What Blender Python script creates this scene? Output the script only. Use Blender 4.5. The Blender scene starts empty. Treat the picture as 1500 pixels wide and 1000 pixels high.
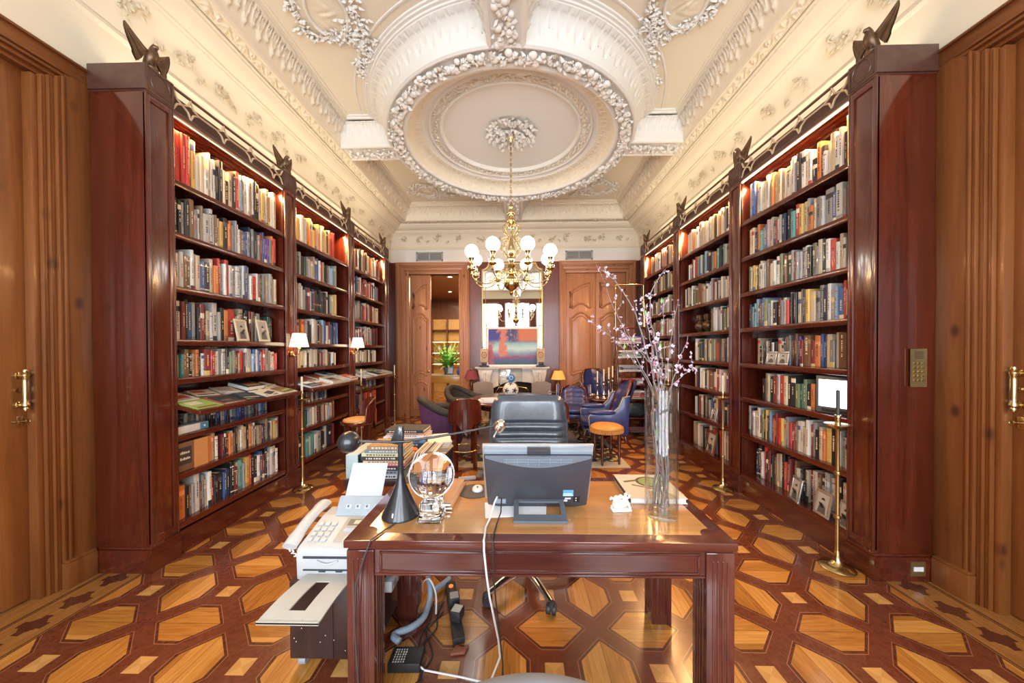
import bpy, bmesh, math, random
from mathutils import Vector, Matrix
PI = math.pi
RND = random.Random(7)
SC = bpy.context.scene
COL = SC.collection

# ---------------------------------------------------------------- mesh collector
class MB:
    """Collects shapes; build() links them as one mesh object."""
    def __init__(s):
        s.v = []; s.f = []; s.fm = []; s.fc = []; s.M = Matrix.Identity(4); s.mi = 0; s.c = None
    def at(s, x=0, y=0, z=0, rz=0, rx=0, ry=0, sc=1.0):
        s.M = Matrix.Translation((x, y, z)) @ Matrix.Rotation(rz, 4, 'Z') @ Matrix.Rotation(ry, 4, 'Y') @ Matrix.Rotation(rx, 4, 'X') @ Matrix.Scale(sc, 4)
        return s
    def add(s, vs, fs):
        b = len(s.v); M = s.M
        s.v.extend([tuple(M @ Vector(v)) for v in vs])
        for f in fs:
            s.f.append(tuple(b + i for i in f)); s.fm.append(s.mi); s.fc.append(s.c)
        return s
    def box(s, x0, x1, y0, y1, z0, z1, b=0.0):
        if x1 < x0: x0, x1 = x1, x0
        if y1 < y0: y0, y1 = y1, y0
        if z1 < z0: z0, z1 = z1, z0
        if b <= 0 or b * 2 >= min(x1 - x0, y1 - y0, z1 - z0):
            vs = [(x, y, z) for z in (z0, z1) for y in (y0, y1) for x in (x0, x1)]
            return s.add(vs, [(0, 2, 3, 1), (4, 5, 7, 6), (0, 1, 5, 4), (2, 6, 7, 3), (0, 4, 6, 2), (1, 3, 7, 5)])
        bm = bmesh.new()
        r = bmesh.ops.create_cube(bm, size=1)
        bmesh.ops.scale(bm, vec=(x1 - x0, y1 - y0, z1 - z0), verts=bm.verts)
        bmesh.ops.translate(bm, vec=((x0 + x1) / 2, (y0 + y1) / 2, (z0 + z1) / 2), verts=bm.verts)
        bmesh.ops.bevel(bm, geom=bm.edges[:], offset=b, segments=2, affect='EDGES', profile=.5)
        return s.bm(bm)
    def bm(s, bm):
        bm.verts.index_update()
        s.add([tuple(v.co) for v in bm.verts], [tuple(v.index for v in f.verts) for f in bm.faces]); bm.free()
        return s
    def lathe(s, prof, n=24, cap=True, arc=None, sx=1.0, sy=1.0):
        """prof [(r,z)]"""
        a0, a1 = arc if arc else (0, 2 * PI)
        full = arc is None
        m = n if full else n + 1
        vs = []
        for r, z in prof:
            for i in range(m):
                a = a0 + (a1 - a0) * i / n
                vs.append((r * math.cos(a) * sx, r * math.sin(a) * sy, z))
        fs = []
        for k in range(len(prof) - 1):
            for i in range(n):
                j = (i + 1) % m if full else i + 1
                fs.append((k * m + i, k * m + j, (k + 1) * m + j, (k + 1) * m + i))
        if cap and full:
            if prof[0][0] > 1e-6: fs.append(tuple(reversed(range(m))))
            if prof[-1][0] > 1e-6: fs.append(tuple((len(prof) - 1) * m + i for i in range(m)))
        return s.add(vs, fs)
    def cyl(s, r, z0, z1, n=20, r2=None):
        return s.lathe([(r, z0), (r if r2 is None else r2, z1)], n)
    def sph(s, r, cx=0, cy=0, cz=0, n=16, m=10, sz=1.0, sx=1.0, sy=1.0):
        vs = []; fs = []
        for k in range(m + 1):
            p = PI * k / m
            rr = math.sin(p) * r
            for i in range(n):
                a = 2 * PI * i / n
                vs.append((cx + rr * math.cos(a) * sx, cy + rr * math.sin(a) * sy, cz - math.cos(p) * r * sz))
        for k in range(m):
            for i in range(n):
                j = (i + 1) % n
                fs.append((k * n + i, k * n + j, (k + 1) * n + j, (k + 1) * n + i))
        return s.add(vs, fs)
    def ico(s, r, cx, cy, cz, sub=1, sz=1.0):
        bm = bmesh.new(); bmesh.ops.create_icosphere(bm, subdivisions=sub, radius=r)
        bmesh.ops.scale(bm, vec=(1, 1, sz), verts=bm.verts)
        bmesh.ops.translate(bm, vec=(cx, cy, cz), verts=bm.verts)
        return s.bm(bm)
    def tube(s, pts, r, n=8, closed=False, cap=True, flat=None):
        """sweep a circle (or flat=(w,h) ellipse) along pts; r may be a list"""
        P = [Vector(p) for p in pts]; N = len(P)
        rs = r if isinstance(r, (list, tuple)) else [r] * N
        vs = []; fs = []
        up = None
        for i in range(N):
            a = P[(i - 1) % N] if (closed or i > 0) else P[i]
            b = P[(i + 1) % N] if (closed or i < N - 1) else P[i]
            t = (b - a)
            if t.length < 1e-9: t = Vector((0, 0, 1))
            t.normalize()
            if up is None:
                up = Vector((0, 0, 1)) if abs(t.z) < .9 else Vector((1, 0, 0))
            sd = t.cross(up)
            if sd.length < 1e-6: sd = t.orthogonal()
            sd.normalize(); u2 = sd.cross(t).normalized(); up = u2
            for k in range(n):
                q = 2 * PI * k / n
                w, h = (1, 1) if flat is None else flat
                vs.append(tuple(P[i] + sd * (math.cos(q) * rs[i] * w) + u2 * (math.sin(q) * rs[i] * h)))
        L = N if closed else N - 1
        for i in range(L):
            j = (i + 1) % N
            for k in range(n):
                l = (k + 1) % n
                fs.append((i * n + k, i * n + l, j * n + l, j * n + k))
        if cap and not closed:
            fs.append(tuple(reversed(range(n)))); fs.append(tuple((N - 1) * n + k for k in range(n)))
        return s.add(vs, fs)
    def torus(s, R, r, cx=0, cy=0, cz=0, n=28, m=8, axis='Z'):
        pts = []
        for i in range(n):
            a = 2 * PI * i / n
            c, d = R * math.cos(a), R * math.sin(a)
            pts.append((cx + c, cy + d, cz) if axis == 'Z' else ((cx + c, cy, cz + d) if axis == 'Y' else (cx, cy + c, cz + d)))
        return s.tube(pts, r, m, closed=True)
    def prism(s, poly, d0, d1, axis='Z', b=0.0):
        """extrude a 2D polygon; axis Z: (x,y)->z, X: (y,z)->x, Y: (x,z)->y"""
        def mk(p, d):
            return (p[0], p[1], d) if axis == 'Z' else ((d, p[0], p[1]) if axis == 'X' else (p[0], d, p[1]))
        n = len(poly)
        bm = bmesh.new()
        vs = [bm.verts.new(mk(p, d0)) for p in poly] + [bm.verts.new(mk(p, d1)) for p in poly]
        bm.faces.new(vs[:n][::-1]); bm.faces.new(vs[n:])
        for i in range(n):
            j = (i + 1) % n
            bm.faces.new((vs[i], vs[j], vs[n + j], vs[n + i]))
        bmesh.ops.recalc_face_normals(bm, faces=bm.faces)
        if b: bmesh.ops.bevel(bm, geom=[e for e in bm.edges], offset=b, segments=2, affect='EDGES', profile=.5, clamp_overlap=True)
        return s.bm(bm)
    def grid(s, fn, nu, nv, closed_u=False, flip=False):
        vs = []; fs = []
        mu = nu if closed_u else nu + 1
        for j in range(nv + 1):
            for i in range(mu):
                vs.append(fn(i / nu, j / nv))
        for j in range(nv):
            for i in range(nu):
                k = (i + 1) % mu if closed_u else i + 1
                q = (j * mu + i, j * mu + k, (j + 1) * mu + k, (j + 1) * mu + i)
                fs.append(q[::-1] if flip else q)
        return s.add(vs, fs)
    def mesh(s, name, mats=None, smooth=True, ang=40):
        me = bpy.data.meshes.new(name)
        me.from_pydata(s.v, [], s.f)
        for m in (mats or []): me.materials.append(m)
        if any(s.fm): me.polygons.foreach_set('material_index', s.fm)
        if any(c is not None for c in s.fc):
            ca = me.color_attributes.new('Col', 'FLOAT_COLOR', 'CORNER')
            buf = []
            for p, c in zip(me.polygons, s.fc):
                c = c or (.5, .5, .5)
                buf.extend((c[0], c[1], c[2], 1.0) * p.loop_total)
            ca.data.foreach_set('color', buf)
        if smooth:
            me.shade_smooth()
            if ang < 180: me.set_sharp_from_angle(angle=math.radians(ang))
        me.update()
        return me
    def build(s, name, mats, parent=None, smooth=True, ang=40, loc=None, rz=0, fix=True):
        if not isinstance(mats, (list, tuple)): mats = [mats]
        me = s.mesh(name, mats, False)
        if fix:
            bm = bmesh.new(); bm.from_mesh(me)
            bmesh.ops.recalc_face_normals(bm, faces=bm.faces)
            bm.to_mesh(me); bm.free()
        if smooth:
            me.shade_smooth()
            if ang < 180: me.set_sharp_from_angle(angle=math.radians(ang))
        o = bpy.data.objects.new(name, me); COL.objects.link(o)
        if parent is not None: o.parent = parent
        if loc is not None: o.location = loc
        if rz: o.rotation_euler.z = rz
        return o

def tag(o, label=None, cat=None, group=None, kind=None):
    if label: o['label'] = label
    if cat: o['category'] = cat
    if group: o['group'] = group
    if kind: o['kind'] = kind
    return o
def empty(name, loc=(0, 0, 0), rz=0, label=None, cat=None, group=None, kind=None):
    o = bpy.data.objects.new(name, None); COL.objects.link(o)
    o.empty_display_size = .1
    o.location = loc; o.rotation_euler = (0, 0, rz)
    return tag(o, label, cat, group, kind)
def copy_tree(o, parent=None):
    c = o.copy(); COL.objects.link(c)
    if parent is not None:
        c.parent = parent
    for ch in list(o.children): copy_tree(ch, c)
    return c
def dup(o, loc, rz=0, label=None):
    c = copy_tree(o); c.location = loc; c.rotation_euler = (0, 0, rz)
    if label: c['label'] = label
    return c
def struct(o): o['kind'] = 'structure'; return o

# ---------------------------------------------------------------- materials
class NT:
    def __init__(s, name):
        s.m = bpy.data.materials.new(name); s.m.use_nodes = True
        s.t = s.m.node_tree; s.t.nodes.clear()
        s.out = s.n('ShaderNodeOutputMaterial')
        s.b = s.n('ShaderNodeBsdfPrincipled'); s.l(s.b.outputs[0], s.out.inputs[0])
    def n(s, t, **k):
        x = s.t.nodes.new(t)
        for a, v in k.items(): setattr(x, a, v)
        return x
    def l(s, a, b): s.t.links.new(a, b)
    def put(s, sock, v):
        if hasattr(v, 'is_linked') or isinstance(v, bpy.types.NodeSocket): s.l(v, sock)
        elif isinstance(v, (tuple, list)): sock.default_value = tuple(v) + ((1,) if len(v) == 3 and sock.type == 'RGBA' else ())
        else: sock.default_value = v
    def math(s, op, a, b=0, c=0, clamp=False):
        x = s.n('ShaderNodeMath', operation=op); x.use_clamp = clamp
        s.put(x.inputs[0], a); s.put(x.inputs[1], b)
        if len(x.inputs) > 2: s.put(x.inputs[2], c)
        return x.outputs[0]
    def mix(s, f, a, b, mode='MIX'):
        x = s.n('ShaderNodeMix', data_type='RGBA', blend_type=mode)
        s.put(x.inputs[0], f); s.put(x.inputs[6], a); s.put(x.inputs[7], b)
        return x.outputs[2]
    def obj(s): return s.n('ShaderNodeTexCoord').outputs['Object']
    def pos(s): return s.n('ShaderNodeNewGeometry').outputs['Position']
    def scale(s, v, sc, loc=(0, 0, 0), rot=(0, 0, 0)):
        x = s.n('ShaderNodeMapping'); s.l(v, x.inputs[0]); x.inputs[3].default_value = sc; x.inputs[1].default_value = loc; x.inputs[2].default_value = rot
        return x.outputs[0]
    def noise(s, v, sc=5, det=3, rough=.5, dist=0, out=0):
        x = s.n('ShaderNodeTexNoise'); s.l(v, x.inputs['Vector']); x.inputs['Scale'].default_value = sc
        x.inputs['Detail'].default_value = det; x.inputs['Roughness'].default_value = rough; x.inputs['Distortion'].default_value = dist
        return x.outputs[out]
    def ramp(s, f, stops):
        x = s.n('ShaderNodeValToRGB'); s.l(f, x.inputs[0]); e = x.color_ramp.elements
        while len(e) < len(stops): e.new(.5)
        for i, (p, c) in enumerate(stops):
            e[i].position = p; e[i].color = tuple(c) + (1,) if len(c) == 3 else c
        return x.outputs[0]
    def bump(s, h, st=.3, d=.01):
        x = s.n('ShaderNodeBump'); s.l(h, x.inputs['Height']); x.inputs['Strength'].default_value = st; x.inputs['Distance'].default_value = d
        s.l(x.outputs[0], s.b.inputs['Normal'])
    def set(s, **k):
        for a, v in k.items(): s.put(s.b.inputs[a.replace('_', ' ')], v)
        return s
MATS = {}
def plain(name, col, rough=.5, metal=0, spec=.5, coat=0, var=0.06, sc=8, bump=0):
    if name in MATS: return MATS[name]
    t = NT(name)
    n = t.noise(t.obj(), sc, 3)
    lo = tuple(c * (1 - var) for c in col); hi = tuple(min(1, c * (1 + var)) for c in col)
    t.set(Base_Color=t.ramp(n, [(.3, lo), (.7, hi)]), Roughness=rough, Metallic=metal, Coat_Weight=coat)
    t.b.inputs['Specular IOR Level'].default_value = spec
    t.b.inputs['Coat Roughness'].default_value = .08
    if bump: t.bump(t.noise(t.obj(), sc * 10, 2), bump, .002)
    MATS[name] = t.m
    return t.m
def wood(name, c0, c1, axis='Z', rough=.25, coat=.4, knots=None, sc=1.0, spec=.5):
    t = NT(name)
    st = {'Z': (14, 14, .9), 'X': (.9, 14, 14), 'Y': (14, .9, 14)}[axis]
    v = t.scale(t.obj(), tuple(q * sc for q in st))
    n = t.noise(v, 1.0, 6, .6, .6)
    n2 = t.noise(t.scale(t.obj(), tuple(q * sc * 6 for q in st)), 1.0, 3, .6)
    f = t.math('ADD', t.math('MULTIPLY', n, .75), t.math('MULTIPLY', n2, .25))
    col = t.ramp(f, [(.32, c0), (.68, c1)])
    if knots:
        vo = t.n('ShaderNodeTexVoronoi'); ks = {'Z': (1, 1, .55), 'X': (.55, 1, 1), 'Y': (1, .55, 1)}[axis]
        w = t.n('ShaderNodeMapping'); t.l(t.obj(), w.inputs[0]); w.inputs[3].default_value = tuple(q * 5.0 for q in ks)
        t.l(w.outputs[0], vo.inputs['Vector']); vo.inputs['Scale'].default_value = 1.0
        k = t.ramp(vo.outputs[0], [(.05, (1, 1, 1)), (.15, (0, 0, 0))])
        col = t.mix(k, col, knots)
    t.set(Base_Color=col, Roughness=rough, Coat_Weight=coat)
    t.b.inputs['Coat Roughness'].default_value = .1
    t.b.inputs['Specular IOR Level'].default_value = spec
    t.bump(f, .04, .002)
    MATS[name] = t.m
    return t.m
def emis(name, col, st):
    t = NT(name); t.set(Base_Color=(0, 0, 0), Emission_Color=col, Emission_Strength=st); MATS[name] = t.m
    return t.m
def glass(name, col=(1, 1, 1), ior=1.45, rough=0.0):
    t = NT(name); t.set(Base_Color=col, Roughness=rough, IOR=ior, Transmission_Weight=1.0); MATS[name] = t.m
    return t.m
def thin_glass(name, col=(.97, .985, .975), k=1.0, rough=.02):
    t = NT(name); t.t.nodes.remove(t.b)
    tr = t.n('ShaderNodeBsdfTransparent'); tr.inputs[0].default_value = col + (1,)
    gl = t.n('ShaderNodeBsdfGlossy'); gl.inputs['Roughness'].default_value = rough
    lw = t.n('ShaderNodeLayerWeight'); lw.inputs[0].default_value = .5
    fr = t.math('ADD', .05, t.math('MULTIPLY', t.math('POWER', lw.outputs[1], 3), .9))
    mx = t.n('ShaderNodeMixShader'); t.l(t.math('MULTIPLY', fr, k, clamp=True), mx.inputs[0]); t.l(tr.outputs[0], mx.inputs[1]); t.l(gl.outputs[0], mx.inputs[2])
    t.l(mx.outputs[0], t.out.inputs[0]); MATS[name] = t.m
    return t.m
def vcol(name, rough=.5, coat=0, text=False, spec=.4):
    """colour from the mesh's own colour layer (one colour per cover, page block, label)"""
    t = NT(name)
    a = t.n('ShaderNodeVertexColor', layer_name='Col')
    c = a.outputs[0]
    n = t.noise(t.obj(), 60, 2)
    c2 = t.mix(.12, c, n, 'OVERLAY')
    t.set(Base_Color=c2, Roughness=rough, Coat_Weight=coat)
    t.b.inputs['Specular IOR Level'].default_value = spec
    MATS[name] = t.m
    return t.m

MAH0, MAH1 = (.042, .0065, .0035), (.118, .0195, .0075)
mahV = wood('mahogany_upright', MAH0, MAH1, 'Z', .2, .65)
mahX = wood('mahogany_along_x', MAH0, MAH1, 'X', .22, .5)
mahY = wood('mahogany_along_y', MAH0, MAH1, 'Y', .22, .5)
capM = wood('mahogany_cap', (.055, .022, .014), (.105, .045, .03), 'Y', .4, .15)
PIN0, PIN1 = (.125, .037, .008), (.235, .079, .019)
wainM = wood('mahogany_wall', (.085, .015, .008), (.165, .034, .015), 'Z', .3, .15)
pineV = wood('knotty_pine_upright', PIN0, PIN1, 'Z', .38, .15, (.07, .02, .008))
pineY = wood('knotty_pine_along_y', PIN0, PIN1, 'Y', .38, .15, (.07, .02, .008))
pineX = wood('knotty_pine_along_x', PIN0, PIN1, 'X', .38, .15, (.07, .02, .008))
FIN0, FIN1 = (.30, .118, .050), (.47, .215, .105)
fpV = wood('pale_pine_upright', FIN0, FIN1, 'Z', .4, .1, (.13, .045, .02))
fpX = wood('pale_pine_along_x', FIN0, FIN1, 'X', .4, .1, (.13, .045, .02))
brass = plain('brass', (.62, .47, .22), .2, 1.0, var=.08)
brassd = plain('aged_brass', (.47, .33, .13), .3, 1.0, var=.12)
gilt = plain('gilt', (.72, .52, .22), .35, 1.0)
chrome = plain('chrome', (.80, .80, .80), .16, 1.0)
bronze = plain('bronze', (.13, .075, .04), .42, .7, var=.25, sc=30)
blackm = plain('black_enamel', (.016, .018, .022), .28, 0, coat=.3)
blackp = plain('black_plastic', (.018, .018, .02), .45)
greyp = plain('grey_plastic', (.30, .31, .33), .5)
whitep = plain('white_plastic', (.72, .73, .74), .4)
leather = plain('black_leather_sheen_tint', (.048, .062, .082), .30, 0, spec=.8, coat=.35, var=.2, sc=25, bump=.1)  # blue-grey lift in the base colour paints the window reflection onto black leather
paper = plain('paper', (.82, .83, .86), .8)
crystal = glass('crystal', (1, 1, 1), 1.5)
thin = thin_glass('thin_clear_glass')
clear = glass('clear_glass', (.97, .99, .98), 1.45)
def plaster_mat(name, c, ornament=0):
    t = NT(name)
    n = t.noise(t.pos(), 1.2, 3)
    t.set(Base_Color=t.ramp(n, [(.3, tuple(q * .96 for q in c)), (.7, c)]), Roughness=.62)
    h = t.noise(t.pos(), 40, 3)
    if ornament:
        vo = t.n('ShaderNodeTexVoronoi', feature='SMOOTH_F1'); t.l(t.pos(), vo.inputs['Vector']); vo.inputs['Scale'].default_value = 24
        n2 = t.noise(t.pos(), 15, 2, .5, 1.5)
        h = t.math('ADD', t.math('MULTIPLY', vo.outputs[0], -1.2), n2)
        t.bump(h, ornament, .03)
    else:
        t.bump(h, .02, .002)
    return t.m
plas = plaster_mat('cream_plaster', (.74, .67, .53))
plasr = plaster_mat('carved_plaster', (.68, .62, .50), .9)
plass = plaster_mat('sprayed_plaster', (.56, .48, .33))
plasw = plaster_mat('pale_plaster', (.73, .71, .66))
bookm = vcol('printed_cover', .45, .15)
matte = vcol('matte_colours', .6)
# ---------------------------------------------------------------- camera
H0 = 1.5
yaw, pitch, roll = -.0217, .0099, -.0043
cY, sY = math.cos(yaw), math.sin(yaw); cp, sp = math.cos(pitch), math.sin(pitch); cr, sr = math.cos(roll), math.sin(roll)
Yw = Matrix(((cY, -sY, 0), (sY, cY, 0), (0, 0, 1))); Bw = Matrix(((1, 0, 0), (0, 0, -1), (0, 1, 0)))
Pw = Matrix(((1, 0, 0), (0, cp, -sp), (0, sp, cp))); Qw = Matrix(((cr, -sr, 0), (sr, cr, 0), (0, 0, 1)))
Mw = Qw @ Pw @ Bw @ Yw
cd = bpy.data.cameras.new('camera'); cam = bpy.data.objects.new('camera', cd); COL.objects.link(cam)
X, Yv, Z = Mw[0], Mw[1], Mw[2]
cam.matrix_world = Matrix(((X[0], -Yv[0], -Z[0], 0), (X[1], -Yv[1], -Z[1], 0), (X[2], -Yv[2], -Z[2], H0), (0, 0, 0, 1)))
cd.sensor_width = 36; cd.lens = 498.69 / 1500 * 36; cd.shift_y = 16.73 / 1500; cd.clip_start = .05; cd.clip_end = 100
SC.camera = cam

# ---------------------------------------------------------------- room numbers (metres)
XL, XR = -2.88, 2.66            # side walls
FL, FR = -2.492, 2.287          # bookcase fronts
XC = -.105
YB = 7.6                        # fireplace wall
YF = -2.3                       # window wall behind
BY = [2.237 + 1.343 * k for k in range(4)]  # pilaster starts
PW = .177
BT = 3.42                       # bookcase height
Z1, Z2 = 4.2, 4.5
RC = (XC, 4.63)

# ---------------------------------------------------------------- floor
def floor_mat():
    t = NT('parquet_floor')
    p = t.pos(); sx = t.n('ShaderNodeSeparateXYZ'); t.l(p, sx.inputs[0])
    A = .4955
    ux = t.math('DIVIDE', t.math('SUBTRACT', sx.outputs[0], -.088), A)
    uy = t.math('DIVIDE', t.math('SUBTRACT', sx.outputs[1], 1.823), A)
    fx = t.math('SUBTRACT', t.math('FRACT', ux), .5); fy = t.math('SUBTRACT', t.math('FRACT', uy), .5)
    ax = t.math('ABSOLUTE', fx); ay = t.math('ABSOLUTE', fy)
    m = t.math('MAXIMUM', ax, ay); d = t.math('ABSOLUTE', t.math('SUBTRACT', ax, ay))
    C, Wd, S = .27, .155, .09
    sd = t.math('MAXIMUM', t.math('SUBTRACT', C, m), t.math('SUBTRACT', Wd, d))   # <0 inside hexagon
    hexm = t.math('LESS_THAN', sd, 0)
    sq = t.math('LESS_THAN', m, S)
    inl = t.math('MULTIPLY', t.math('GREATER_THAN', sd, .034), t.math('LESS_THAN', sd, .043))
    inl = t.math('MULTIPLY', inl, t.math('GREATER_THAN', m, S + .03))
    edge = t.math('LESS_THAN', sd, .034)
    vert = t.math('GREATER_THAN', ax, ay)
    # grain direction
    gx = t.n('ShaderNodeMapping'); t.l(p, gx.inputs[0]); gx.inputs[3].default_value = (6, 70, 1)
    gy = t.n('ShaderNodeMapping'); t.l(p, gy.inputs[0]); gy.inputs[3].default_value = (70, 6, 1)
    nx = t.noise(gx.outputs[0], 1, 5, .6, .8); ny = t.noise(gy.outputs[0], 1, 5, .6, .8)
    gr = t.math('ADD', t.math('MULTIPLY', vert, ny), t.math('MULTIPLY', t.math('SUBTRACT', 1, vert), nx))
    # plank tone: strips across the hexagon
    cr_ = t.math('ADD', t.math('MULTIPLY', vert, ux), t.math('MULTIPLY', t.math('SUBTRACT', 1, vert), uy))
    al_ = t.math('ADD', t.math('MULTIPLY', vert, uy), t.math('MULTIPLY', t.math('SUBTRACT', 1, vert), ux))
    strip = t.math('MULTIPLY', cr_, 6.0)
    cv = t.n('ShaderNodeCombineXYZ'); t.l(t.math('FLOOR', strip), cv.inputs[0]); t.l(t.math('FLOOR', t.math('ADD', al_, .0)), cv.inputs[1]); t.l(vert, cv.inputs[2])
    wn = t.n('ShaderNodeTexWhiteNoise', noise_dimensions='3D'); t.l(cv.outputs[0], wn.inputs[0])
    oak = t.ramp(t.math('ADD', t.math('MULTIPLY', gr, .65), t.math('MULTIPLY', wn.outputs[0], .35)),
                 [(.25, (.27, .098, .016)), (.5, (.44, .185, .034)), (.78, (.62, .31, .075))])
    seam = t.math('LESS_THAN', t.math('FRACT', strip), .025)
    oak = t.mix(t.math('MULTIPLY', seam, .55), oak, (.12, .04, .01))
    # dark bands
    bn = t.noise(t.scale(p, (30, 30, 1)), 1, 4, .6, 1.0)
    dark = t.ramp(bn, [(.3, (.062, .016, .008)), (.7, (.13, .036, .016))])
    dark2 = t.ramp(bn, [(.3, (.10, .024, .011)), (.7, (.17, .046, .02))])
    band = t.mix(edge, dark2, dark)
    band = t.mix(t.math('MULTIPLY', inl, .8), band, (.36, .15, .06))
    # small square: four triangles
    tri = t.math('MULTIPLY', vert, .35)
    sqc = t.mix(tri, (.56, .30, .09), (.34, .15, .04))
    col = t.mix(hexm, band, oak); col = t.mix(sq, col, sqc)
    # panel seams
    ps = t.math('GREATER_THAN', m, .4965)
    col = t.mix(t.math('MULTIPLY', ps, .5), col, (.08, .025, .01))
    # border beside the doorways
    bx = t.math('ABSOLUTE', t.math('SUBTRACT', sx.outputs[0], XC))
    inb = t.math('GREATER_THAN', bx, 2.43)
    gb = t.ramp(ny, [(.25, (.21, .085, .02)), (.75, (.38, .17, .045))])
    by = t.math('SUBTRACT', t.math('FRACT', t.math('DIVIDE', t.math('SUBTRACT', sx.outputs[1], 1.985), .19)), .5)
    qy = t.math('MULTIPLY', t.math('ABSOLUTE', by), .19); qy = t.math('SUBTRACT', .095, qy)
    qx = t.math('ABSOLUTE', t.math('SUBTRACT', bx, 2.57))
    q1 = t.math('LESS_THAN', t.math('MAXIMUM', qx, qy), .045)
    q2 = t.math('MULTIPLY', t.math('LESS_THAN', qx, .022), t.math('LESS_THAN', qy, .072))
    q3 = t.math('MULTIPLY', t.math('LESS_THAN', qy, .022), t.math('LESS_THAN', qx, .072))
    # notch the corners of the block to a quatrefoil
    nc = t.math('LESS_THAN', t.math('ADD', t.math('POWER', t.math('SUBTRACT', qx, .05), 2), t.math('POWER', t.math('SUBTRACT', qy, .05), 2)), .00045)
    q = t.math('MAXIMUM', t.math('MULTIPLY', q1, t.math('SUBTRACT', 1, nc)), t.math('MAXIMUM', q2, q3))
    gb = t.mix(q, gb, (.085, .022, .012))
    def line(x0, x1): return t.math('MULTIPLY', t.math('GREATER_THAN', bx, x0), t.math('LESS_THAN', bx, x1))
    for a, b in ((2.43, 2.437), (2.444, 2.452), (2.685, 2.693), (2.70, 2.71)):
        gb = t.mix(line(a, b), gb, (.05, .014, .008))
    nearm = t.math('LESS_THAN', sx.outputs[1], 2.3)
    col = t.mix(t.math('MULTIPLY', inb, nearm), col, gb)
    rn = t.noise(p, 6, 3)
    t.set(Base_Color=col, Roughness=t.math('ADD', .16, t.math('MULTIPLY', rn, .14)), Coat_Weight=.35)
    t.b.inputs['Coat Roughness'].default_value = .12
    t.bump(t.math('ADD', t.math('MULTIPLY', gr, .4), t.math('MULTIPLY', rn, 1.0)), .05, .004)
    return t.m
m = MB(); m.box(-6, 5, YF - .2, 14, -.12, 0)
struct(m.build('floor', floor_mat(), smooth=False))

# ---------------------------------------------------------------- ceiling
ceiling = empty('ceiling', (0, 0, 0)); struct(ceiling)
m = MB(); n = 72; R0 = 1.62
ang = [2 * PI * i / n for i in range(n)]
inner = [(RC[0] + R0 * math.cos(a), RC[1] + R0 * math.sin(a), Z2) for a in ang]
def rect_hit(a):
    dx, dy = math.cos(a), math.sin(a); ts = []
    for X_, c, d in ((XL, RC[0], dx), (XR, RC[0], dx), (YF, RC[1], dy), (YB, RC[1], dy)):
        if abs(d) > 1e-9 and (X_ - c) / d > 0: ts.append((X_ - c) / d)
    t_ = min(ts); return (RC[0] + dx * t_, RC[1] + dy * t_, Z2)
outer = [rect_hit(a) for a in ang]
m.add(inner + outer, [(i, (i + 1) % n, n + (i + 1) % n, n + i) for i in range(n)])
for cx_ in (XL, XR):
    for cy_ in (YF, YB):
        k = min(range(n), key=lambda i: (outer[i][0] - cx_) ** 2 + (outer[i][1] - cy_) ** 2)
        a0 = math.atan2(cy_ - RC[1], cx_ - RC[0]) % (2 * PI); i0 = int(a0 / (2 * PI) * n)
        m.add([outer[i0], outer[(i0 + 1) % n], (cx_, cy_, Z2)], [(0, 1, 2)])
m.build('flat_panel', plas, ceiling, smooth=False)
m = MB(); m.box(XL - .4, XR + .4, YF - .3, YB + .3, 4.9, 5.0); m.build('upper_slab', plas, ceiling, smooth=False)

def acanthus(s, q, per=.085, amp=.013):
    """raised leaf loops at arc position s, 0..1 across the cove"""
    u = (s / per) % 1.0; k = int(s / per) % 2
    a = abs(u - .5) * 2
    if q < .26: return 0
    t_ = (q - .26) / .74
    w = .30 + .52 * min(1, t_ * 1.8) if k == 0 else .22 + .40 * min(1, t_ * 1.8)
    low = .0 if k == 0 else .18
    if t_ < low: return 0
    h = math.exp(-((a - w * .82) / .17) ** 2) * .85 + math.exp(-(a / .16) ** 2) * .6
    h += .35 * max(0, math.sin(t_ * 30 + a * 6)) * (a < w) + .3 * (a < w)
    h += 1.0 * math.exp(-((t_ - low - .06) / .06) ** 2 - (a / .35) ** 2) + .7 * math.exp(-((t_ - .88) / .07) ** 2) * (a < w)
    return amp * h * min(1, (1 - q) / .06) * (1 if a < w + .25 else .2)
def scroll(s, q, per=.19, amp=.024):
    """running leaf scroll"""
    u = s / per * 2 * PI
    c = .5 + .24 * math.sin(u)
    h = amp * .7 * math.exp(-((q - c) / .075) ** 2)
    for k, o in ((1, .25), (-1, .75)):
        ph = ((s / per - o + .5) % 1.0) - .5
        dy = q - (.5 - .16 * k); r = math.hypot(ph * 1.9, dy * 1.15); an = math.atan2(dy, ph)
        h = max(h, amp * (.55 + .45 * math.cos(an * 5)) * math.exp(-((r - .17) / .09) ** 2), amp * 1.2 * math.exp(-(r / .07) ** 2))
    h += amp * .35 * max(0, math.sin(s * 210 + q * 9) * math.sin(q * 34 + s * 60))
    return h * min(1, q / .1) * min(1, (1 - q) / .1)
RAIL = [(0, 3.74), (.012, 3.745), (.022, 3.765), (.012, 3.785), (.012, 3.80)]
FRZ = [(.015, 3.80), (.022, 3.86), (.038, 3.93), (.065, 3.99), (.105, 4.035), (.15, 4.068)]
MO1 = [(.15, 4.068), (.165, 4.066), (.172, 4.082), (.188, 4.086), (.192, 4.103), (.205, 4.104)]
COV = [(.205, 4.104), (.25, 4.115), (.29, 4.138), (.32, 4.17)]
MO2 = [(.32, 4.17), (.338, 4.168), (.343, 4.186), (.358, 4.186), (.362, 4.2)]
REL = [(.362 + .128 * i / 16, 4.205) for i in range(17)]
MO3 = [(.49, 4.2), (.495, 4.19), (.512, 4.188), (.52, 4.198), (.528, 4.215)]
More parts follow.
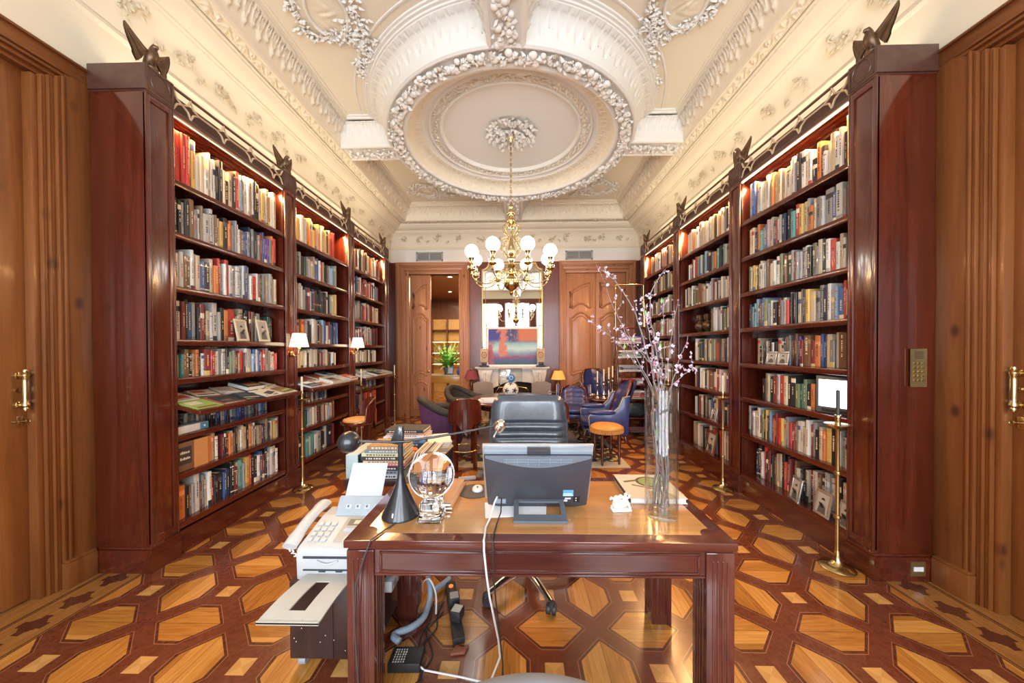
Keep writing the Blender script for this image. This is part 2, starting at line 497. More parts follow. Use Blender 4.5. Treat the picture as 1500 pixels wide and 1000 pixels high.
ACA = [(.528 + .125 * (1 - math.cos(PI / 2 * i / 14)), 4.215 + .235 * math.sin(PI / 2 * i / 14)) for i in range(15)]
MO4 = [(.653, 4.45), (.657, 4.468), (.678, 4.47), (.684, 4.486), (.705, 4.488), (.712, 4.5)]
def run_grid(m, prof, side, disp=None, step=.02, y0=None):
    """one straight run of cornice along a wall, mitred at the fireplace wall corners"""
    y0 = YF if y0 is None else y0
    L = (YB - y0) if side in 'LR' else (XR - XL)
    nu = max(1, int(L / step)) if disp else 1
    K = len(prof)
    nor = []
    for k in range(K):
        a = prof[max(0, k - 1)]; b = prof[min(K - 1, k + 1)]
        dx, dz = b[0] - a[0], b[1] - a[1]; l = math.hypot(dx, dz) or 1
        nor.append((dz / l, -dx / l))
    def fn(u, v):
        k = min(K - 1, int(round(v * (K - 1)))); p, z = prof[k]; s = u * L
        h = disp(s, k / (K - 1)) if disp else 0
        p2, z2 = p + nor[k][0] * h, z + nor[k][1] * h
        if side == 'L': return (XL + p2, y0 + (YB - p - y0) * u, z2)
        if side == 'R': return (XR - p2, y0 + (YB - p - y0) * u, z2)
        return (XL + p + (XR - XL - 2 * p) * u, YB - p2, z2)
    m.grid(fn, nu, K - 1)
for side, nm in (('L', 'left'), ('R', 'right'), ('B', 'back')):
    co = empty('cornice', parent := None or (0, 0, 0)); co.parent = ceiling
    m = MB()
    for pr_ in (RAIL, FRZ, MO1, COV, MO2, MO3, MO4): run_grid(m, pr_, side)
    m.build('moulding', plas, co, ang=25, fix=False)
    m = MB(); run_grid(m, REL, side, scroll, .012); m.build('scroll_band', plas, co, ang=60, fix=False)
    m = MB(); run_grid(m, ACA, side, acanthus, .0105); m.build('leaf_cove', plas, co, ang=60, fix=False)

# leaf and flower sprays in low relief
def leaf(m, p, d, n, L, W, th):
    """a small raised leaf at p, pointing along d, surface normal n"""
    p = Vector(p); d = Vector(d).normalized(); n = Vector(n).normalized(); s_ = d.cross(n).normalized()
    pts = [p, p + d * L * .35 + s_ * W + n * th * .5, p + d * L + n * th * 1.2, p + d * L * .35 - s_ * W + n * th * .5, p + d * L * .4 + n * th * 1.6]
    m.add([tuple(q) for q in pts], [(0, 1, 4), (1, 2, 4), (2, 3, 4), (3, 0, 4)])
def blob(m, p, n, r):
    m.ico(r, *(Vector(p) + Vector(n) * r * .4), 1)
def spray(m, fn, L, rnd, cl=.05, wig=.5, dens=1.0, big=1.0):
    """fn(s,w) -> point, tangent, side, normal; clusters of leaves along a wavy line"""
    s = 0
    while s < L:
        w = math.sin(s * 9 + rnd.random()) * cl * wig
        p, t_, sd, nn = fn(s, w)
        for _ in range(int(3 * dens)):
            a = rnd.uniform(-2.2, 2.2)
            d = t_ * math.cos(a) + sd * math.sin(a)
            q = p + sd * rnd.uniform(-cl, cl) * .5
            leaf(m, q, d, nn, rnd.uniform(.03, .055) * big, rnd.uniform(.009, .018) * big, rnd.uniform(.008, .018) * big)
        if rnd.random() < .35 * dens: blob(m, p + sd * rnd.uniform(-cl, cl) * .4, nn, rnd.uniform(.008, .017) * big)
        s += .03 * big
r_ = random.Random(3)
# frieze sprays on the three walls
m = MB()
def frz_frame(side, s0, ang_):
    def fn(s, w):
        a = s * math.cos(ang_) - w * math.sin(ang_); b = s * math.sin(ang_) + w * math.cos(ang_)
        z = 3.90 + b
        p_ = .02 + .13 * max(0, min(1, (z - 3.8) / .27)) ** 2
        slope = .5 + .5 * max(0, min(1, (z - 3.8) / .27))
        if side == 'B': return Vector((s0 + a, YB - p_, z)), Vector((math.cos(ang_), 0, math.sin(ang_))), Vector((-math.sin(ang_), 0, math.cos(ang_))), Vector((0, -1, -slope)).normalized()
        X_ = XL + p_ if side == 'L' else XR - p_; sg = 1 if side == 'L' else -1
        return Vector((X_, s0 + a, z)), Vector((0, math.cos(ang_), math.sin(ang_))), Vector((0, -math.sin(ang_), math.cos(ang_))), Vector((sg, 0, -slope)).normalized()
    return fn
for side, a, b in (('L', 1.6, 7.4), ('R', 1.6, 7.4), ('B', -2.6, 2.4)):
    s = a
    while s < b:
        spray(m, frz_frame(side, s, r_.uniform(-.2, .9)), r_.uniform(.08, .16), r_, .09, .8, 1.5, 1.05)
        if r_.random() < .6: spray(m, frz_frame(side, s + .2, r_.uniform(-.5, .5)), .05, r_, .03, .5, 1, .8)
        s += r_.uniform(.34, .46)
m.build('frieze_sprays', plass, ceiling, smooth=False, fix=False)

# beams (garland bands) and the ring
def beam(axis, s0, s1, fruit):
    b = empty('beam'); b.parent = ceiling
    prof = [(.345, 4.5), (.34, 4.486), (.315, 4.484), (.31, 4.468), (.29, 4.466)]
    aca = [(.29 - .115 * math.sin(PI / 2 * i / 12), 4.45 - .235 * (1 - math.cos(PI / 2 * i / 12))) for i in range(13)][::-1]
    sof = [(.175, 4.215), (.168, 4.198), (.15, 4.188), (.135, 4.19), (.125, 4.2), (.11, 4.203), (0, 4.203)]
    m = MB(); c = MB()
    for sg in (1, -1):
        for pr_, M_, disp in ((prof, m, None), (sof, m, None), (aca, c, acanthus)):
            K = len(pr_); L = s1 - s0; nu = int(L / .0105) if disp else 1
            def fn(u, v, pr_=pr_, K=K, disp=disp, sg=sg, L=L):
                k = int(round(v * (K - 1))); w, z = pr_[k]
                h = disp(u * L, k / (K - 1)) if disp else 0
                w2, z2 = w + h * .75, z - h * .55
                if axis == 'Y': return (RC[0] + sg * w2, s0 + u * L, z2)
                return (s0 + u * L, RC[1] + .03 + sg * w2, z2)
            M_.grid(fn, nu, K - 1)
    m.build('moulding', plasw, b, ang=25, fix=False); c.build('leaf_cove', plasw, b, ang=60, fix=False)
    f = MB(); s = s0 + .05
    while s < s1:
        for _ in range(4 if fruit else 3):
            w = r_.uniform(-.085, .085) if fruit else r_.uniform(-.09, .09)
            q = (RC[0] + w, s + r_.uniform(-.02, .02)) if axis == 'Y' else (s + r_.uniform(-.02, .02), RC[1] + .03 + w)
            if fruit and r_.random() < .6: f.ico(r_.choice((.014, .02, .03, .036)), q[0], q[1], 4.195, 2, .8)
            else: leaf(f, (q[0], q[1], 4.203), (r_.uniform(-1, 1), r_.uniform(-1, 1), 0), (0, 0, -1), r_.uniform(.04, .075), r_.uniform(.014, .026), r_.uniform(.012, .03))
        s += .03
    f.build('garland', plasw, b, smooth=fruit, ang=60, fix=False)
beam('Y', YF, RC[1] - 1.55, True); beam('Y', RC[1] + 1.55, YB - .5, True)
beam('X', XL + .5, RC[0] - 1.55, False); beam('X', RC[0] + 1.55, XR - .5, False)

ring = empty('ring', (RC[0], RC[1], 0)); ring.parent = ceiling
m = MB()
m.lathe([(1.925, 4.5), (1.92, 4.492), (1.905, 4.492), (1.9, 4.5)], 120, False)
m.lathe([(1.835, 4.5), (1.83, 4.488), (1.81, 4.486), (1.805, 4.474), (1.78, 4.472), (1.775, 4.458), (1.76, 4.456), (1.755, 4.45)], 120, False)
m.lathe([(1.602, 4.218), (1.598, 4.2), (1.575, 4.188), (1.56, 4.19), (1.548, 4.205), (1.535, 4.208), (1.40, 4.208), (1.395, 4.195), (1.37, 4.185), (1.35, 4.187), (1.338, 4.2), (1.332, 4.225)], 120, False)
m.build('moulding', plasw, ring, ang=25, fix=False)
def ring_leaf(r0, z0, r1, z1, nm, mat, per, inv=False):
    m = MB(); K = 15; NN = int(2 * PI * r0 / .0105)
    def fn(u, v):
        q = v; a = u * 2 * PI; s = a * r0
        th = PI / 2 * q
        r = r0 + (r1 - r0) * (1 - math.cos(th)) if not inv else r0 + (r1 - r0) * math.sin(th)
        z = z0 + (z1 - z0) * math.sin(th) if not inv else z0 + (z1 - z0) * (1 - math.cos(th))
        h = acanthus(s, q, per, .021)
        sg = 1 if r1 > r0 else -1
        return ((r - sg * h * .7) * math.cos(a), (r - sg * h * .7) * math.sin(a), z - h * .6)
    m.grid(fn, NN, K - 1, True)
    m.build(nm, mat, ring, ang=60, fix=False)
ring_leaf(1.602, 4.218, 1.755, 4.45, 'leaf_cove', plasw, .085)
ring_leaf(1.332, 4.225, 1.16, 4.36, 'inner_leaf_cove', plas, .1)
m = MB()
m.lathe([(1.16, 4.36), (1.155, 4.372), (1.14, 4.373), (1.135, 4.38), (1.10, 4.384), (1.085, 4.37), (1.07, 4.365), (1.06, 4.375), (1.055, 4.392), (.945, 4.395), (.94, 4.38), (.925, 4.372), (.91, 4.378), (.902, 4.40), (.895, 4.425), (0, 4.425)], 120, False)
m.build('inner_disc', plasw, ring, ang=25, fix=False)
m = MB()
for i in range(420):
    a = 2 * PI * i / 420 + r_.uniform(-.006, .006); r = r_.uniform(.955, 1.045)
    leaf(m, (r * math.cos(a), r * math.sin(a), 4.395), (-math.sin(a) + r_.uniform(-.8, .8) * math.cos(a), math.cos(a) + r_.uniform(-.8, .8) * math.sin(a), 0), (0, 0, -1), r_.uniform(.04, .06), r_.uniform(.012, .02), r_.uniform(.01, .022))
m.build('leaf_ring', plas, ring, smooth=False, fix=False)
m = MB()                                            # fruit wreath
i = 0
while i < 760:
    a = 2 * PI * i / 760 + r_.uniform(-.004, .004); r = r_.uniform(1.415, 1.525)
    k = r_.random(); x_, y_ = r * math.cos(a), r * math.sin(a)
    if k < .2: m.ico(r_.uniform(.03, .042), x_, y_, 4.185, 2, .85)
    elif k < .45: m.ico(r_.uniform(.018, .027), x_, y_, 4.182, 1)
    elif k < .62:
        for _ in range(6): m.ico(.0105, x_ + r_.uniform(-.028, .028), y_ + r_.uniform(-.028, .028), 4.178 + r_.uniform(-.01, .012), 1)
    else: leaf(m, (x_, y_, 4.2), (r_.uniform(-1, 1), r_.uniform(-1, 1), 0), (0, 0, -1), r_.uniform(.05, .085), r_.uniform(.016, .03), r_.uniform(.02, .04))
    i += 1
m.build('fruit_wreath', plasw, ring, ang=60, fix=False)
m = MB()                                            # ceiling rose
for k in range(150):
    a = r_.uniform(0, 2 * PI); r = .31 * math.sqrt(r_.random()); b = a + r_.uniform(-.9, .9)
    leaf(m, (r * math.cos(a), r * math.sin(a), 4.42 - .02 * (1 - r / .31)), (math.cos(b), math.sin(b), 0), (0, 0, -1), r_.uniform(.06, .1), r_.uniform(.02, .034), r_.uniform(.02, .05))
for k in range(26):
    a = r_.uniform(0, 2 * PI); r = r_.uniform(.05, .27); m.ico(r_.uniform(.014, .026), r * math.cos(a), r * math.sin(a), 4.385, 1)
m.build('ceiling_rose', plasw, ring, smooth=False, fix=False)

# medallions and corner sprays in the four panels
def panel_relief(cx_, cy_, ax_, ay_, rot, sx_, sy_):
    b = empty('panel_relief'); b.parent = ceiling
    m = MB()
    c_, s_ = math.cos(rot), math.sin(rot)
    def W(u, v): return (cx_ + u * c_ - v * s_, cy_ + u * s_ + v * c_)
    pts = [W(ax_ * math.cos(a), ay_ * math.sin(a)) + (4.492,) for a in [2 * PI * i / 48 for i in range(48)]]
    m.tube(pts, .014, 8, closed=True)
    m.build('medallion_rim', plasw, b, fix=False)
    m = MB()
    def fn(u, v):
        a = u * 2 * PI; r = 1 - v
        p = W(ax_ * r * math.cos(a), ay_ * r * math.sin(a))
        h = .016 * math.exp(-((r * math.cos(a) - .1) / .3) ** 2 - ((r * math.sin(a)) / .62) ** 2) + .012 * math.exp(-((r * math.cos(a) + .35) / .2) ** 2 - ((r * math.sin(a) + .3) / .3) ** 2)
        h += .006 * math.sin(9 * r * math.cos(a) + 4 * math.sin(7 * r * math.sin(a))) * (1 - r)
        return (p[0], p[1], 4.497 - h)
    m.grid(fn, 48, 14, True); m.build('medallion_figure', plas, b, ang=180, fix=False)
    m = MB()
    def arc(r0, a0, a1, off):
        L = abs(a1 - a0) * (ax_ + ay_) / 2 * r0
        def fn2(s, w):
            a = a0 + (a1 - a0) * s / L
            rr = r0 + w / ax_ + off * s / L
            p = W(ax_ * rr * math.cos(a), ay_ * rr * math.sin(a)); t_ = W(ax_ * rr * math.cos(a + .05), ay_ * rr * math.sin(a + .05))
            T = Vector((t_[0] - p[0], t_[1] - p[1], 0)).normalized() * (1 if a1 > a0 else -1)
            return Vector((p[0], p[1], 4.497)), T, Vector((-T.y, T.x, 0)), Vector((0, 0, -1))
        return fn2, L
    for a0, a1, off in ((-.4, 2.6, 0), (2.7, 4.6, .15), (-.4, -1.6, .1)):
        f_, L = arc(1.3, a0, a1, off); spray(m, f_, L, r_, .11, .6, 2.2, 1.25)
    def straight(u0, v0, u1, v1, cl, big):
        p0, p1 = Vector(W(u0, v0)), Vector(W(u1, v1)); D = p1 - p0; L = D.length; D.normalize()
        def fn3(s, w):
            q = p0 + D * s + Vector((-D.y, D.x)) * w
            return Vector((q.x, q.y, 4.497)), Vector((D.x, D.y, 0)), Vector((-D.y, D.x, 0)), Vector((0, 0, -1))
        spray(m, fn3, L, r_, cl, .5, 2.0, big)
    for q in ((sx_ * .45, sy_ * .5, sx_ * .5, sy_ * 1.2), (sx_ * .3, sy_ * .2, sx_ * 1.15, sy_ * .15), (sx_ * .3, 0, sx_ * .62, sy_ * .85)):
        straight(*q, .12, 1.25)
    straight(sx_ * .5, sy_ * 1.2, sx_ * .55, sy_ * 1.55, .05, 1.0)
    m.build('leaf_sprays', plasw, b, smooth=False, fix=False)
panel_relief(-1.70, 3.02, .17, .24, .35, .62, .80)
panel_relief(1.46, 3.02, .17, .24, -.35, -.62, .80)
panel_relief(-1.72, 6.42, .17, .2, .6, .5, -.5)
panel_relief(1.50, 6.42, .17, .2, -.6, -.5, -.5)

# ---------------------------------------------------------------- walls
def wall(name, mat): 
    o = empty(name); struct(o); return o
wl = wall('wall_left', plas); wr = wall('wall_right', plas); wb = wall('wall_back', plas); wf = wall('wall_front', plas)
m = MB(); m.box(XL - .25, XL, 2.27, YB + .25, 0, 4.9); m.box(XL - .25, XL, YF, 2.27, 3.37, 4.9); m.box(XL - .25, XL, YF, .2, 0, 3.37); m.build('plaster', plas, wl, smooth=False)
m = MB(); m.box(XR, XR + .25, 2.27, YB + .25, 0, 4.9); m.box(XR, XR + .25, YF, 2.27, 3.37, 4.9); m.box(XR, XR + .25, YF, .2, 0, 3.37); m.build('plaster', plas, wr, smooth=False)
m = MB(); m.box(XL, XR, YB, YB + .25, 3.455, 4.9); m.build('plaster', plasw, wb, smooth=False)
m = MB()
m.box(XL, -2.56, YB + .001, YB + .25, 0, 3.455); m.box(-1.31, 1.0, YB + .001, YB + .25, 0, 3.455); m.box(2.40, XR, YB + .001, YB + .25, 0, 3.455)
m.box(-2.56, -1.31, YB + .001, YB + .25, 3.19, 3.455); m.box(1.0, 2.40, YB + .1, YB + .25, 0, 3.455)
m.build('mahogany_panelling', wainM, wb, smooth=False)
# window wall behind the camera: three tall openings
WX = [(-2.35, -1.05), (-.75, .55), (.85, 2.15)]; WZ = (.5, 3.9)
m = MB(); xs = [XL - .25] + [q for w in WX for q in w] + [XR + .25]
for i in range(0, 8, 2): m.box(xs[i], xs[i + 1], YF - .2, YF, 0, 4.1)
for a, b in WX: m.box(a, b, YF - .2, YF, 0, WZ[0]); m.box(a, b, YF - .2, YF, WZ[1], 4.1)
m.build('mahogany_panelling', wainM, wf, smooth=False)
m = MB(); m.box(XL - .25, XR + .25, YF - .2, YF, 4.1, 4.9); m.build('plaster', plas, wf, smooth=False)
for i, (a, b) in enumerate(WX):
    w = empty('window_%d' % (i + 1), ((a + b) / 2, YF - .1, 0)); struct(w); hw = (b - a) / 2
    f = MB()
    for x_ in (-hw, hw - .06, -.03): f.box(x_, x_ + .06, -.04, .04, WZ[0], WZ[1])
    for z_ in (WZ[0], 1.6, 2.7, WZ[1] - .06): f.box(-hw, hw, -.035, .035, z_, z_ + .06)
    f.build('window_frame', whitep, w, smooth=False)

# near side doors: casings and sliding leaves (both sides)
def near_door(sg, nm_t, nm_d, XW, sh):
    """sg -1 left, 1 right"""
    t_ = empty(nm_t); struct(t_)
    def bx(M_, p0, p1, y0, y1, z0, z1, b=0.004):   # p measured into the room from the wall face
        a, c = XW - sg * p0, XW - sg * p1
        M_.box(a, c, y0, y1, z0, z1, b)
    m = MB()
    bx(m, -.2, .0, 2.135 - sh, 2.262, .16, 3.275); m.build('casing_board', pineV, t_)
    m = MB(); bx(m, -.2, .035, 2.09 - sh, 2.222, 0, .16); bx(m, -.2, .03, 2.095 - sh, 2.222, .16, .175); bx(m, -.2, 0, 2.2, 2.262, 0, .17); m.build('plinth_block', pineV, t_)
    m = MB()
    for k, (y0, y1, p) in enumerate(((2.118, 2.135, .010), (2.108, 2.118, .001), (2.092, 2.108, .006), (2.070, 2.092, -.008), (2.060, 2.070, -.001), (2.042, 2.060, -.014), (2.03, 2.042, -.008), (2.0, 2.03, -.026))):
        bx(m, -.2, p, y0 - sh, y1 - sh, .0 if k > 2 else .17, 3.24 - .01 * k, .0045)
    m.build('side_moulding', pineV, t_)
    m = MB()
    bx(m, -.2, .0, .2, 2.268, 3.275, 3.37)
    for k, (z0, z1, p) in enumerate(((3.262, 3.275, .012), (3.25, 3.262, -.004), (3.235, 3.25, .008), (3.22, 3.235, -.014), (3.205, 3.22, -.003), (3.18, 3.205, -.03))):
        bx(m, -.2, p, .2, 2.14 - .018 * k, z0, z1, .003)
    bx(m, -.2, .018, .2, 2.236, 3.355, 3.372)
    m.build('head_casing', pineY, t_)
    d = empty(nm_d); struct(d)
    m = MB(); bx(m, -.16, -.105, .2, 2.03 - sh, 0.01, 3.2); m.build('leaf_panel', pineV, d)
    m = MB()
    bx(m, -.12, -.08, 1.885 - sh, 2.03 - sh, .01, 3.2, .006); bx(m, -.12, -.08, .2, 1.8, .01, .25); bx(m, -.12, -.08, 1.3, 1.4, .25, 3.2)
    m.build('stile', pineV, d)
    hd = MB()
    hx = XW + sg * .08 - sg * .045; hy = 1.965 - sh; hz = 1.272
    hd.at(hx, hy, hz)
    hd.lathe([(.0, -.125), (.010, -.122), (.013, -.11), (.009, -.10), (.017, -.092), (.017, -.082), (.012, -.07), (.0135, -.05), (.0135, .05), (.012, .07), (.017, .082), (.017, .092), (.009, .10), (.013, .11), (.010, .122), (0, .125)], 16)
    for dz in (-.087, .087):
        hd.at(); hd.tube([(hx, hy, hz + dz), (hx + sg * .05, hy, hz + dz)], .0075, 8)
        hd.at(hx + sg * .042, hy, hz + dz, ry=PI / 2); hd.lathe([(.006, -.006), (.018, -.004), (.021, .004), (.012, .007)], 14)
    hd.at(hx + sg * .04, hy, hz, ry=PI / 2); hd.lathe([(.0, -.012), (.012, -.008), (.016, .0), (.016, .006)], 14); hd.at()
    hd.build('door_pull', brass, d)
    k = MB(); kx = XW + sg * .08 - sg * .003
    k.box(kx, kx - sg * .004, hy - .012, hy + .012, 1.055, 1.12, .001)
    k.at(); k.tube([(kx, hy - .03, 1.09), (kx - sg * .012, hy - .03, 1.09), (kx - sg * .014, hy + .02, 1.086)], .004, 8); k.torus(.01, .003, kx - sg * .014, hy + .026, 1.085, 14, 6, 'X')
    k.build('door_key', brass, d)
near_door(-1, 'trim_1', 'door_1', XL, .02); near_door(1, 'trim_2', 'door_2', XR, .05)

# fireplace-wall door casings and leaves
def casing(name, x0, x1, o0, o1, zt, zo):
    t_ = empty(name); struct(t_)
    layers = ((0, 0.0, .06), (.035, .03, .035), (.09, .05, .055), (.12, .085, .03), (.16, .11, .015))
    wl_ = o0 - x0
    def lay(k0, k1, th, M_):
        a0 = x0 + k0 * wl_; b0 = x0 + k1 * wl_; a1 = x1 - k0 * (x1 - o1); b1 = x1 - k1 * (x1 - o1)
        ha, hb = zt - k0 * (zt - zo), zt - k1 * (zt - zo)
        M_[0].box(a0, b0, YB - th, YB + .1, 0, ha, .005); M_[1].box(b1, a1, YB - th, YB + .1, 0, ha, .005); M_[2].box(b0, b1, YB - th, YB + .1, hb, ha, .005)
    A, B, Cc = MB(), MB(), MB()
    for k0, k1, th in ((0, .12, .05), (.12, .30, .075), (.30, .40, .055), (.40, .62, .04), (.62, .72, .05), (.72, 1.0, .02)):
        lay(k0, k1, th, (A, B, Cc))
    A.build('side_casing', fpV, t_); B.build('side_casing', fpV, t_); Cc.build('head_casing', fpX, t_)
casing('trim_3', -2.761, -1.111, -2.475, -1.345, 3.453, 3.19)
casing('trim_4', .885, 2.574, 1.035, 2.365, 3.455, 3.195)
def leaf_door(nm, leaves, zt, yd):
    d = empty(nm, (0, 0, 0)); struct(d)
    for x0, x1, knob in leaves:
        lf = empty('leaf'); lf.parent = d
        m = MB(); m.box(x0 + .002, x1 - .002, yd, yd + .05, .012, zt, .004); m.build('leaf_board', fpV, lf)
        m = MB(); w = x1 - x0; a, b = x0 + w * .15, x1 - w * .15; W_ = b - a; cx_ = (a + b) / 2
        def curve(z0, z1, arch, tophump):
            """closed moulding path: straight sides, bowed bottom / top"""
            pts = []
            N = 14
            for i in range(N + 1):
                u = i / N; pts.append((a + W_ * u, yd - .004, z1 + tophump(u)))
            for i in range(N + 1):
                u = 1 - i / N; pts.append((a + W_ * u, yd - .004, z0 + arch(u)))
            return pts
        hump = lambda h: (lambda u: h * (max(0, math.sin(PI * max(0, min(1, (u - .12) / .76)))) ** .8))
        rise = (lambda u: .2 * math.sin(PI / 2 * min(1, u * 1.0))) if knob else (lambda u: .2 * math.sin(PI / 2 * min(1, (1 - u) * 1.0)))
        for z0, z1, ar, tp in ((2.42, 2.78, hump(.10), rise), (.93, 2.2, hump(.06), hump(.12)), (.18, .72, lambda u: 0, hump(.07))):
            pts = curve(z0, z1, ar, tp)
            m.tube(pts, .022, 8, closed=True)
            ins = [(cx_ + (p[0] - cx_) * .84, p[1] + .002, (z0 + z1) / 2 + (p[2] - (z0 + z1) / 2) * (.90 if z1 - z0 > .8 else .8)) for p in pts]
            m.tube(ins, .012, 6, closed=True)
        m.build('panel_moulding', fpV, lf)
        if knob:
            k = MB(); k.at(x1 - .045, yd, 1.02, rx=PI / 2); k.lathe([(.02, 0), (.022, .006), (.009, .012), (.009, .03), (.021, .04), (.024, .052), (.014, .062), (0, .064)], 14); k.build('door_knob', brass, lf)
leaf_door('door_3', [(-2.456, -1.99, True)], 3.185, YB + .03)
leaf_door('door_4', [(1.04, 1.70, True), (1.70, 2.36, False)], 3.19, YB + .02)
for w_, xa, xb in ((wl, XL, XL + .02), (wr, XR - .02, XR)):
    m = MB(); m.box(xa, xb, 6.46, YB, 0, 3.45); m.build('mahogany_panelling', mahV, w_, smooth=False)
# ---------------------------------------------------------------- bookcases
SHL = [2.75, 2.37, 1.975, 1.585, 1.30, .88, .595, .235]
SHR = [2.795, 2.43, 2.07, 1.71, 1.35, 1.005, .635, .21]
LED_Z = 1.065
def bookcase(sg, k):
    FX, XW = (FL, XL) if sg < 0 else (FR, XR)
    D = abs(XW - FX)
    y0, y1 = BY[k] + PW, BY[k] + 1.3425
    nm = {(-1, 0): 'mahogany bookcase with a papered reading ledge and two framed portraits beside the doorway',
          (-1, 1): 'mahogany bookcase with reading ledge and stool before it, middle of its wall',
          (-1, 2): 'mahogany bookcase with reading ledge, end one by the half open door',
          (1, 0): 'mahogany bookcase holding the glowing television beside the doorway',
          (1, 1): 'mahogany bookcase without ledge behind the vase, dark urns on its fourth shelf',
          (1, 2): 'mahogany bookcase behind the leaning book rack by the fireplace wall'}[(sg, k)]
    b = empty('bookcase', (FX, BY[k], 0), 0, nm, 'bookcase', 'built in mahogany bookcases')
    # local: u into the bookcase (0 front .. D wall), y along, z up
    def bx(M_, u0, u1, a, c, z0, z1, bv=0.0): M_.box(sg * u0, sg * u1, a - BY[k], c - BY[k], z0, z1, bv)
    m = MB(); bx(m, D - .012, D - .002, y0, y1, .17, 3.25); m.build('back_panel', mahV, b, smooth=False)
    for s in (0, 1):
        if s and k < 2: continue
        a = BY[k] if not s else BY[k] + 1.343 
        c = a + PW
        m = MB()
        bx(m, .004, D - .002, a, c, .17, 3.245, .003)
        for q in ((a, a + .028), (c - .028, c)): bx(m, -.004, .02, q[0], q[1], .19, 3.235, .004)
        for q in ((.19, .235), (3.19, 3.235)): bx(m, -.0035, .02, a + .02, c - .02, q[0], q[1], .003)
        for q in (c - .004, a + .0005): bx(m, -.006, .012, q, q + .012, .18, 3.24, .004)
        m.build('pilaster', mahV, b)
        m = MB(); bx(m, -.012, D - .002, a - (.012 if k == 0 and not s else -.0005), c + .006, 3.25, BT, .004); bx(m, -.006, D - .002, a + .0005, c + .003, 3.236, 3.25)
        m.build('cap_block', capM, b)
        # turned roundel and framed face
        m = MB(); m.at(-sg * .013, a - BY[k] + PW / 2, 3.335, ry=PI / 2); m.torus(.062, .004, n=32, m=6)
        m.at()
        for q in ((a + .008, a + .014), (c - .014, c - .008)): bx(m, -.015, -.011, q[0], q[1], 3.262, 3.408)
        for q in ((3.262, 3.267), (3.403, 3.408)): bx(m, -.015, -.011, a + .008, c - .008, q[0], q[1])
        m.build('roundel', capM, b)
        m = MB(); bx(m, -.012, D - .002, a - (.012 if k == 0 and not s else -.0005), c + .012, 0, .155); bx(m, -.006, D, a - (.006 if k == 0 and not s else -.0005), c + .006, .155, .172, .004); m.build('pilaster_plinth', mahY, b)
    m = MB(); bx(m, 0.004, .03, y0 + .012, y1, 0, .16); bx(m, .0, .03, y0 + .01, y1, .155, .172, .004); m.build('plinth', mahY, b)
    # top: soffit boards, rail and fretwork
    m = MB(); bx(m, .02, D - .014, y0, y1, 3.205, 3.235)
    for i in range(6): bx(m, .05 + i * .05, .062 + i * .05, y0, y1, 3.196, 3.206)
    m.build('soffit', mahY, b, smooth=False)
    m = MB(); bx(m, -.004, .02, y0, y1, 3.215, 3.25, .005); bx(m, .0, .016, y0, y1, 3.402, BT, .004); bx(m, .07, .08, y0, y1, 3.24, 3.40)
    m.build('cornice_rail', capM, b)
    f = MB(); n = 4; w = (y1 - y0) / n
    for i in range(n):
        yc = y0 - BY[k] + w * (i + .5); zc = 3.326; hh, ww = .074, .07
        pts = []
        for q0, q1 in (((0, hh), (ww, 0)), ((ww, 0), (0, -hh)), ((0, -hh), (-ww, 0)), ((-ww, 0), (0, hh))):
            for t_ in (0, .25, .5, .75):
                yy = q0[0] + (q1[0] - q0[0]) * t_; zz = q0[1] + (q1[1] - q0[1]) * t_
                s_ = 1 - .38 * math.sin(PI * t_); pts.append((sg * .006, yc + yy * s_, zc + zz * s_))
        f.tube(pts, .0075, 6, closed=True)
        if i < n - 1: f.tube([(sg * .006, yc + ww, zc), (sg * .006, yc + w - ww, zc)], .0075, 6)
        else: f.tube([(sg * .006, yc + ww, zc), (sg * .006, yc + w / 2 - .04, zc + .02), (sg * .006, yc + w / 2 - .012, zc + hh)], .0075, 6); f.tube([(sg * .006, yc + ww, zc), (sg * .006, yc + w / 2 - .04, zc - .02), (sg * .006, yc + w / 2 - .012, zc - hh)], .0075, 6)
        if i == 0:
            for d_ in (1, -1): f.tube([(sg * .006, yc - ww, zc), (sg * .006, yc - w / 2 + .04, zc + .02 * d_), (sg * .006, yc - w / 2 + .012, zc + hh * d_)], .0075, 6)
    f.build('fretwork', wood_fret, b)
    m = MB(); m.at(sg * .012, 0, 3.205); r_s = .009 if (sg, k) == (1, 0) else .0035; m.tube([(0, y0 - BY[k] + .01, 0), (0, y1 - BY[k] - .01, 0)], r_s, 10); m.build('strip_light', strip_e, b)
    # shelves
    for i, z in enumerate(SHL if sg < 0 else SHR):
        m = MB(); bx(m, .012, D - .013, y0 + .001, y1 - .001, z - .026, z); bx(m, .002, .016, y0 + .001, y1 - .001, z - .045, z - .001, .005)
        m.build('shelf', mahY, b)
    if sg < 0:   # sloping reading ledge that juts into the room
        m = MB(); yy0, yy1 = y0 + .004 - BY[k], y1 - .004 - BY[k]
        m.prism([(.16, LED_Z - .03), (.16, LED_Z - .002), (-.26, LED_Z + .105), (-.26, LED_Z + .08)], yy0, yy1, 'Y')
        m.build('reading_ledge', mahY, b, smooth=False)
        m = MB(); m.box(.155, .175, yy0, yy1, LED_Z - .036, LED_Z + .006, .005); m.build('ledge_lip', mahY, b)
    return b
strip_e = emis('warm_strip', (1, .74, .42), 5)
wood_fret = plain('lit_gilt_fretwork', (.55, .40, .25), .4)  # gilt tone, brightened in the colour for edges lit by the strips
for sg in (-1, 1):
    for k in range(3): bookcase(sg, k)

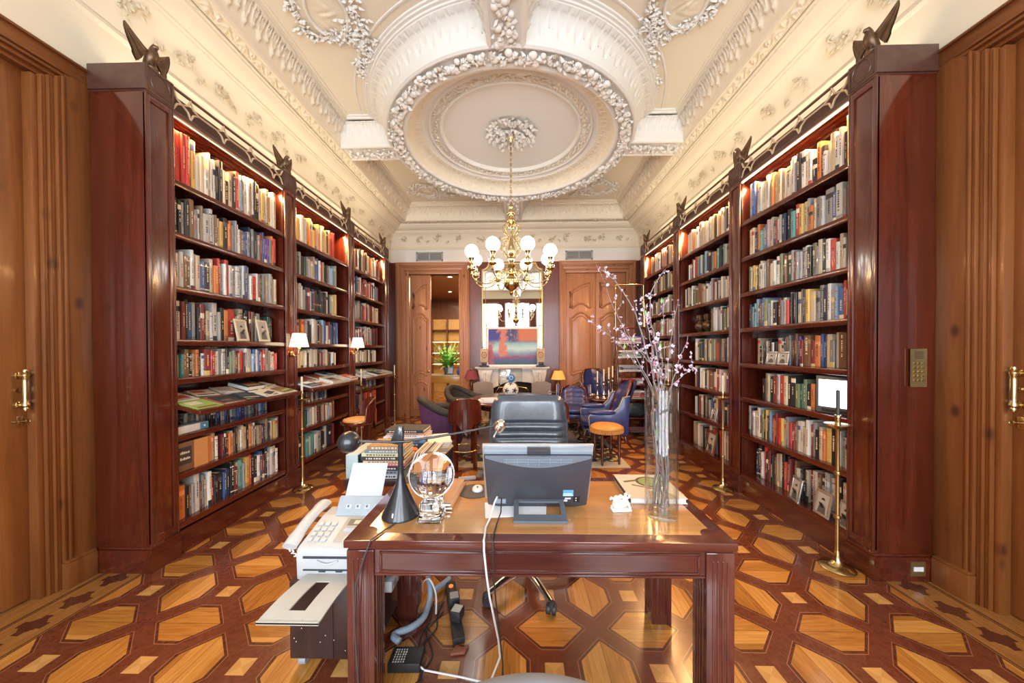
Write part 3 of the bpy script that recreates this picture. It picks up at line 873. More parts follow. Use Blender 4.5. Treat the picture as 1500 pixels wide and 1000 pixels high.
# ---------------------------------------------------------------- books
PAL = {'r': ((.55, .05, .035), 'red'), 'o': ((.72, .22, .05), 'orange'), 'y': ((.72, .47, .11), 'yellow'), 'w': ((.72, .70, .64), 'white'),
       'c': ((.60, .50, .34), 'cream'), 'g': ((.28, .28, .28), 'grey'), 'k': ((.022, .022, .026), 'black'), 'b': ((.055, .13, .36), 'blue'),
       'B': ((.27, .42, .58), 'pale blue'), 'v': ((.02, .035, .085), 'navy'), 'G': ((.20, .26, .12), 'olive green'), 'd': ((.03, .11, .07), 'dark green'),
       't': ((.10, .35, .33), 'teal'), 'm': ((.22, .035, .035), 'maroon'), 'n': ((.20, .105, .05), 'brown'), 'p': ((.13, .05, .30), 'purple'), 'P': ((.48, .28, .27), 'pink'),
       'h': ((.50, .49, .46), 'pale grey'), 's': ((.40, .28, .17), 'tan')}
def lum(c): return .3 * c[0] + .6 * c[1] + .1 * c[2]
def book_shape(m, h, t, d, col, rnd, detail=True):
    """upright book: spine at x=0 facing +x, body to -x, thickness along y centred, base z=0"""
    g_ = lum(col); q_ = rnd.uniform(.62, 1.05); cov = tuple(max(0, (g_ + (c - g_) * .95) * q_) for c in col)
    c_ = min(.0025, t * .15); r = min(.006, t * .25)
    acc = (.75, .68, .5) if lum(cov) < .16 else rnd.choice(((.03, .03, .035), (.03, .03, .035), (.4, .05, .04), (.06, .1, .25)))
    if rnd.random() < .25: acc = (.62, .48, .2)
    ht = t / 2
    sp = [(-r, -ht), (-r * .3, -ht * .8), (0, -ht * .4), (0, ht * .4), (-r * .3, ht * .8), (-r, ht)]
    # spine split in bands
    zs = [0, h]; cols = [cov]
    k = rnd.random()
    if k < .3: a = rnd.uniform(.08, .2); zs = [0, h * a, h]; cols = [acc if rnd.random() < .35 else tuple(q * .6 for q in cov), cov]
    elif k < .5: a = rnd.uniform(.6, .8); zs = [0, h * a, h * (a + .14), h]; cols = [cov, acc if rnd.random() < .5 else tuple(min(.8, q * 1.5 + .05) for q in cov), cov]
    elif k < .62: zs = [0, h * .07, h * .10, h * .84, h * .87, h]; cols = [cov, acc, cov, acc, cov]
    for i in range(len(cols)):
        m.c = cols[i]
        m.add([(x, y, z) for z in (zs[i], zs[i + 1]) for x, y in sp], [(j, j + 1, j + 7, j + 6) for j in range(5)])
    m.c = cov
    m.add([(-r, -ht, 0), (-d, -ht, 0), (-d, -ht, h), (-r, -ht, h)], [(0, 1, 2, 3)][::1])
    m.add([(-r, ht, 0), (-d, ht, 0), (-d, ht, h), (-r, ht, h)], [(3, 2, 1, 0)])
    q = h - .003
    m.c = (.68, .62, .5)
    m.add([(-r, -ht + c_, q), (-d + .003, -ht + c_, q), (-d + .003, ht - c_, q), (-r, ht - c_, q)], [(0, 3, 2, 1)])
    m.c = cov
    m.add([(x, y, h) for x, y in sp] + [(-.012 if t > .012 else -r, -ht + c_, h), (-.012 if t > .012 else -r, ht - c_, h)], [(0, 1, 2, 3, 4, 5, 7, 6)])
    m.add([(-r, -ht, h), (-d, -ht, h), (-d, -ht + c_, h), (-r, -ht + c_, h)], [(0, 3, 2, 1)])
    m.add([(-r, ht, h), (-d, ht, h), (-d, ht - c_, h), (-r, ht - c_, h)], [(0, 1, 2, 3)])
    m.add([(-r, -ht, 0), (-d, -ht, 0), (-d, ht, 0), (-r, ht, 0)], [(0, 1, 2, 3)])
    m.add([(-d, -ht, 0), (-d, ht, 0), (-d, ht, h), (-d, -ht, h)], [(0, 1, 2, 3)])
    if detail and t > .012:   # title along the spine: worn letter marks
        m.c = acc
        z = h * rnd.uniform(.22, .4); ze = h * rnd.uniform(.62, .92); w = t * rnd.uniform(.16, .30)
        while z < ze:
            l = rnd.uniform(.005, .014)
            m.add([(.0006, -w * .5, z), (.0006, w * .5, z), (.0006, w * .5, z + l), (.0006, -w * .5, z + l)], [(0, 1, 2, 3)])
            z += l + rnd.uniform(.003, .007) + (.012 if rnd.random() < .15 else 0)
    m.c = None
ORD = 'first second third fourth fifth sixth seventh eighth ninth tenth eleventh twelfth thirteenth fourteenth fifteenth sixteenth seventeenth eighteenth nineteenth twentieth'.split()
SHN = ['top', 'second', 'third', 'fourth', 'fifth', 'sixth', 'seventh', 'bottom']
stuff = MB(); BOOKN = 0
def row(sg, k, i, seq, z, H, y0=None, y1=None, back=.045, rnd=None, solid=17, hmul=1.0):
    """a row of books from the near end to the far end; capitals/lower letters pick the colour, digits after a letter set thickness"""
    global BOOKN
    FX = FL if sg < 0 else FR
    a = BY[k] + PW + .012 if y0 is None else y0; e = BY[k] + 1.343 - .012 if y1 is None else y1
    if len(seq) > 22 or k > 0:
        rx = random.Random(len(seq) * 31 + i * 7 + k)
        for _ in range(6 if k == 0 else 4):
            p_ = rx.randrange(4, len(seq) - 2)
            while seq[p_] in '+-^_': p_ += 1
            seq = seq[:p_] + rx.choice('wcghknmsw') + '-' + seq[p_:]
    items = []; j = 0
    while j < len(seq):
        c = seq[j]; j += 1; mod = ''
        while j < len(seq) and seq[j] in '+-^_': mod += seq[j]; j += 1
        items.append((c, mod))
    ths = []
    for c, mod in items:
        t = rnd.uniform(.019, .037)
        t *= 1.55 ** mod.count('+') * .72 ** mod.count('-')
        ths.append(t)
    tot = sum(ths) + .0012 * len(ths); avail = e - a
    if tot > 0:
        f = avail / tot
        f = min(f, 1.35)
        ths = [t * f for t in ths]
    y = a
    for n, ((c, mod), t) in enumerate(zip(items, ths)):
        if c == ' ': y += t * 1.2; continue
        h = H * (rnd.uniform(.62, .84)) * hmul
        if '^' in mod: h = H * .9
        if '_' in mod: h = H * .52
        d = min(.27, h * rnd.uniform(.68, .8)); d = min(d, .335 - back)
        col, cname = PAL[c]
        bk = back + rnd.uniform(-.008, .012)
        loc = (FX + sg * bk, y + t / 2, z + .0012)
        rz = 0 if sg < 0 else PI
        if k == 0 and n < solid:
            m = MB(); book_shape(m, h, t - .0012, d, col, rnd)
            o = m.build('book', bookm, None, smooth=False, loc=loc, rz=rz, fix=False)
            size = 'tall ' if h > H * .78 else ('short ' if h < H * .66 else '')
            thick = 'thick ' if t > .042 else ('thin ' if t < .022 else '')
            where = 'television bookcase' if sg > 0 else 'doorway-end ledge bookcase'
            tag(o, '%s%s%s book, %s from doorway end of %s shelf, %s' % (size, thick, cname, ORD[n], SHN[i], where), 'book', 'books on the bookcase shelves')
            BOOKN += 1
        else:
            stuff.at(*loc, rz=rz); book_shape(stuff, h, t - .0012, d, col, rnd, k < 1); stuff.at()
        y += t
rb = random.Random(11)
HL = [3.19 - 2.75, .35, .36, .36, .255, .15, .255, .33]
HR = [3.19 - 2.795, .335, .33, .33, .33, .315, .34, .40]
LROWS = ['r^r^r^r^r^k-y+^wcw_wwk-kck_ckrwBwwkkcycowc', 'okk-gkn+g+h+hcykoogg-nbbgv-gkghmbppgor', 'kchnwcb+kcorgrwghBbg-wr+ngchgc', 'ky+wk-b+gmcwh^koR'.replace('R', 'r+') + 'mckkmnggkvdk',
         'kwGtnkokwm+r+wgwkGgmrkwgwBbwbwrghhwr', 'hvbwkygcgkkbwbkwBbpgwBBbw', 'osw mkmocnks-ckosw-ks+pkwyhg', 'ko+k-hh^wmkkbvkmct+yrkkwbmkwhw']
RROWS = ['o+^kwwcw_ko+k_cwkwwccc+oGwcwwob^B^', 'gggh+bg+hgco+cy+rtkkvbPbgtokcc', 'tbwcwr+wkcgGkwghgm-gd+GwwcgcgwcwyycG', 'mcrbBgwvggc+yk-gckwrwgmkGbnbBtBv',
         'kgkg+n+gcvbo+mn+pmskckwkwk_w_k_c', 'okGdGkkcrwmkcgk', 'kwgwkyockgwcwwnmrgyroBkykGwwkg', 'wkgwwkhwnwmkwn mkrkwnkmkrwkv']
for i in range(8):
    z = SHL[i]; y0 = None
    if i == 6: y0 = BY[0] + PW + .30
    row(-1, 0, i, LROWS[i], z, HL[i], y0=y0, rnd=rb, back=.05 if i not in (3, 5) else (.105 if i == 3 else .16), hmul=1.04)
    z = SHR[i]
    y0 = BY[0] + PW + (.34 if i == 5 else .012)
    row(1, 0, i, RROWS[i], z, HR[i], y0=y0, rnd=rb, back=.05 if i not in (4, 7) else .125, hmul=1.0)
PL2 = {(-1, 1): ['ycyywcoocyowoycykor+r', 'kgkhkdowcb+bwrkkgwBtgh', 'nrnhhwgvmgvkkkvkkgccy', 'okonoggkkcgkBbkwbvkgb', 'whwcchwkwhwckmhwckwvw', 'kwkvkkwkgvkbkwk', 'scrmrkdkBhwhmkgwcBcmn', 'skckknt+t+twwhhkkvkkm'],
       (-1, 2): ['cwcwrkwckwcmkycsoc', 'wvwkbvwrwmrmrwrmr', 'hwkhwgsckwkrwmcr', 'vbkvhvcmhpmmgwkb', 'hkwhwckwhwkwckw', 'gbBbhkgBgkbgh', 'okrvokbovkror', 'orknmmpmrrgmg'],
       (1, 1): ['wckgwcockychwcchwcowcw', 'wbGGhtdtoggkvBdhbGrmmgwk', 'oscwgcghkcmBwcwkcmnGnGdscvw', 'omwcdGskhghgnd', 'scmhvcnrnGwckhvGdswn', 'snbmgwrrrcnmcnkwckvmc', 'csndkgkghmvcbhvkcmwvh', 'skcgycgorkgrkcmgkwcsw'],
       (1, 2): ['wwkcs+c+kwoP', 'kcwkykgwkc', 'wgwkGgkwgc', 'wskGchswkrm', 'cosywcsoyck', 'wkwGkgwkwbk', 'kckmgwksnkc', 'kmnkcwkgnkc']}
for (sg, k), rows in PL2.items():
    for i, s in enumerate(rows):
        if k == 2 and sg > 0: s = s + ''.join(rb.choice('wkcgnmsrGb') for _ in range(12))
        if k == 2 and sg < 0: s = s + ''.join(rb.choice(s) for _ in range(7))
        z = (SHL if sg < 0 else SHR)[i]; H = (HL if sg < 0 else HR)[i]
        y0 = BY[k] + PW + .012; y1 = None
        if (sg, k, i) == (1, 1, 3): y1 = BY[1] + PW + .49
        row(sg, k, i, s, z, H, y0=y0, y1=y1, rnd=rb, back=.05 if (sg, k, i) not in ((1, 1, 6), (1, 1, 7)) else .11, hmul=1.02)
so = stuff.build('shelved_books', bookm, None, smooth=False, fix=False)
tag(so, 'hundreds of further book spines filling the shelves towards the fireplace wall', 'books', kind='stuff')
# ---------------------------------------------------------------- writing desk
DT = .76
oakT = wood('honey_oak_top', (.36, .165, .05), (.50, .26, .09), 'X', .16, .5)
mahG = wood('mahogany_desk', (.050, .011, .009), (.125, .030, .019), 'X', .16, .7)
mahGV = wood('mahogany_desk_leg', (.050, .011, .009), (.125, .030, .019), 'Z', .16, .7)
DX0, DX1, DY0, DY1 = -.69, .83, 1.305, 1.97
desk = empty('writing_desk', ((DX0 + DX1) / 2, (DY0 + DY1) / 2, 0), 0, 'polished mahogany writing desk with honey coloured top and square reeded legs', 'desk')
ox, oy = desk.location.x, desk.location.y
def dbox(M_, x0, x1, y0, y1, z0, z1, b=0): M_.box(x0 - ox, x1 - ox, y0 - oy, y1 - oy, z0, z1, b)
m = MB(); dbox(m, DX0, DX1, DY0, DY1, DT - .032, DT - .001, .003); dbox(m, DX0 + .012, DX1 - .012, DY0 + .012, DY1 - .012, DT - .044, DT - .03, .003); m.build('table_top', mahG, desk)
m = MB(); b_ = .058; r0 = .05
pts = []
for cx_, cy_, a0 in ((DX0 + b_, DY0 + b_, PI / 2), (DX1 - b_, DY0 + b_, PI), (DX1 - b_, DY1 - b_, -PI / 2), (DX0 + b_, DY1 - b_, 0)):
    for i in range(7):
        a = a0 - PI / 2 * i / 6
        pts.append((cx_ + r0 * math.cos(a) - ox, cy_ + r0 * math.sin(a) - oy))
m.prism(pts, DT - .004, DT, 'Z'); m.build('veneer_field', oakT, desk, smooth=False)
LW = .108
for x_ in (DX0 + .008, DX1 - .008 - LW):
    for y_ in (DY0 + .008, DY1 - .008 - LW):
        m = MB(); dbox(m, x_, x_ + LW, y_, y_ + LW, 0, DT - .044, .004)
        for k in range(4):
            q = x_ + .022 + k * .0185; dbox(m, q, q + .008, y_ - .003, y_ + LW + .003, .05, DT - .075, .002)
            q = y_ + .022 + k * .0185; dbox(m, x_ - .003, x_ + LW + .003, q, q + .008, .05, DT - .075, .002)
        m.build('leg', mahGV, desk)
for y_, s_ in ((DY0 + .02, -1), (DY1 - .05, 1)):
    m = MB(); a, c = DX0 + .008 + LW, DX1 - .008 - LW
    dbox(m, a, c, y_, y_ + .03, .615, DT - .044)
    yf = y_ - .004 if s_ < 0 else y_ + .034
    for z0, z1 in ((.626, .634), (.70, .708)): dbox(m, a + .02, c - .02, yf - .002, yf + .006, z0, z1, .002)
    for q in (a + .02, c - .028): dbox(m, q, q + .008, yf - .002, yf + .006, .626, .708, .002)
    dbox(m, a, c, y_ - .006, y_ + .036, .612, .622, .003)
    m.build('apron', mahG, desk)
for x_ in (DX0 + .02, DX1 - .05):
    m = MB(); dbox(m, x_, x_ + .03, DY0 + .008 + LW, DY1 - .008 - LW, .615, DT - .044); m.build('side_apron', mahG, desk)

# desk lamp: balancing arm on a cone
lamp = empty('balance_lamp', (-.535, 1.512, DT), 0, 'black balancing arm desk lamp with ball counterweight and cone base', 'lamp')
m = MB(); m.lathe([(0, .0005), (.082, .0005), (.083, .004), (.081, .010), (.06, .055), (.040, .098), (.024, .135), (.016, .17), (.0125, .20), (.012, .215)], 40)
m.build('cone_base', blackm, lamp, ang=60)
m = MB(); m.lathe([(.0135, .213), (.0135, .217)], 20); m.lathe([(.012, .217), (.0108, .30), (.0105, .345)], 20); m.build('post', blackm, lamp)
m = MB(); m.at(.015, -.0375, .03, rx=PI / 2 - .42); m.lathe([(0, 0), (.006, 0), (.006, .003), (0, .004)], 14); m.at(-.012, -.06, .022, rx=PI / 2 - .42); m.box(-.003, .003, -.006, .012, .0, .014, .001); m.at(-.004, -.072, .012, rz=-.5); m.box(-.003, .003, -.002, .004, .0, .016, .001)
m.at(); m.build('switch', chrome, lamp)
m = MB()
m.prism([(-.045, .325), (-.017, .395), (-.006, .40), (.012, .40), (.013, .33), (.012, .318), (-.012, .318)], -.011, .011, 'Y', .002)
m.build('pivot_block', blackm, lamp)
m = MB(); m.at(.002, -.0115, .385, rx=PI / 2); m.lathe([(.0, -.001), (.0065, -.001), (.0065, .002), (0, .003)], 16); m.build('pivot_screw', chrome, lamp)
m = MB(); bx_, bz_ = -.222, .335
m.tube([(bx_ + .04, -.02, bz_ + .0), (-.12, -.014, .334), (-.03, -.013, .331), (.05, -.013, .335)], .0058, 10)
m.build('counterweight_rod', blackm, lamp)
m = MB(); m.at(bx_, -.022, bz_ - .002, ry=-PI / 2); m.sph(.0475, n=32, m=20, cx=0); m.lathe([(.013, -.05), (.013, -.045), (.008, -.04)], 16); m.build('counterweight', blackm, lamp, ang=180)
m = MB(); m.tube([(.0, -.013, .332), (.15, -.013, .352), (.30, -.012, .378), (.43, -.012, .405)], [.0055, .0052, .0046, .0042], 10); m.build('lamp_arm', blackm, lamp)
m = MB(); m.sph(.023, .452, -.012, .408, 24, 16); m.at(.452, -.012, .408, ry=.7, rx=.4); m.lathe([(.012, -.03), (.026, -.024), (.027, -.012), (.0235, 0)], 24); m.at(); m.build('lamp_head', chrome, lamp, ang=50)
m = MB(); m.tube([(.452, -.012, .408), (.43, -.03, .375), (.424, -.034, .365)], [.004, .003, .0025], 8); m.sph(.006, .423, -.035, .362, 10, 8); m.build('aiming_handle', chrome, lamp)
cord = MB(); cord.tube([(-.53, 1.425, DT + .0045), (-.555, 1.37, DT + .0045), (-.572, 1.315, DT + .0042), (-.580, 1.2995, DT + .0042), (-.582, 1.298, DT - .004), (-.60, 1.295, DT - .05), (-.632, 1.285, DT - .16), (-.64, 1.288, .45), (-.63, 1.295, .2), (-.645, 1.27, .02), (-.66, 1.22, .004)], .0032, 8)
tag(cord.build('lamp_cord', plain('dark_rubber', (.05, .05, .055), .5)), 'thin grey cord hanging over the desk front from the balancing lamp', 'cord')

# crystal ball on a block
st = empty('crystal_stand', (-.388, 1.487, DT), 0, 'clear crystal block carrying the large crystal ball', 'stand')
m = MB(); m.box(-.05, .05, -.055, .055, .0005, .026, .003); m.build('stand_base', crystal, st)
m = MB(); m.box(-.044, .044, -.046, .046, .0275, .080, .003); m.build('stand_block', crystal, st)
m = MB()
for a in range(4): m.at(.033 * math.cos(a * PI / 2 + PI / 4), .033 * math.sin(a * PI / 2 + PI / 4), 0); m.cyl(.007, .0815, .0945, 12)
m.at(); m.build('stand_peg', crystal, st)
m = MB(); m.sph(.099, n=64, m=40); tag(m.build('crystal_ball', crystal, None, ang=180, loc=(-.388, 1.487, DT + .1905)), 'large clear crystal ball on a crystal block beside the desk lamp', 'crystal ball')

# folder, mouse, pad, papers
tanl = plain('tan_leather', (.46, .26, .13), .45)
t = empty('leather_folder', (-.36, 1.72, DT), -.06, 'tan leather folder lying behind the crystal ball', 'folder')
m = MB(); m.box(-.07, .055, -.155, .15, .001, .012, .003); m.box(-.06, .05, -.15, .145, .0225, .032, .004); m.build('cover', tanl, t)
m = MB(); m.box(-.062, .045, -.148, .142, .0125, .022); m.build('pages', paper, t, smooth=False)
m = MB(); m.box(-.035, .058, -.166, -.158, .004, .012, .003); m.box(-.03, .05, -.168, -.160, .02, .030, .003); m.build('clasp', chrome, t)
m = MB(); m.lathe([(0, .0006), (.086, .0006), (.088, .003), (.085, .005), (0, .005)], 44); tag(m.build('mouse_pad', plain('pad_felt', (.075, .065, .06), .7), None, loc=(-.235, 1.768, DT)), 'round dark mouse pad beside the monitor', 'mouse pad')
t = empty('computer_mouse', (-.222, 1.775, DT + .0052), .1, 'white computer mouse on the round dark pad', 'mouse')
m = MB()
def ms(u, v):
    a = u * 2 * PI; r = math.sin(PI / 2 * v) ; return (.029 * r * math.cos(a), .036 * r * math.sin(a), .0008 + .022 * math.cos(PI / 2 * v) ** .8)
m.grid(ms, 28, 10, True, True); m.lathe([(.0, .0006), (.028, .0006)], 20, False); m.build('mouse_shell', whitep, t, ang=180)
m = MB(); m.sph(.004, 0, -.016, .0215, 10, 8, sy=1.7); m.build('scroll_wheel', blackp, t)
m = MB(); m.at(-.07, 1.555, DT, rz=.12); m.box(-.09, .12, -.06, .09, .0005, .0015); m.at(.02, 1.56, DT, rz=-.1); m.box(-.11, .1, -.07, .08, .0018, .0026); m.at()
tag(m.build('paper_sheets', paper, smooth=False), 'loose white paper sheets under the monitor stand', 'paper')
t = empty('pen_cup', (-.42, 1.90, DT), 0, 'small clear cup of blue pens behind the crystal ball', 'pen cup')
m = MB(); m.lathe([(0, .0008), (.028, .0008), (.032, .07), (.029, .07), (.026, .006), (0, .006)], 20); m.build('cup', thin, t)
penm = plain('blue_pen', (.10, .12, .42), .4)
for i in range(7):
    a = i * 2.4; m = MB(); m.tube([(.010 * math.cos(a), .010 * math.sin(a), .008), (.026 * math.cos(a), .026 * math.sin(a), .10 + .012 * (i % 3))], .0032, 8); m.build('pen', penm if i % 3 else whitep, t)
m = MB(); m.box(-.05, .05, -.014, .014, .0008, .018, .006); tag(m.build('remote_handset', greyp, None, loc=(-.30, 1.925, DT), rz=.25), 'small grey handset lying at the far desk edge', 'remote')

# monitor, back towards us
mon = empty('monitor', (.08, 1.565, DT), 0, 'flat black computer monitor seen from behind on the desk', 'monitor')
tilt = math.atan2(.115, .29)
backm = plain('monitor_back', (.045, .045, .055), .38, coat=.1)
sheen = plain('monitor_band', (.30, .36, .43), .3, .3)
def T(M_): return M_.at(0, .055, .026, rx=tilt)
m = MB(); T(m); m.box(-.248, .248, .004, .016, 0, .312, .004); m.build('screen_frame', plain('silver_edge', (.55, .55, .55), .3, .6), mon)
m = MB(); T(m)
m.prism([(-.232, -.004), (-.18, -.016), (.18, -.016), (.232, -.004), (.24, .28), (-.24, .28)], -.032, .005, 'Y', .006); m.build('back_cover', backm, mon)
m = MB(); T(m); m.box(-.24, .24, -.026, .004, .282, .304, .004); m.build('top_band', sheen, mon)
m = MB(); T(m)
pts = [(-.232, .279)] + [(-.232 + .464 * i / 20, .27 - .052 * math.sin(PI * i / 20)) for i in range(21)] + [(.232, .279)]
m.prism(pts, -.037, -.030, 'Y'); m.build('vent_panel', plain('vent_grey', (.17, .20, .24), .4, .2), mon, smooth=False)
m = MB(); T(m)
for i in range(6): m.box(-.14 + i * .048, -.138 + i * .048, -.0385, -.036, .228 + .006 * abs(i - 2.5), .27)
for z_ in (.262, .25): m.box(-.15, .15, -.0385, -.036, z_, z_ + .002)
m.build('vent_grille', sheen, mon, smooth=False)
m = MB(); T(m); m.box(-.048, .055, -.030, .0, .284, .306, .003); m.build('camera_hump', backm, mon)
m = MB(); T(m); m.c = (.10, .35, .62); m.box(.118, .165, -.0335, -.0318, .052, .088); m.c = (.65, .75, .85); m.box(.118, .165, -.0340, -.0318, .056, .062); m.box(.12, .16, -.0340, -.0318, .066, .070)
m.c = (.6, .6, .6); m.box(.118, .14, -.0335, -.0318, .02, .03); m.box(.128, .155, -.0335, -.0318, .034, .042); m.c = (.01, .01, .01); m.box(.168, .196, -.0335, -.0318, .018, .05); m.c = (.5, .5, .5); m.box(.176, .182, -.034, -.0318, .038, .044); m.box(.176, .182, -.034, -.0318, .024, .03)
m.build('stickers', matte, mon, smooth=False)
m = MB(); T(m); m.box(-.196, -.146, -.035, -.030, .008, .034, .003); m.build('port_cover', sheen, mon)
m = MB(); footm = plain('stand_grey', (.11, .125, .145), .35, .2)
x0, x1 = -.108, .122
P0 = (-.122, .004); P1 = (.022, .036)
def fr(xa, xb, va, vb):
    m.add([(x, P0[0] + (P1[0] - P0[0]) * v, P0[1] + (P1[1] - P0[1]) * v + dz) for dz in (0, .008) for v in (va, vb) for x in (xa, xb)], [(0, 2, 3, 1), (4, 5, 7, 6), (0, 1, 5, 4), (2, 6, 7, 3), (0, 4, 6, 2), (1, 3, 7, 5)])
fr(x0, x1, 0, .26); fr(x0, x0 + .022, .26, .86); fr(x1 - .022, x1, .26, .86); fr(x0, x1, .86, 1.04)
m.box(x0, x1, -.126, -.12, .0005, .0125)
m.build('stand_frame', footm, mon, smooth=False)
m = MB(); m.box(x0 + .01, x1 - .01, .014, .034, .034, .075, .004); m.build('stand_neck', footm, mon)
cw = MB(); cw.tube([(-.105, 1.560, DT + .062), (-.115, 1.53, DT + .05), (-.13, 1.47, DT + .008), (-.142, 1.40, DT + .0055), (-.140, 1.33, DT + .0055), (-.140, 1.2985, DT + .0055), (-.139, 1.2985, DT - .0), (-.138, 1.290, DT - .03), (-.128, 1.284, DT - .12), (-.118, 1.288, .56), (-.085, 1.30, .38), (-.083, 1.36, .26), (-.13, 1.44, .08), (-.20, 1.48, .012), (-.26, 1.46, .0095), (-.24, 1.42, .0095), (-.15, 1.42, .0095), (-.10, 1.45, .0095), (-.13, 1.50, .0095), (-.27, 1.53, .010), (-.45, 1.565, .006), (-.47, 1.575, .012)], .0042, 8)
tag(cw.build('white_cable', whitep), 'white monitor cable hanging over the desk front down to the floor', 'cable')
cw = MB(); cw.tube([(-.085, 1.560, DT + .055), (-.085, 1.50, DT + .02), (-.10, 1.42, DT + .004), (-.106, 1.34, DT + .0042), (-.106, 1.2995, DT + .0042), (-.105, 1.298, DT - .0), (-.103, 1.287, DT - .04), (-.10, 1.284, DT - .15), (-.068, 1.285, .3), (-.066, 1.29, .05), (-.06, 1.28, .0085), (-.09, 1.2, .0085)], .003, 8)
tag(cw.build('black_cable', blackp), 'thin black cable hanging beside the white one at the desk front', 'cable')

# picture book, small book and figurine
t = empty('picture_book', (.665, 1.785, DT), -.02, 'large picture book with a green bowl on its cover beside the vase', 'book')
m = MB(); m.c = (.62, .54, .46); m.box(-.135, .135, -.155, .155, .001, .004); m.box(-.135, .135, -.155, .155, .0245, .0275); m.c = (.05, .05, .06); m.box(-.135, -.131, -.155, .155, .0041, .0244); m.build('book_cover', matte, t, smooth=False)
m = MB(); m.box(-.13, .128, -.15, .15, .0041, .0244); m.build('pages', paper, t, smooth=False)
m = MB(); m.c = (.20, .30, .10); m.at(.03, .05, .0276); m.lathe([(0, .0), (.062, .0), (.06, .0006), (0, .0007)], 28); m.c = (.04, .04, .03); m.lathe([(.062, .0), (.074, .0), (.073, .0004), (.062, .0005)], 28)
m.c = (.12, .08, .07); m.at(-.06, -.0, .0276, rz=-.5); m.box(-.02, .12, -.006, .006, 0, .0006); m.at(-.08, .06, .0276, rz=.3); m.box(-.03, .05, -.012, .006, 0, .0006); m.at(); m.build('cover_picture', matte, t, smooth=False)
t = empty('figurine', (.462, 1.565, DT), .1, 'small white porcelain figurine on a square foot before the picture book', 'figurine')
porc = plain('porcelain', (.78, .79, .76), .18, coat=.5)
m = MB(); m.box(-.045, .045, -.02, .02, .0006, .010, .003); m.build('foot', porc, t)
m = MB(); rr_ = random.Random(5)
m.sph(.024, -.012, 0, .030, 16, 10, sx=1.2); m.sph(.018, .016, 0, .034, 14, 10); m.sph(.015, -.020, -.002, .056, 14, 10); m.sph(.013, .020, 0, .056, 12, 8); m.sph(.010, .0, .0, .064, 12, 8); m.sph(.008, .024, 0, .074, 10, 8)
for _ in range(26): m.ico(rr_.uniform(.004, .008), rr_.uniform(-.04, .04), rr_.uniform(-.016, .016), rr_.uniform(.014, .04), 1)
m.tube([(-.03, 0, .05), (-.045, 0, .062), (-.05, 0, .052)], .005, 8); m.tube([(.02, 0, .05), (.036, -.004, .06), (.042, 0, .07)], .005, 8)
m.build('figure_group', porc, t, ang=60)

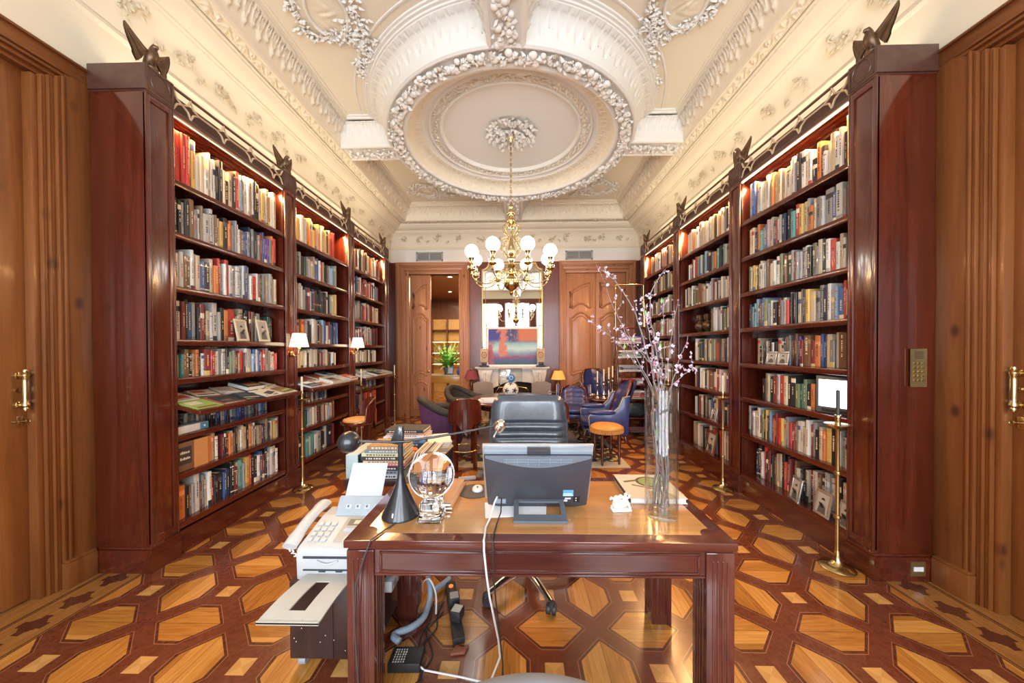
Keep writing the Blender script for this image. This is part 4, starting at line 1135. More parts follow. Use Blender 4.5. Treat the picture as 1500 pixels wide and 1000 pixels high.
# vase with water and branches
vase = empty('glass_vase', (.628, 1.52, DT), 0, 'tall clear glass cylinder vase of blossom branches on the desk', 'vase')
m = MB(); m.lathe([(0, .0006), (.064, .0006), (.0695, .005), (.0695, .56), (.0685, .563), (.066, .563), (.0645, .56), (.0645, .028), (.06, .024), (0, .024)], 64, False); m.build('glass_cylinder', thin, vase, ang=50)
m = MB(); m.lathe([(0, .0246), (.0600, .0246), (.0640, .03), (.0640, .085), (0, .085)], 48, False); m.build('water', thin_glass('water', (.985, .985, .95), .9), vase, ang=50)
bark = plain('grey_bark', (.21, .175, .175), .7, var=.3, sc=60)
petal = vcol('petals', .6)
rb2 = random.Random(21)
def pt(u, v, y): return Vector(((u - 760) / 498.7 * y, y, 1.5 - (v - 512 - (u - 760) * -.0043) / 498.7 * y))
BR = [([(952, 752, 1.50), (958, 690, 1.53), (966, 640, 1.53), (962, 590, 1.52), (953, 545, 1.52), (944, 510, 1.51), (932, 470, 1.50), (921, 446, 1.49), (905, 420, 1.47), (889, 404, 1.46), (879, 396, 1.45)], .0050, .45, 'thick blossom branch in the vase arching over the far door'),
      ([(978, 752, 1.55), (970, 700, 1.50), (964, 640, 1.49), (968, 580, 1.49), (963, 540, 1.50), (957, 500, 1.52), (950, 462, 1.53), (951, 430, 1.54), (962, 408, 1.55), (972, 396, 1.56)], .0048, .45, 'upright blossom branch in the vase with a dense flowering top'),
      ([(962, 750, 1.48), (955, 660, 1.48), (950, 600, 1.50), (947, 566, 1.51), (932, 527, 1.53), (920, 500, 1.55), (905, 468, 1.56), (893, 440, 1.57), (884, 412, 1.58), (872, 388, 1.59)], .0030, .9, 'thin nearly bare branch in the vase crossing the far door'),
      ([(975, 750, 1.52), (980, 680, 1.55), (972, 620, 1.56), (970, 575, 1.56), (974, 540, 1.57), (980, 500, 1.58), (986, 466, 1.60), (990, 440, 1.61)], .0032, .55, 'slim straight blossom twig in the vase before the bookshelves'),
      ([(960, 748, 1.56), (966, 690, 1.52), (974, 630, 1.50), (978, 580, 1.48), (986, 545, 1.47), (994, 520, 1.46), (1001, 505, 1.45), (1004, 492, 1.45)], .0034, .45, 'short blossom branch in the vase leaning towards the television bookcase'),
      ([(968, 748, 1.54), (960, 680, 1.55), (952, 620, 1.54), (953, 578, 1.55), (935, 540, 1.58), (912, 512, 1.60), (897, 496, 1.61), (880, 484, 1.62), (866, 474, 1.63)], .0030, .6, 'low twig in the vase spreading towards the round table'),
      ([(970, 748, 1.51), (976, 690, 1.53), (968, 630, 1.53), (975, 575, 1.51), (990, 556, 1.50), (1003, 545, 1.49), (1012, 540, 1.49), (1018, 543, 1.49)], .0030, .4, 'shortest twig in the vase bending down at its leafy tip'),
      ([(972, 747, 1.49), (966, 680, 1.55), (973, 620, 1.55), (962, 572, 1.55), (968, 535, 1.57), (962, 500, 1.59), (970, 470, 1.60), (966, 446, 1.61)], .0034, .3, 'dense blossom branch in the vase just beneath the upright flowering top'),
      ([(964, 749, 1.52), (974, 690, 1.48), (966, 630, 1.46), (971, 575, 1.46), (960, 545, 1.44), (940, 520, 1.42), (925, 502, 1.41), (914, 480, 1.40)], .0032, .3, 'blossom branch in the vase leaning towards the monitor'),
      ([(956, 745, 1.55), (963, 670, 1.49), (960, 610, 1.47), (960, 560, 1.46), (955, 520, 1.45), (948, 486, 1.44), (941, 455, 1.43), (936, 436, 1.42)], .0034, .35, 'mid height blossom branch in the vase between the thick and upright ones')]
for path, r0, skip, lab in BR:
    P_ = [pt(*q) for q in path]
    for q in P_[:4]:                      # keep inside the glass
        dx, dy = q.x - .628, q.y - 1.52; d_ = math.hypot(dx, dy)
        if d_ > .047: q.x = .628 + dx * .047 / d_; q.y = 1.52 + dy * .047 / d_
    P_[0].z = max(P_[0].z, DT + .032)
    root = empty('blossom_branch', (.628, 1.52, DT + .03), 0, lab, 'branch', 'blossom branches in the glass vase')
    off = Vector(root.location)
    # smooth path with wiggle
    Q = []
    for i in range(len(P_) - 1):
        p0 = P_[max(0, i - 1)]; p1 = P_[i]; p2 = P_[i + 1]; p3 = P_[min(len(P_) - 1, i + 2)]
        for s in (0, .33, .66):
            q = .5 * ((2 * p1) + (p2 - p0) * s + (2 * p0 - 5 * p1 + 4 * p2 - p3) * s * s + (3 * p1 - p0 - 3 * p2 + p3) * s ** 3)
            w = .003; Q.append(q + Vector((rb2.uniform(-w, w), rb2.uniform(-w, w), 0)) - off)
    Q.append(P_[-1] - off)
    for q in Q:
        if q.z + off.z < 1.34:
            d_ = math.hypot(q.x, q.y); L_ = .059 - r0
            if d_ > L_: q.x *= L_ / d_; q.y *= L_ / d_
    m = MB(); n = len(Q); m.tube([tuple(q) for q in Q], [r0 * (1 - .72 * i / n) for i in range(n)], 7)
    fl = MB()
    def flower(p, sz):
        d = Vector((rb2.uniform(-1, 1), rb2.uniform(-1, .3), rb2.uniform(-.2, 1))).normalized(); a_ = d.orthogonal().normalized(); b__ = d.cross(a_)
        if rb2.random() < .35:
            fl.c = rb2.choice([(.45, .18, .28), (.62, .40, .48)]); fl.ico(sz * .45, *p, 1); return
        for k in range(5):
            t0 = k * 2 * PI / 5; e = a_ * math.cos(t0) + b__ * math.sin(t0); f_ = d.cross(e)
            fl.c = rb2.choice([(.58, .45, .54), (.66, .58, .66), (.60, .50, .56)])
            q = p + d * sz * .2
            fl.add([tuple(p), tuple(q + e * sz * .6 + f_ * sz * .42), tuple(q + e * sz + d * sz * .25), tuple(q + e * sz * .6 - f_ * sz * .42)], [(0, 1, 2, 3)])
        fl.c = (.40, .12, .20); fl.ico(sz * .22, *(p + d * sz * .12), 1)
    for i in range(n):
        if i < n * .32 or Q[i].z + off.z < 1.35: 
            if rb2.random() < .25: m.ico(.0035, *Q[i], 1)
            if rb2.random() < .5 and Q[i].z + off.z < 1.30:
                g_ = rb2.random() < .3; fl.c = (.22, .36, .10) if g_ else rb2.choice([(.45, .20, .24), (.60, .45, .50), (.36, .16, .14)])
                p = Q[i] * 1.0; p.x *= .9; p.y *= .9
                if g_: fl.add([tuple(p), tuple(p + Vector((.006, 0, .010))), tuple(p + Vector((.002, .003, .024))), tuple(p + Vector((-.005, 0, .011)))], [(0, 1, 2, 3)])
                else: fl.ico(rb2.uniform(.004, .007), *p, 1)
            continue
        if rb2.random() > skip * .8:
            for _ in range(rb2.choice((1, 1, 2))):
                p = Q[i] + Vector((rb2.uniform(-1, 1), rb2.uniform(-1, 1), rb2.uniform(-1, 1))) * .010
                flower(p, rb2.uniform(.008, .014))
        if rb2.random() < .30:          # side twig with buds
            dr = Vector((rb2.uniform(-1, 1), rb2.uniform(-.6, .6), rb2.uniform(.1, 1))).normalized() * rb2.uniform(.025, .075)
            m.tube([tuple(Q[i]), tuple(Q[i] + dr * .5 + Vector((0, 0, .004))), tuple(Q[i] + dr)], [.0016, .0013, .0009], 5)
            for s in (.4, .75, 1): flower(Q[i] + dr * s, rb2.uniform(.006, .011))
        if rb2.random() < .06:
            fl.c = (.22, .38, .10); q = Q[i]; fl.add([tuple(q), tuple(q + Vector((.008, 0, .012))), tuple(q + Vector((.004, .004, .03))), tuple(q + Vector((-.005, 0, .014)))], [(0, 1, 2, 3)])
    m.build('stem', bark, root, ang=180); fl.build('blossoms', petal, root, smooth=False, fix=False)

# ---------------------------------------------------------------- office chair
ch = empty('office_chair', (.035, 2.2, .0048), 0, 'black leather swivel office chair with ribbed back and chrome star base', 'chair')
m = MB(); m.cyl(.026, .07, .40, 20); m.cyl(.045, .055, .10, 20); m.build('gas_column', chrome, ch)
for k in range(5):
    a = math.radians(224 + 72 * k); c_, s_ = math.cos(a), math.sin(a)
    m = MB(); m.tube([(c_ * .03, s_ * .03, .085), (c_ * .17, s_ * .17, .082), (c_ * .315, s_ * .315, .064)], [.027, .024, .018], 10, flat=(1.1, .9)); m.build('star_leg', chrome, ch)
    m = MB(); m.at(c_ * .318, s_ * .318, 0, rz=a + .9)
    for sx_ in (-.016, .016):
        m.at(c_ * .318, s_ * .318, .0315, rz=a + .9, ry=PI / 2)
        m.lathe([(0, sx_ - .010), (.028, sx_ - .012), (.031, sx_ - .007), (.031, sx_ + .007), (.028, sx_ + .012), (0, sx_ + .010)], 18)
    m.at(c_ * .318, s_ * .318, 0); m.lathe([(.026, .045), (.024, .066), (.012, .076), (0, .076)], 14); m.build('caster', blackp, ch)
m = MB(); m.box(-.12, .12, -.12, .12, .40, .435, .01); m.build('seat_plate', blackp, ch)
m = MB()
def cushion(M_, x0, x1, y0, y1, z0, z1, e=.35, n=16):
    cx_, cy_, cz_ = (x0 + x1) / 2, (y0 + y1) / 2, (z0 + z1) / 2; hx, hy, hz = (x1 - x0) / 2, (y1 - y0) / 2, (z1 - z0) / 2
    def f(t, p): return math.copysign(abs(t) ** p, t)
    def fn(u, v):
        a = u * 2 * PI; b = (v - .5) * PI
        return (cx_ + hx * f(math.cos(b), e) * f(math.cos(a), e), cy_ + hy * f(math.cos(b), e) * f(math.sin(a), e), cz_ + hz * f(math.sin(b), .7))
    M_.grid(fn, n * 2, n, True)
cushion(m, -.25, .25, -.24, .24, .435, .535); m.build('seat', leather, ch, ang=180)
m = MB()
def backf(front):
    def fn(u, v):
        z = .50 + .66 * v; w = .275 if v < .72 else .275 - .055 * ((v - .72) / .28) ** 4
        x = (u * 2 - 1) * w; 
        y = .27 + .05 * v + .03 * (u * 2 - 1) ** 2 * -1
        th = .045 * (1 - abs(u * 2 - 1) ** 6) * (1 - max(0, (v - .93) / .07) ** 2)
        rib = .022 * abs(math.sin((z - .60) / .052 * PI)) ** .6 if .55 < z < .964 else .020 * min(1, (z - .964) / .03 + .2) if z >= .964 else .012
        return (x + .03, y - (th + rib * (1 - abs(u * 2 - 1) ** 8)) if front else y + .03, z)
    return fn
m.grid(backf(True), 28, 120); m.grid(backf(False), 28, 56, flip=True); m.build('backrest', leather, ch, ang=70)
m = MB()
ed = []
for i in range(41):
    t_ = i / 40 * 2
    if t_ <= .8: v = t_ / .8 * .72; u = 0
    elif t_ >= 1.2: v = (2 - t_) / .8 * .72; u = 1
    else: u = (t_ - .8) / .4; v = .72 + .28 * math.sin(PI * u) ** .5
    w = .275 if v < .72 else .275 - .055 * ((v - .72) / .28) ** 4
    ed.append(((u * 2 - 1) * w + .03, .285 + .05 * v - .03 * (u * 2 - 1) ** 2, .50 + .66 * v))
m.tube(ed, .012, 10); m.build('back_edge_roll', leather, ch, ang=180)
for sx_ in (-1, 1):
    m = MB(); m.tube([(sx_ * .17, .05, .42), (sx_ * .27, .06, .46), (sx_ * .29, .05, .60), (sx_ * .29, .02, .66), (sx_ * .29, -.14, .67)], .014, 10); m.box(sx_ * .29 - .025, sx_ * .29 + .025, -.17, .06, .668, .695, .01); m.build('armrest', blackp, ch)
m = MB(); m.tube([(0, .1, .415), (.015, .28, .44), (.03, .318, .56)], .022, 10, flat=(1.4, .6)); m.build('back_bracket', blackp, ch)

t_ = thin_glass('mat_sheet', (1, 1, 1), .28, .22)
m = MB(); m.box(-.27, .702, 1.12, 2.62, .001, .0042); tag(m.build('chair_mat', t_, None, smooth=False), 'clear glossy floor mat spread under the desk and office chair', 'floor mat')
# grey chair close by in front of the desk
gr = plain('grey_upholstery', (.15, .155, .165), .7, var=.12)
gc = empty('visitor_chair', (.03, .86, 0), 0, 'grey upholstered chair drawn up before the desk, only its rounded back top showing', 'chair')
m = MB(); cushion(m, -.22, .22, -.17, .15, .38, .44); m.build('seat', gr, gc, ang=180)
m = MB()
pts = [(-.26, .44)] + [(-.26 + .52 * i / 24, .69 + .166 * math.sin(PI * (.14 + .72 * i / 24))) for i in range(25)] + [(.26, .44)]
m.prism(pts, -.215, -.18, 'Y', .012); m.build('backrest', gr, gc)
for x_ in (-.19, .19):
    for y_ in (-.16, .12): m = MB(); m.tube([(x_, y_, 0.0), (x_ * .95, y_ * .95, .385)], [.011, .014], 10); m.build('leg', chrome, gc)
# ---------------------------------------------------------------- fax machine on its cabinet, beside the desk
cab = empty('filing_cabinet', (-.89, 1.79, 0), 0, 'low dark brown cabinet on casters carrying the fax machine', 'cabinet')
dk = wood('dark_stained_board', (.022, .011, .010), (.045, .022, .018), 'Z', .35, .2)
m = MB(); m.box(-.19, .19, -.23, .23, .055, .42, .004); m.build('body', dk, cab)
m = MB(); m.box(-.188, .015, -.2335, -.2295, .06, .416); m.build('door', dk, cab, smooth=False)
m = MB(); rr_ = random.Random(9)
for _ in range(7): m.at(rr_.uniform(-.17, .1), -.234, rr_.uniform(.09, .22)); m.sph(.0022, n=8, m=6)
m.at(); m.build('paint_specks', whitep, cab)
for x_ in (-.15, .15):
    for y_ in (-.19, .19):
        m = MB(); m.at(x_, y_, .027, ry=PI / 2); m.lathe([(0, -.018), (.022, -.018), (.026, -.012), (.026, .012), (.022, .018), (0, .018)], 16); m.at(x_, y_, 0); m.box(-.022, .022, -.02, .02, .045, .0555); m.build('caster', greyp, cab)
fx = empty('fax_machine', (-.88, 1.75, .4205), 0, 'white fax machine with handset and paper feeder on the dark cabinet', 'fax machine')
fw = plain('fax_white', (.46, .48, .49), .42); fg = plain('fax_grey', (.34, .39, .43), .45); fb = plain('fax_beige', (.40, .385, .335), .5)
m = MB()
m.prism([(-.185, .002), (-.190, .10), (-.186, .138), (-.175, .152), (.03, .205), (.12, .21), (.15, .17), (.15, .002)], -.17, .19, 'X', .008); m.build('body', fw, fx)
m = MB(); m.box(-.135, .18, -.1925, -.184, .108, .118); m.box(-.135, .18, -.1935, -.186, .052, .057); m.box(-.06, -.03, -.1945, -.187, .046, .056); m.box(.02, .05, -.1945, -.187, .046, .056); m.build('slot', plain('slot_dark', (.03, .04, .05), .5), fx, smooth=False)
m = MB(); m.tube([(-.07 + .10 * i / 10, -.193 - .008 * math.sin(PI * i / 10), .100 - .012 * math.sin(PI * i / 10)) for i in range(11)], .004, 8); m.build('pull_lip', fw, fx)
sl = math.atan2(.053, .205)
m = MB(); m.at(0, -.175, .1535, rx=sl); m.box(-.02, .18, .03, .19, 0, .0025, .001); m.build('control_plate', fb, fx)
m = MB(); m.at(0, -.175, .1535, rx=sl)
m.c = (.20, .17, .12); m.box(.0, .17, .135, .175, .002, .0045); m.c = (.62, .55, .38); m.box(.03, .15, .142, .168, .0045, .0052); m.c = (.10, .08, .05); m.box(.06, .11, .15, .16, .0052, .0056)
m.c = (.42, .52, .62); m.box(.0, .17, .09, .115, .002, .0045); m.c = (.55, .55, .52)
m.at(.055, -.135, .166, rx=sl); m.lathe([(0, .0), (.030, .0), (.028, .005), (0, .006)], 20); m.c = (.3, .3, .3); m.lathe([(.0, .0061), (.012, .0061), (.011, .008), (0, .008)], 16)
m.build('control_display', matte, fx)
for r in range(4):
    for c in range(3):
        m = MB(); m.at(-.135 + c * .034, -.135 + r * .033, .164 + r * .033 * math.tan(sl) , rx=sl); m.box(-.011, .011, -.009, .009, 0, .006, .003); m.build('key', fw, fx)
m = MB(); pts = []
for i in range(13):
    u = i / 12; pts.append((-.212, -.17 + .30 * u, .15 + .075 * u + .018 * math.sin(PI * u)))
m.tube(pts, [.030] * 3 + [.026] * 7 + [.030] * 3, 12, flat=(1.2, .7)); m.build('handset', fw, fx)
m = MB(); m.tube([(-.21 + .008 * math.sin(i * 1.3), -.16 + .005 * math.cos(i * 1.3) + .004 * i, .125 - .0055 * i) for i in range(20)], .0035, 6); m.tube([(-.216, -.168, .14), (-.212, -.165, .125)], .0035, 6); m.build('coiled_cord', whitep, fx)
m = MB(); m.prism([(.02, .204), (.075, .285), (.09, .285), (.12, .21)], -.10, .19, 'X', .005); m.build('feeder', fg, fx)
for c in range(4):
    m = MB(); m.at(0, .046, .2425, rx=.97); m.c = (.5, .52, .54); m.box(-.05 + c * .05, -.022 + c * .05, -.01, .012, .0, .0018); m.c = (.1, .12, .15); m.box(-.044 + c * .05, -.034 + c * .05, -.004, .008, .0018, .0024)
    m.build('function_key', matte, fx, smooth=False)
m = MB(); m.at(.0, .0, 0)
m.prism([(-.075, 0), (.125, 0), (.125, .20), (-.075, .20)], 0, .002, 'Z')
o = m.build('paper_sheet', plain('blue_white_paper', (.50, .54, .66), .7), fx, smooth=False); o.location = (-.0, .074, .262); o.rotation_euler = (1.02, 0, .0)
m = MB(); n = 7
TR = [(-.115, -.19, .030), (.115, -.19, .030), (.07, -.415, -.02), (-.185, -.415, -.02)]
def tray(u0, u1, v0, v1, dz0, dz1):
    def P_(u, v): 
        a = Vector(TR[0]).lerp(Vector(TR[1]), u); b = Vector(TR[3]).lerp(Vector(TR[2]), u); q = a.lerp(b, v); q.z += .012 * math.sin(PI * v); return q
    vs = [];
    for dz in (dz0, dz1):
        for v in (v0, v1):
            for u in (u0, u1): q = P_(u, v); vs.append((q.x, q.y, q.z + dz))
    m.add(vs, [(0, 2, 3, 1), (4, 5, 7, 6), (0, 1, 5, 4), (2, 6, 7, 3), (0, 4, 6, 2), (1, 3, 7, 5)])
for i in range(10):
    v0, v1 = i / 10, (i + 1) / 10
    if 1 <= i < 8 and i != 1: tray(0, .36, v0, v1, 0, .006); tray(.64, 1, v0, v1, 0, .006)
    else: tray(0, 1, v0, v1, 0, .006)
tray(0, 1, .985, 1, -.004, .010)
m.build('output_tray', fb, fx, smooth=False)
m = MB()
for u in (.05, .12, .19, .26, .70, .77, .84, .91):
    tray(u, u + .012, .05, .95, .006, .0072)
m.build('tray_rib', fg, fx, smooth=False)

# under the desk
m = MB(); m.c = (.55, .58, .60); m.box(-.028, .028, -.075, .075, 0, .05, .006); m.c = (.12, .12, .13); m.box(-.018, .018, .015, .06, .05, .053); m.c = (.3, .33, .36); m.box(-.012, .012, -.05, -.02, .05, .0525)
tag(m.build('adapter_box', matte, None, loc=(-.6985 + .052, 1.77, .30), rz=0), 'small pale adapter box clipped to the cabinet side below the desk', 'adapter')
bpy.context.view_layer.objects.active = None
o = bpy.data.objects['adapter_box']; o.rotation_euler = (0, PI / 2, 0); o.location = (-.699, 1.77, .30)
t = empty('power_brick', (-.545, 1.60, 0), .03, 'flat black power brick with a white printed label on the floor', 'power adapter')
m = MB(); m.box(-.075, .075, -.048, .048, .001, .045, .004); m.build('case', blackp, t)
m = MB(); m.c = (.6, .6, .6)
for k in range(5):
    a = -.055 + .012 * k
    for q in range(6): m.box(a, a + rr_.uniform(.004, .008), -.04 + .013 * q, -.032 + .013 * q, .045, .0456)
m.build('label', matte, t, smooth=False)
t = empty('power_strip', (-.378, 1.92, 0), .3, 'long black power strip with a glowing orange switch under the desk', 'power strip')
m = MB(); m.box(-.03, .03, -.22, .22, .001, .035, .004); m.build('case', blackp, t)
m = MB(); m.at(0, .175, .035); m.lathe([(.0, .0), (.014, .0), (.013, .005), (0, .006)], 16); m.build('switch', emis('neon_switch', (1, .16, .03), 1.6), t)
for k in range(3):
    m = MB(); y_ = .10 - .085 * k; m.at(0, y_, .035); m.lathe([(0, .0), (.02, 0), (.02, .001), (.016, .0012), (.015, .0002), (0, .0002)], 18); m.build('socket', greyp, t)
for i, (x_, y_, lab) in enumerate(((-.381, 1.935, 'black cube plug adapter in the middle of the power strip'), (-.345, 1.835, 'grey topped plug adapter at the near end of the power strip'))):
    t = empty('plug_adapter', (x_, y_, .0372), .25 - .5 * i, lab, 'adapter')
    m = MB(); m.box(-.030, .030, -.033, .033, 0, .055, .005); m.build('case', blackp, t)
    m = MB(); m.box(-.024, .024, -.026, .026, .055, .0562); m.build('label', greyp if not i else plain('label_grey', (.42, .42, .40), .6), t, smooth=False)
m = MB(); m.prism([(0, 0), (.07, .01), (.085, .05), (.05, .04), (.02, .055)], .001, .014, 'Z', .002); tag(m.build('bark_piece', plain('bark_red', (.22, .07, .04), .8), None, loc=(-.345, 1.645, 0)), 'torn reddish brown scrap by the near end of the power strip', 'scrap')
slv = plain('cable_sleeve', (.27, .34, .43), .55)
def cable(name, pts, r, mat, lab, cat='cable'):
    P_ = [Vector(p) for p in pts]; Q = []
    for i in range(len(P_) - 1):
        p0 = P_[max(0, i - 1)]; p1 = P_[i]; p2 = P_[i + 1]; p3 = P_[min(len(P_) - 1, i + 2)]
        for s in (0, .25, .5, .75): Q.append(.5 * ((2 * p1) + (p2 - p0) * s + (2 * p0 - 5 * p1 + 4 * p2 - p3) * s * s + (3 * p1 - p0 - 3 * p2 + p3) * s ** 3))
    Q.append(P_[-1]); m = MB(); m.tube([tuple(q) for q in Q], r, 10)
    return tag(m.build(name, mat, None, ang=180), lab, cat)
cable('cable_sleeve', [(-.63, 2.06, .50), (-.60, 2.04, .35), (-.565, 2.02, .22), (-.535, 2.00, .06), (-.53, 1.92, .03), (-.535, 1.84, .03), (-.58, 1.77, .035), (-.655, 1.73, .03), (-.61, 1.69, .03)], .017, slv, 'blue grey cable sleeve hanging down and bending towards the power brick')
cable('cable_sleeve', [(-.535, 2.045, .03), (-.50, 2.09, .035), (-.475, 2.13, .03), (-.455, 2.17, .03)], .017, slv, 'blue grey cable sleeve lying towards the top of the power strip')
cable('black_cable', [(-.455, 1.99, .01), (-.47, 1.90, .008), (-.45, 1.80, .008), (-.49, 1.72, .008), (-.47, 1.66, .008)], .004, blackp, 'black flex lying beside the power strip')
cable('black_cable', [(-.515, 2.0, .0065), (-.50, 1.85, .0065), (-.52, 1.74, .0065), (-.475, 1.60, .0065), (-.46, 1.50, .0065), (-.50, 1.42, .0065), (-.48, 1.30, .0065)], .0035, blackp, 'long black flex running forward past the power brick')
cable('black_cable', [(-.44, 1.92, .006), (-.475, 1.84, .006), (-.50, 1.78, .006), (-.455, 1.70, .006), (-.43, 1.63, .006), (-.455, 1.55, .006), (-.43, 1.45, .006), (-.46, 1.36, .006)], .0032, blackp, 'wavy black flex between power strip and power brick')
cable('white_cable', [(-.60, 2.06, .012), (-.585, 2.02, .10), (-.53, 1.965, .16), (-.485, 1.93, .10), (-.475, 1.89, .015)], .005, whitep, 'short white cable looping over the blue grey sleeve')

# ---------------------------------------------------------------- bench with stacks of books
bench = empty('low_bench', (-.985, 3.0, 0), 0, 'long low dark wooden bench loaded with stacks of books beside the desk', 'bench')
m = MB(); m.box(-.305, .305, -.55, .55, .505, .555, .005); m.build('bench_top', dk, bench)
for x_ in (-.27, .27):
    for y_ in (-.51, .51): m = MB(); m.box(x_ - .025, x_ + .025, y_ - .025, y_ + .025, 0, .506); m.build('leg', dk, bench, smooth=False)
def flat_book(name, x, y, z, w, l, h, rz, col, pagec, lab, cat='book', grp=None, mat=None):
    t = empty(name, (x, y, z + .0008), rz, lab, cat, grp)
    m = MB(); m.c = col; c = min(.004, h * .16)
    m.box(-w / 2, w / 2, -l / 2, l / 2, 0, c); m.box(-w / 2, w / 2, -l / 2, l / 2, h - c, h); m.box(-w / 2, w / 2, -l / 2, -l / 2 + .005, c, h - c)
    acc = (.7, .66, .55) if lum(col) < .25 else (.05, .05, .07)
    m.c = acc; rr = random.Random(int(x * 1000 + z * 7777)); q = -w * .38
    while q < w * .3:
        l_ = rr.uniform(.008, .02); m.box(q, q + l_, -l / 2 - .0006, -l / 2 + .001, h * .32, h * .68); q += l_ + rr.uniform(.004, .012)
    m.build('cover', matte, t, smooth=False)
    m = MB(); m.c = pagec; m.box(-w / 2 + .004, w / 2 - .004, -l / 2 + .0055, l / 2 - .004, c + .0002, h - c - .0002); m.build('pages', matte, t, smooth=False)
    return t
CR = (.66, .58, .42); WH = (.72, .71, .67)
z = .555
for i, (w, l, h, col, lab, dx, rz) in enumerate([
        (.32, .26, .030, (.55, .60, .66), 'pale blue book at the bottom of the near bench stack', 0, 0), (.31, .25, .026, (.22, .28, .34), 'grey blue book second from the bottom of the near bench stack', .0, .02),
        (.33, .25, .030, (.03, .03, .05), 'black book third up in the near bench stack', 0, -.02), (.33, .24, .022, (.55, .10, .14), 'pink red book in the near bench stack under a cream one', .0, .03),
        (.31, .24, .016, (.66, .50, .30), 'thin cream book between red and black ones, near bench stack', .01, -.01), (.32, .23, .030, (.05, .035, .04), 'black book with red corner in the near bench stack', -.005, .02),
        (.31, .24, .024, (.58, .56, .36), 'pale green book in the upper part of the near bench stack', .0, -.03), (.30, .22, .020, (.16, .22, .28), 'slate book just under the top of the near bench stack', .01, .01),
        (.28, .22, .030, (.33, .21, .10), 'brown book topping the near bench stack', .02, 0)]):
    flat_book('book', -1.012 + dx, 2.60, z, w, l, h, rz, col, CR, lab, 'book', 'near bench stack'); z += h + .0008
t = empty('box_file', (-1.236, 2.64, .5555), 0, 'pale grey green box file standing on the bench corner', 'box file')
m = MB(); m.box(-.045, .045, -.17, .17, .0, .175, .003); m.build('case', plain('box_file_grey', (.40, .50, .51), .6), t)
m = MB(); m.box(.0455, .048, -.17, .17, .004, .172); m.build('side', plain('box_file_green', (.03, .11, .09), .6), t, smooth=False)
m = MB(); m.box(-.0455, .0455, -.171, -.16, .083, .0855); m.box(-.012, .012, -.1715, -.165, .03, .07); m.build('label_slot', plain('box_file_line', (.30, .40, .42), .6), t, smooth=False)
# slanting magazines beside the stack
mgc = [(.68, .62, .48), (.55, .45, .22), (.45, .12, .08), (.66, .66, .62), (.10, .10, .10), (.62, .56, .36), (.30, .32, .34), (.58, .20, .12), (.70, .68, .62)]
MGL = ['cream', 'mustard', 'dark red', 'white', 'black', 'straw', 'slate grey', 'brick red', 'off white']
for i, c in enumerate(mgc):
    t = empty('magazine', (-.838 + .0165 * i, 2.62 + .012 * (i % 3), .556), 0, '%s magazine slanting in the row beside the near bench stack' % MGL[i], 'magazine', 'slanting magazines on the bench')
    m = MB(); m.c = c; m.at(0, 0, 0, ry=.36); m.box(.0, .010, -.15, .15, 0.004, .205 - .005 * (i % 4)); m.c = WH; m.box(.002, .008, -.151, .1505, .003, .2); m.at(); m.build('cover', matte, t, smooth=False)
z = .555
for i, (w, l, h, col, lab) in enumerate([(.36, .28, .030, (.06, .07, .10), 'navy book at the foot of the far bench stack'), (.35, .27, .035, (.05, .07, .12), 'dark blue book with pale label, second in the far bench stack'),
        (.37, .28, .028, (.15, .30, .52), 'bright blue book in the far bench stack'), (.39, .28, .026, (.70, .71, .74), 'white book above the blue one in the far bench stack'),
        (.36, .27, .018, (.66, .66, .68), 'second white book in the far bench stack'), (.36, .27, .016, (.55, .30, .20), 'thin orange brown book near the top of the far bench stack'), (.37, .26, .028, (.03, .03, .035), 'black book topping the far bench stack')]):
    flat_book('book', -1.092 + .006 * (i % 3), 3.32, z, w, l, h, .03 * ((i % 3) - 1), col, WH, lab, 'book', 'far bench stack'); z += h + .0008
z = .555
for i, (h, c, lab) in enumerate(((.03, (.62, .60, .56), 'white paper bundle lowest beside the far bench stack'), (.035, (.50, .46, .40), 'stone coloured paper bundle beside the far bench stack'), (.04, (.68, .66, .62), 'pale rumpled paper bundle on top beside the far bench stack'))):
    t = empty('paper_bundle', (-.775, 3.16 + .03 * i, z + .001), .12 * i, lab, 'papers', 'paper bundles on the bench')
    m = MB(); m.c = c
    for q in range(4): m.at(0, 0, 0, rz=.05 * q - .08); m.box(-.10, .11, -.17, .17, q * h / 4, (q + .8) * h / 4)
    m.build('sheets', matte, t, smooth=False); z += h + .001
m = MB(); m.c = (.62, .56, .50); m.prism([(-.06, 0), (0, .10), (.06, 0)], -.05, .05, 'Y'); m.c = (.08, .07, .08)
for q in range(3): m.box(-.02 + q * .006, .012, -.0506, -.05, .02 + .022 * q, .034 + .022 * q)
tag(m.build('tent_card', matte, None, smooth=False, loc=(-1.13, 3.02, .556), rz=.3), 'folded tent card standing on the bench before the far stack', 'card')
m = MB(); m.c = (.62, .17, .08); m.box(-.07, .07, -.05, .05, 0, .045, .004); tag(m.build('orange_box', matte, None, loc=(-1.0, 3.06, .556), rz=.5), 'small orange box on the bench beside the tent card', 'box')

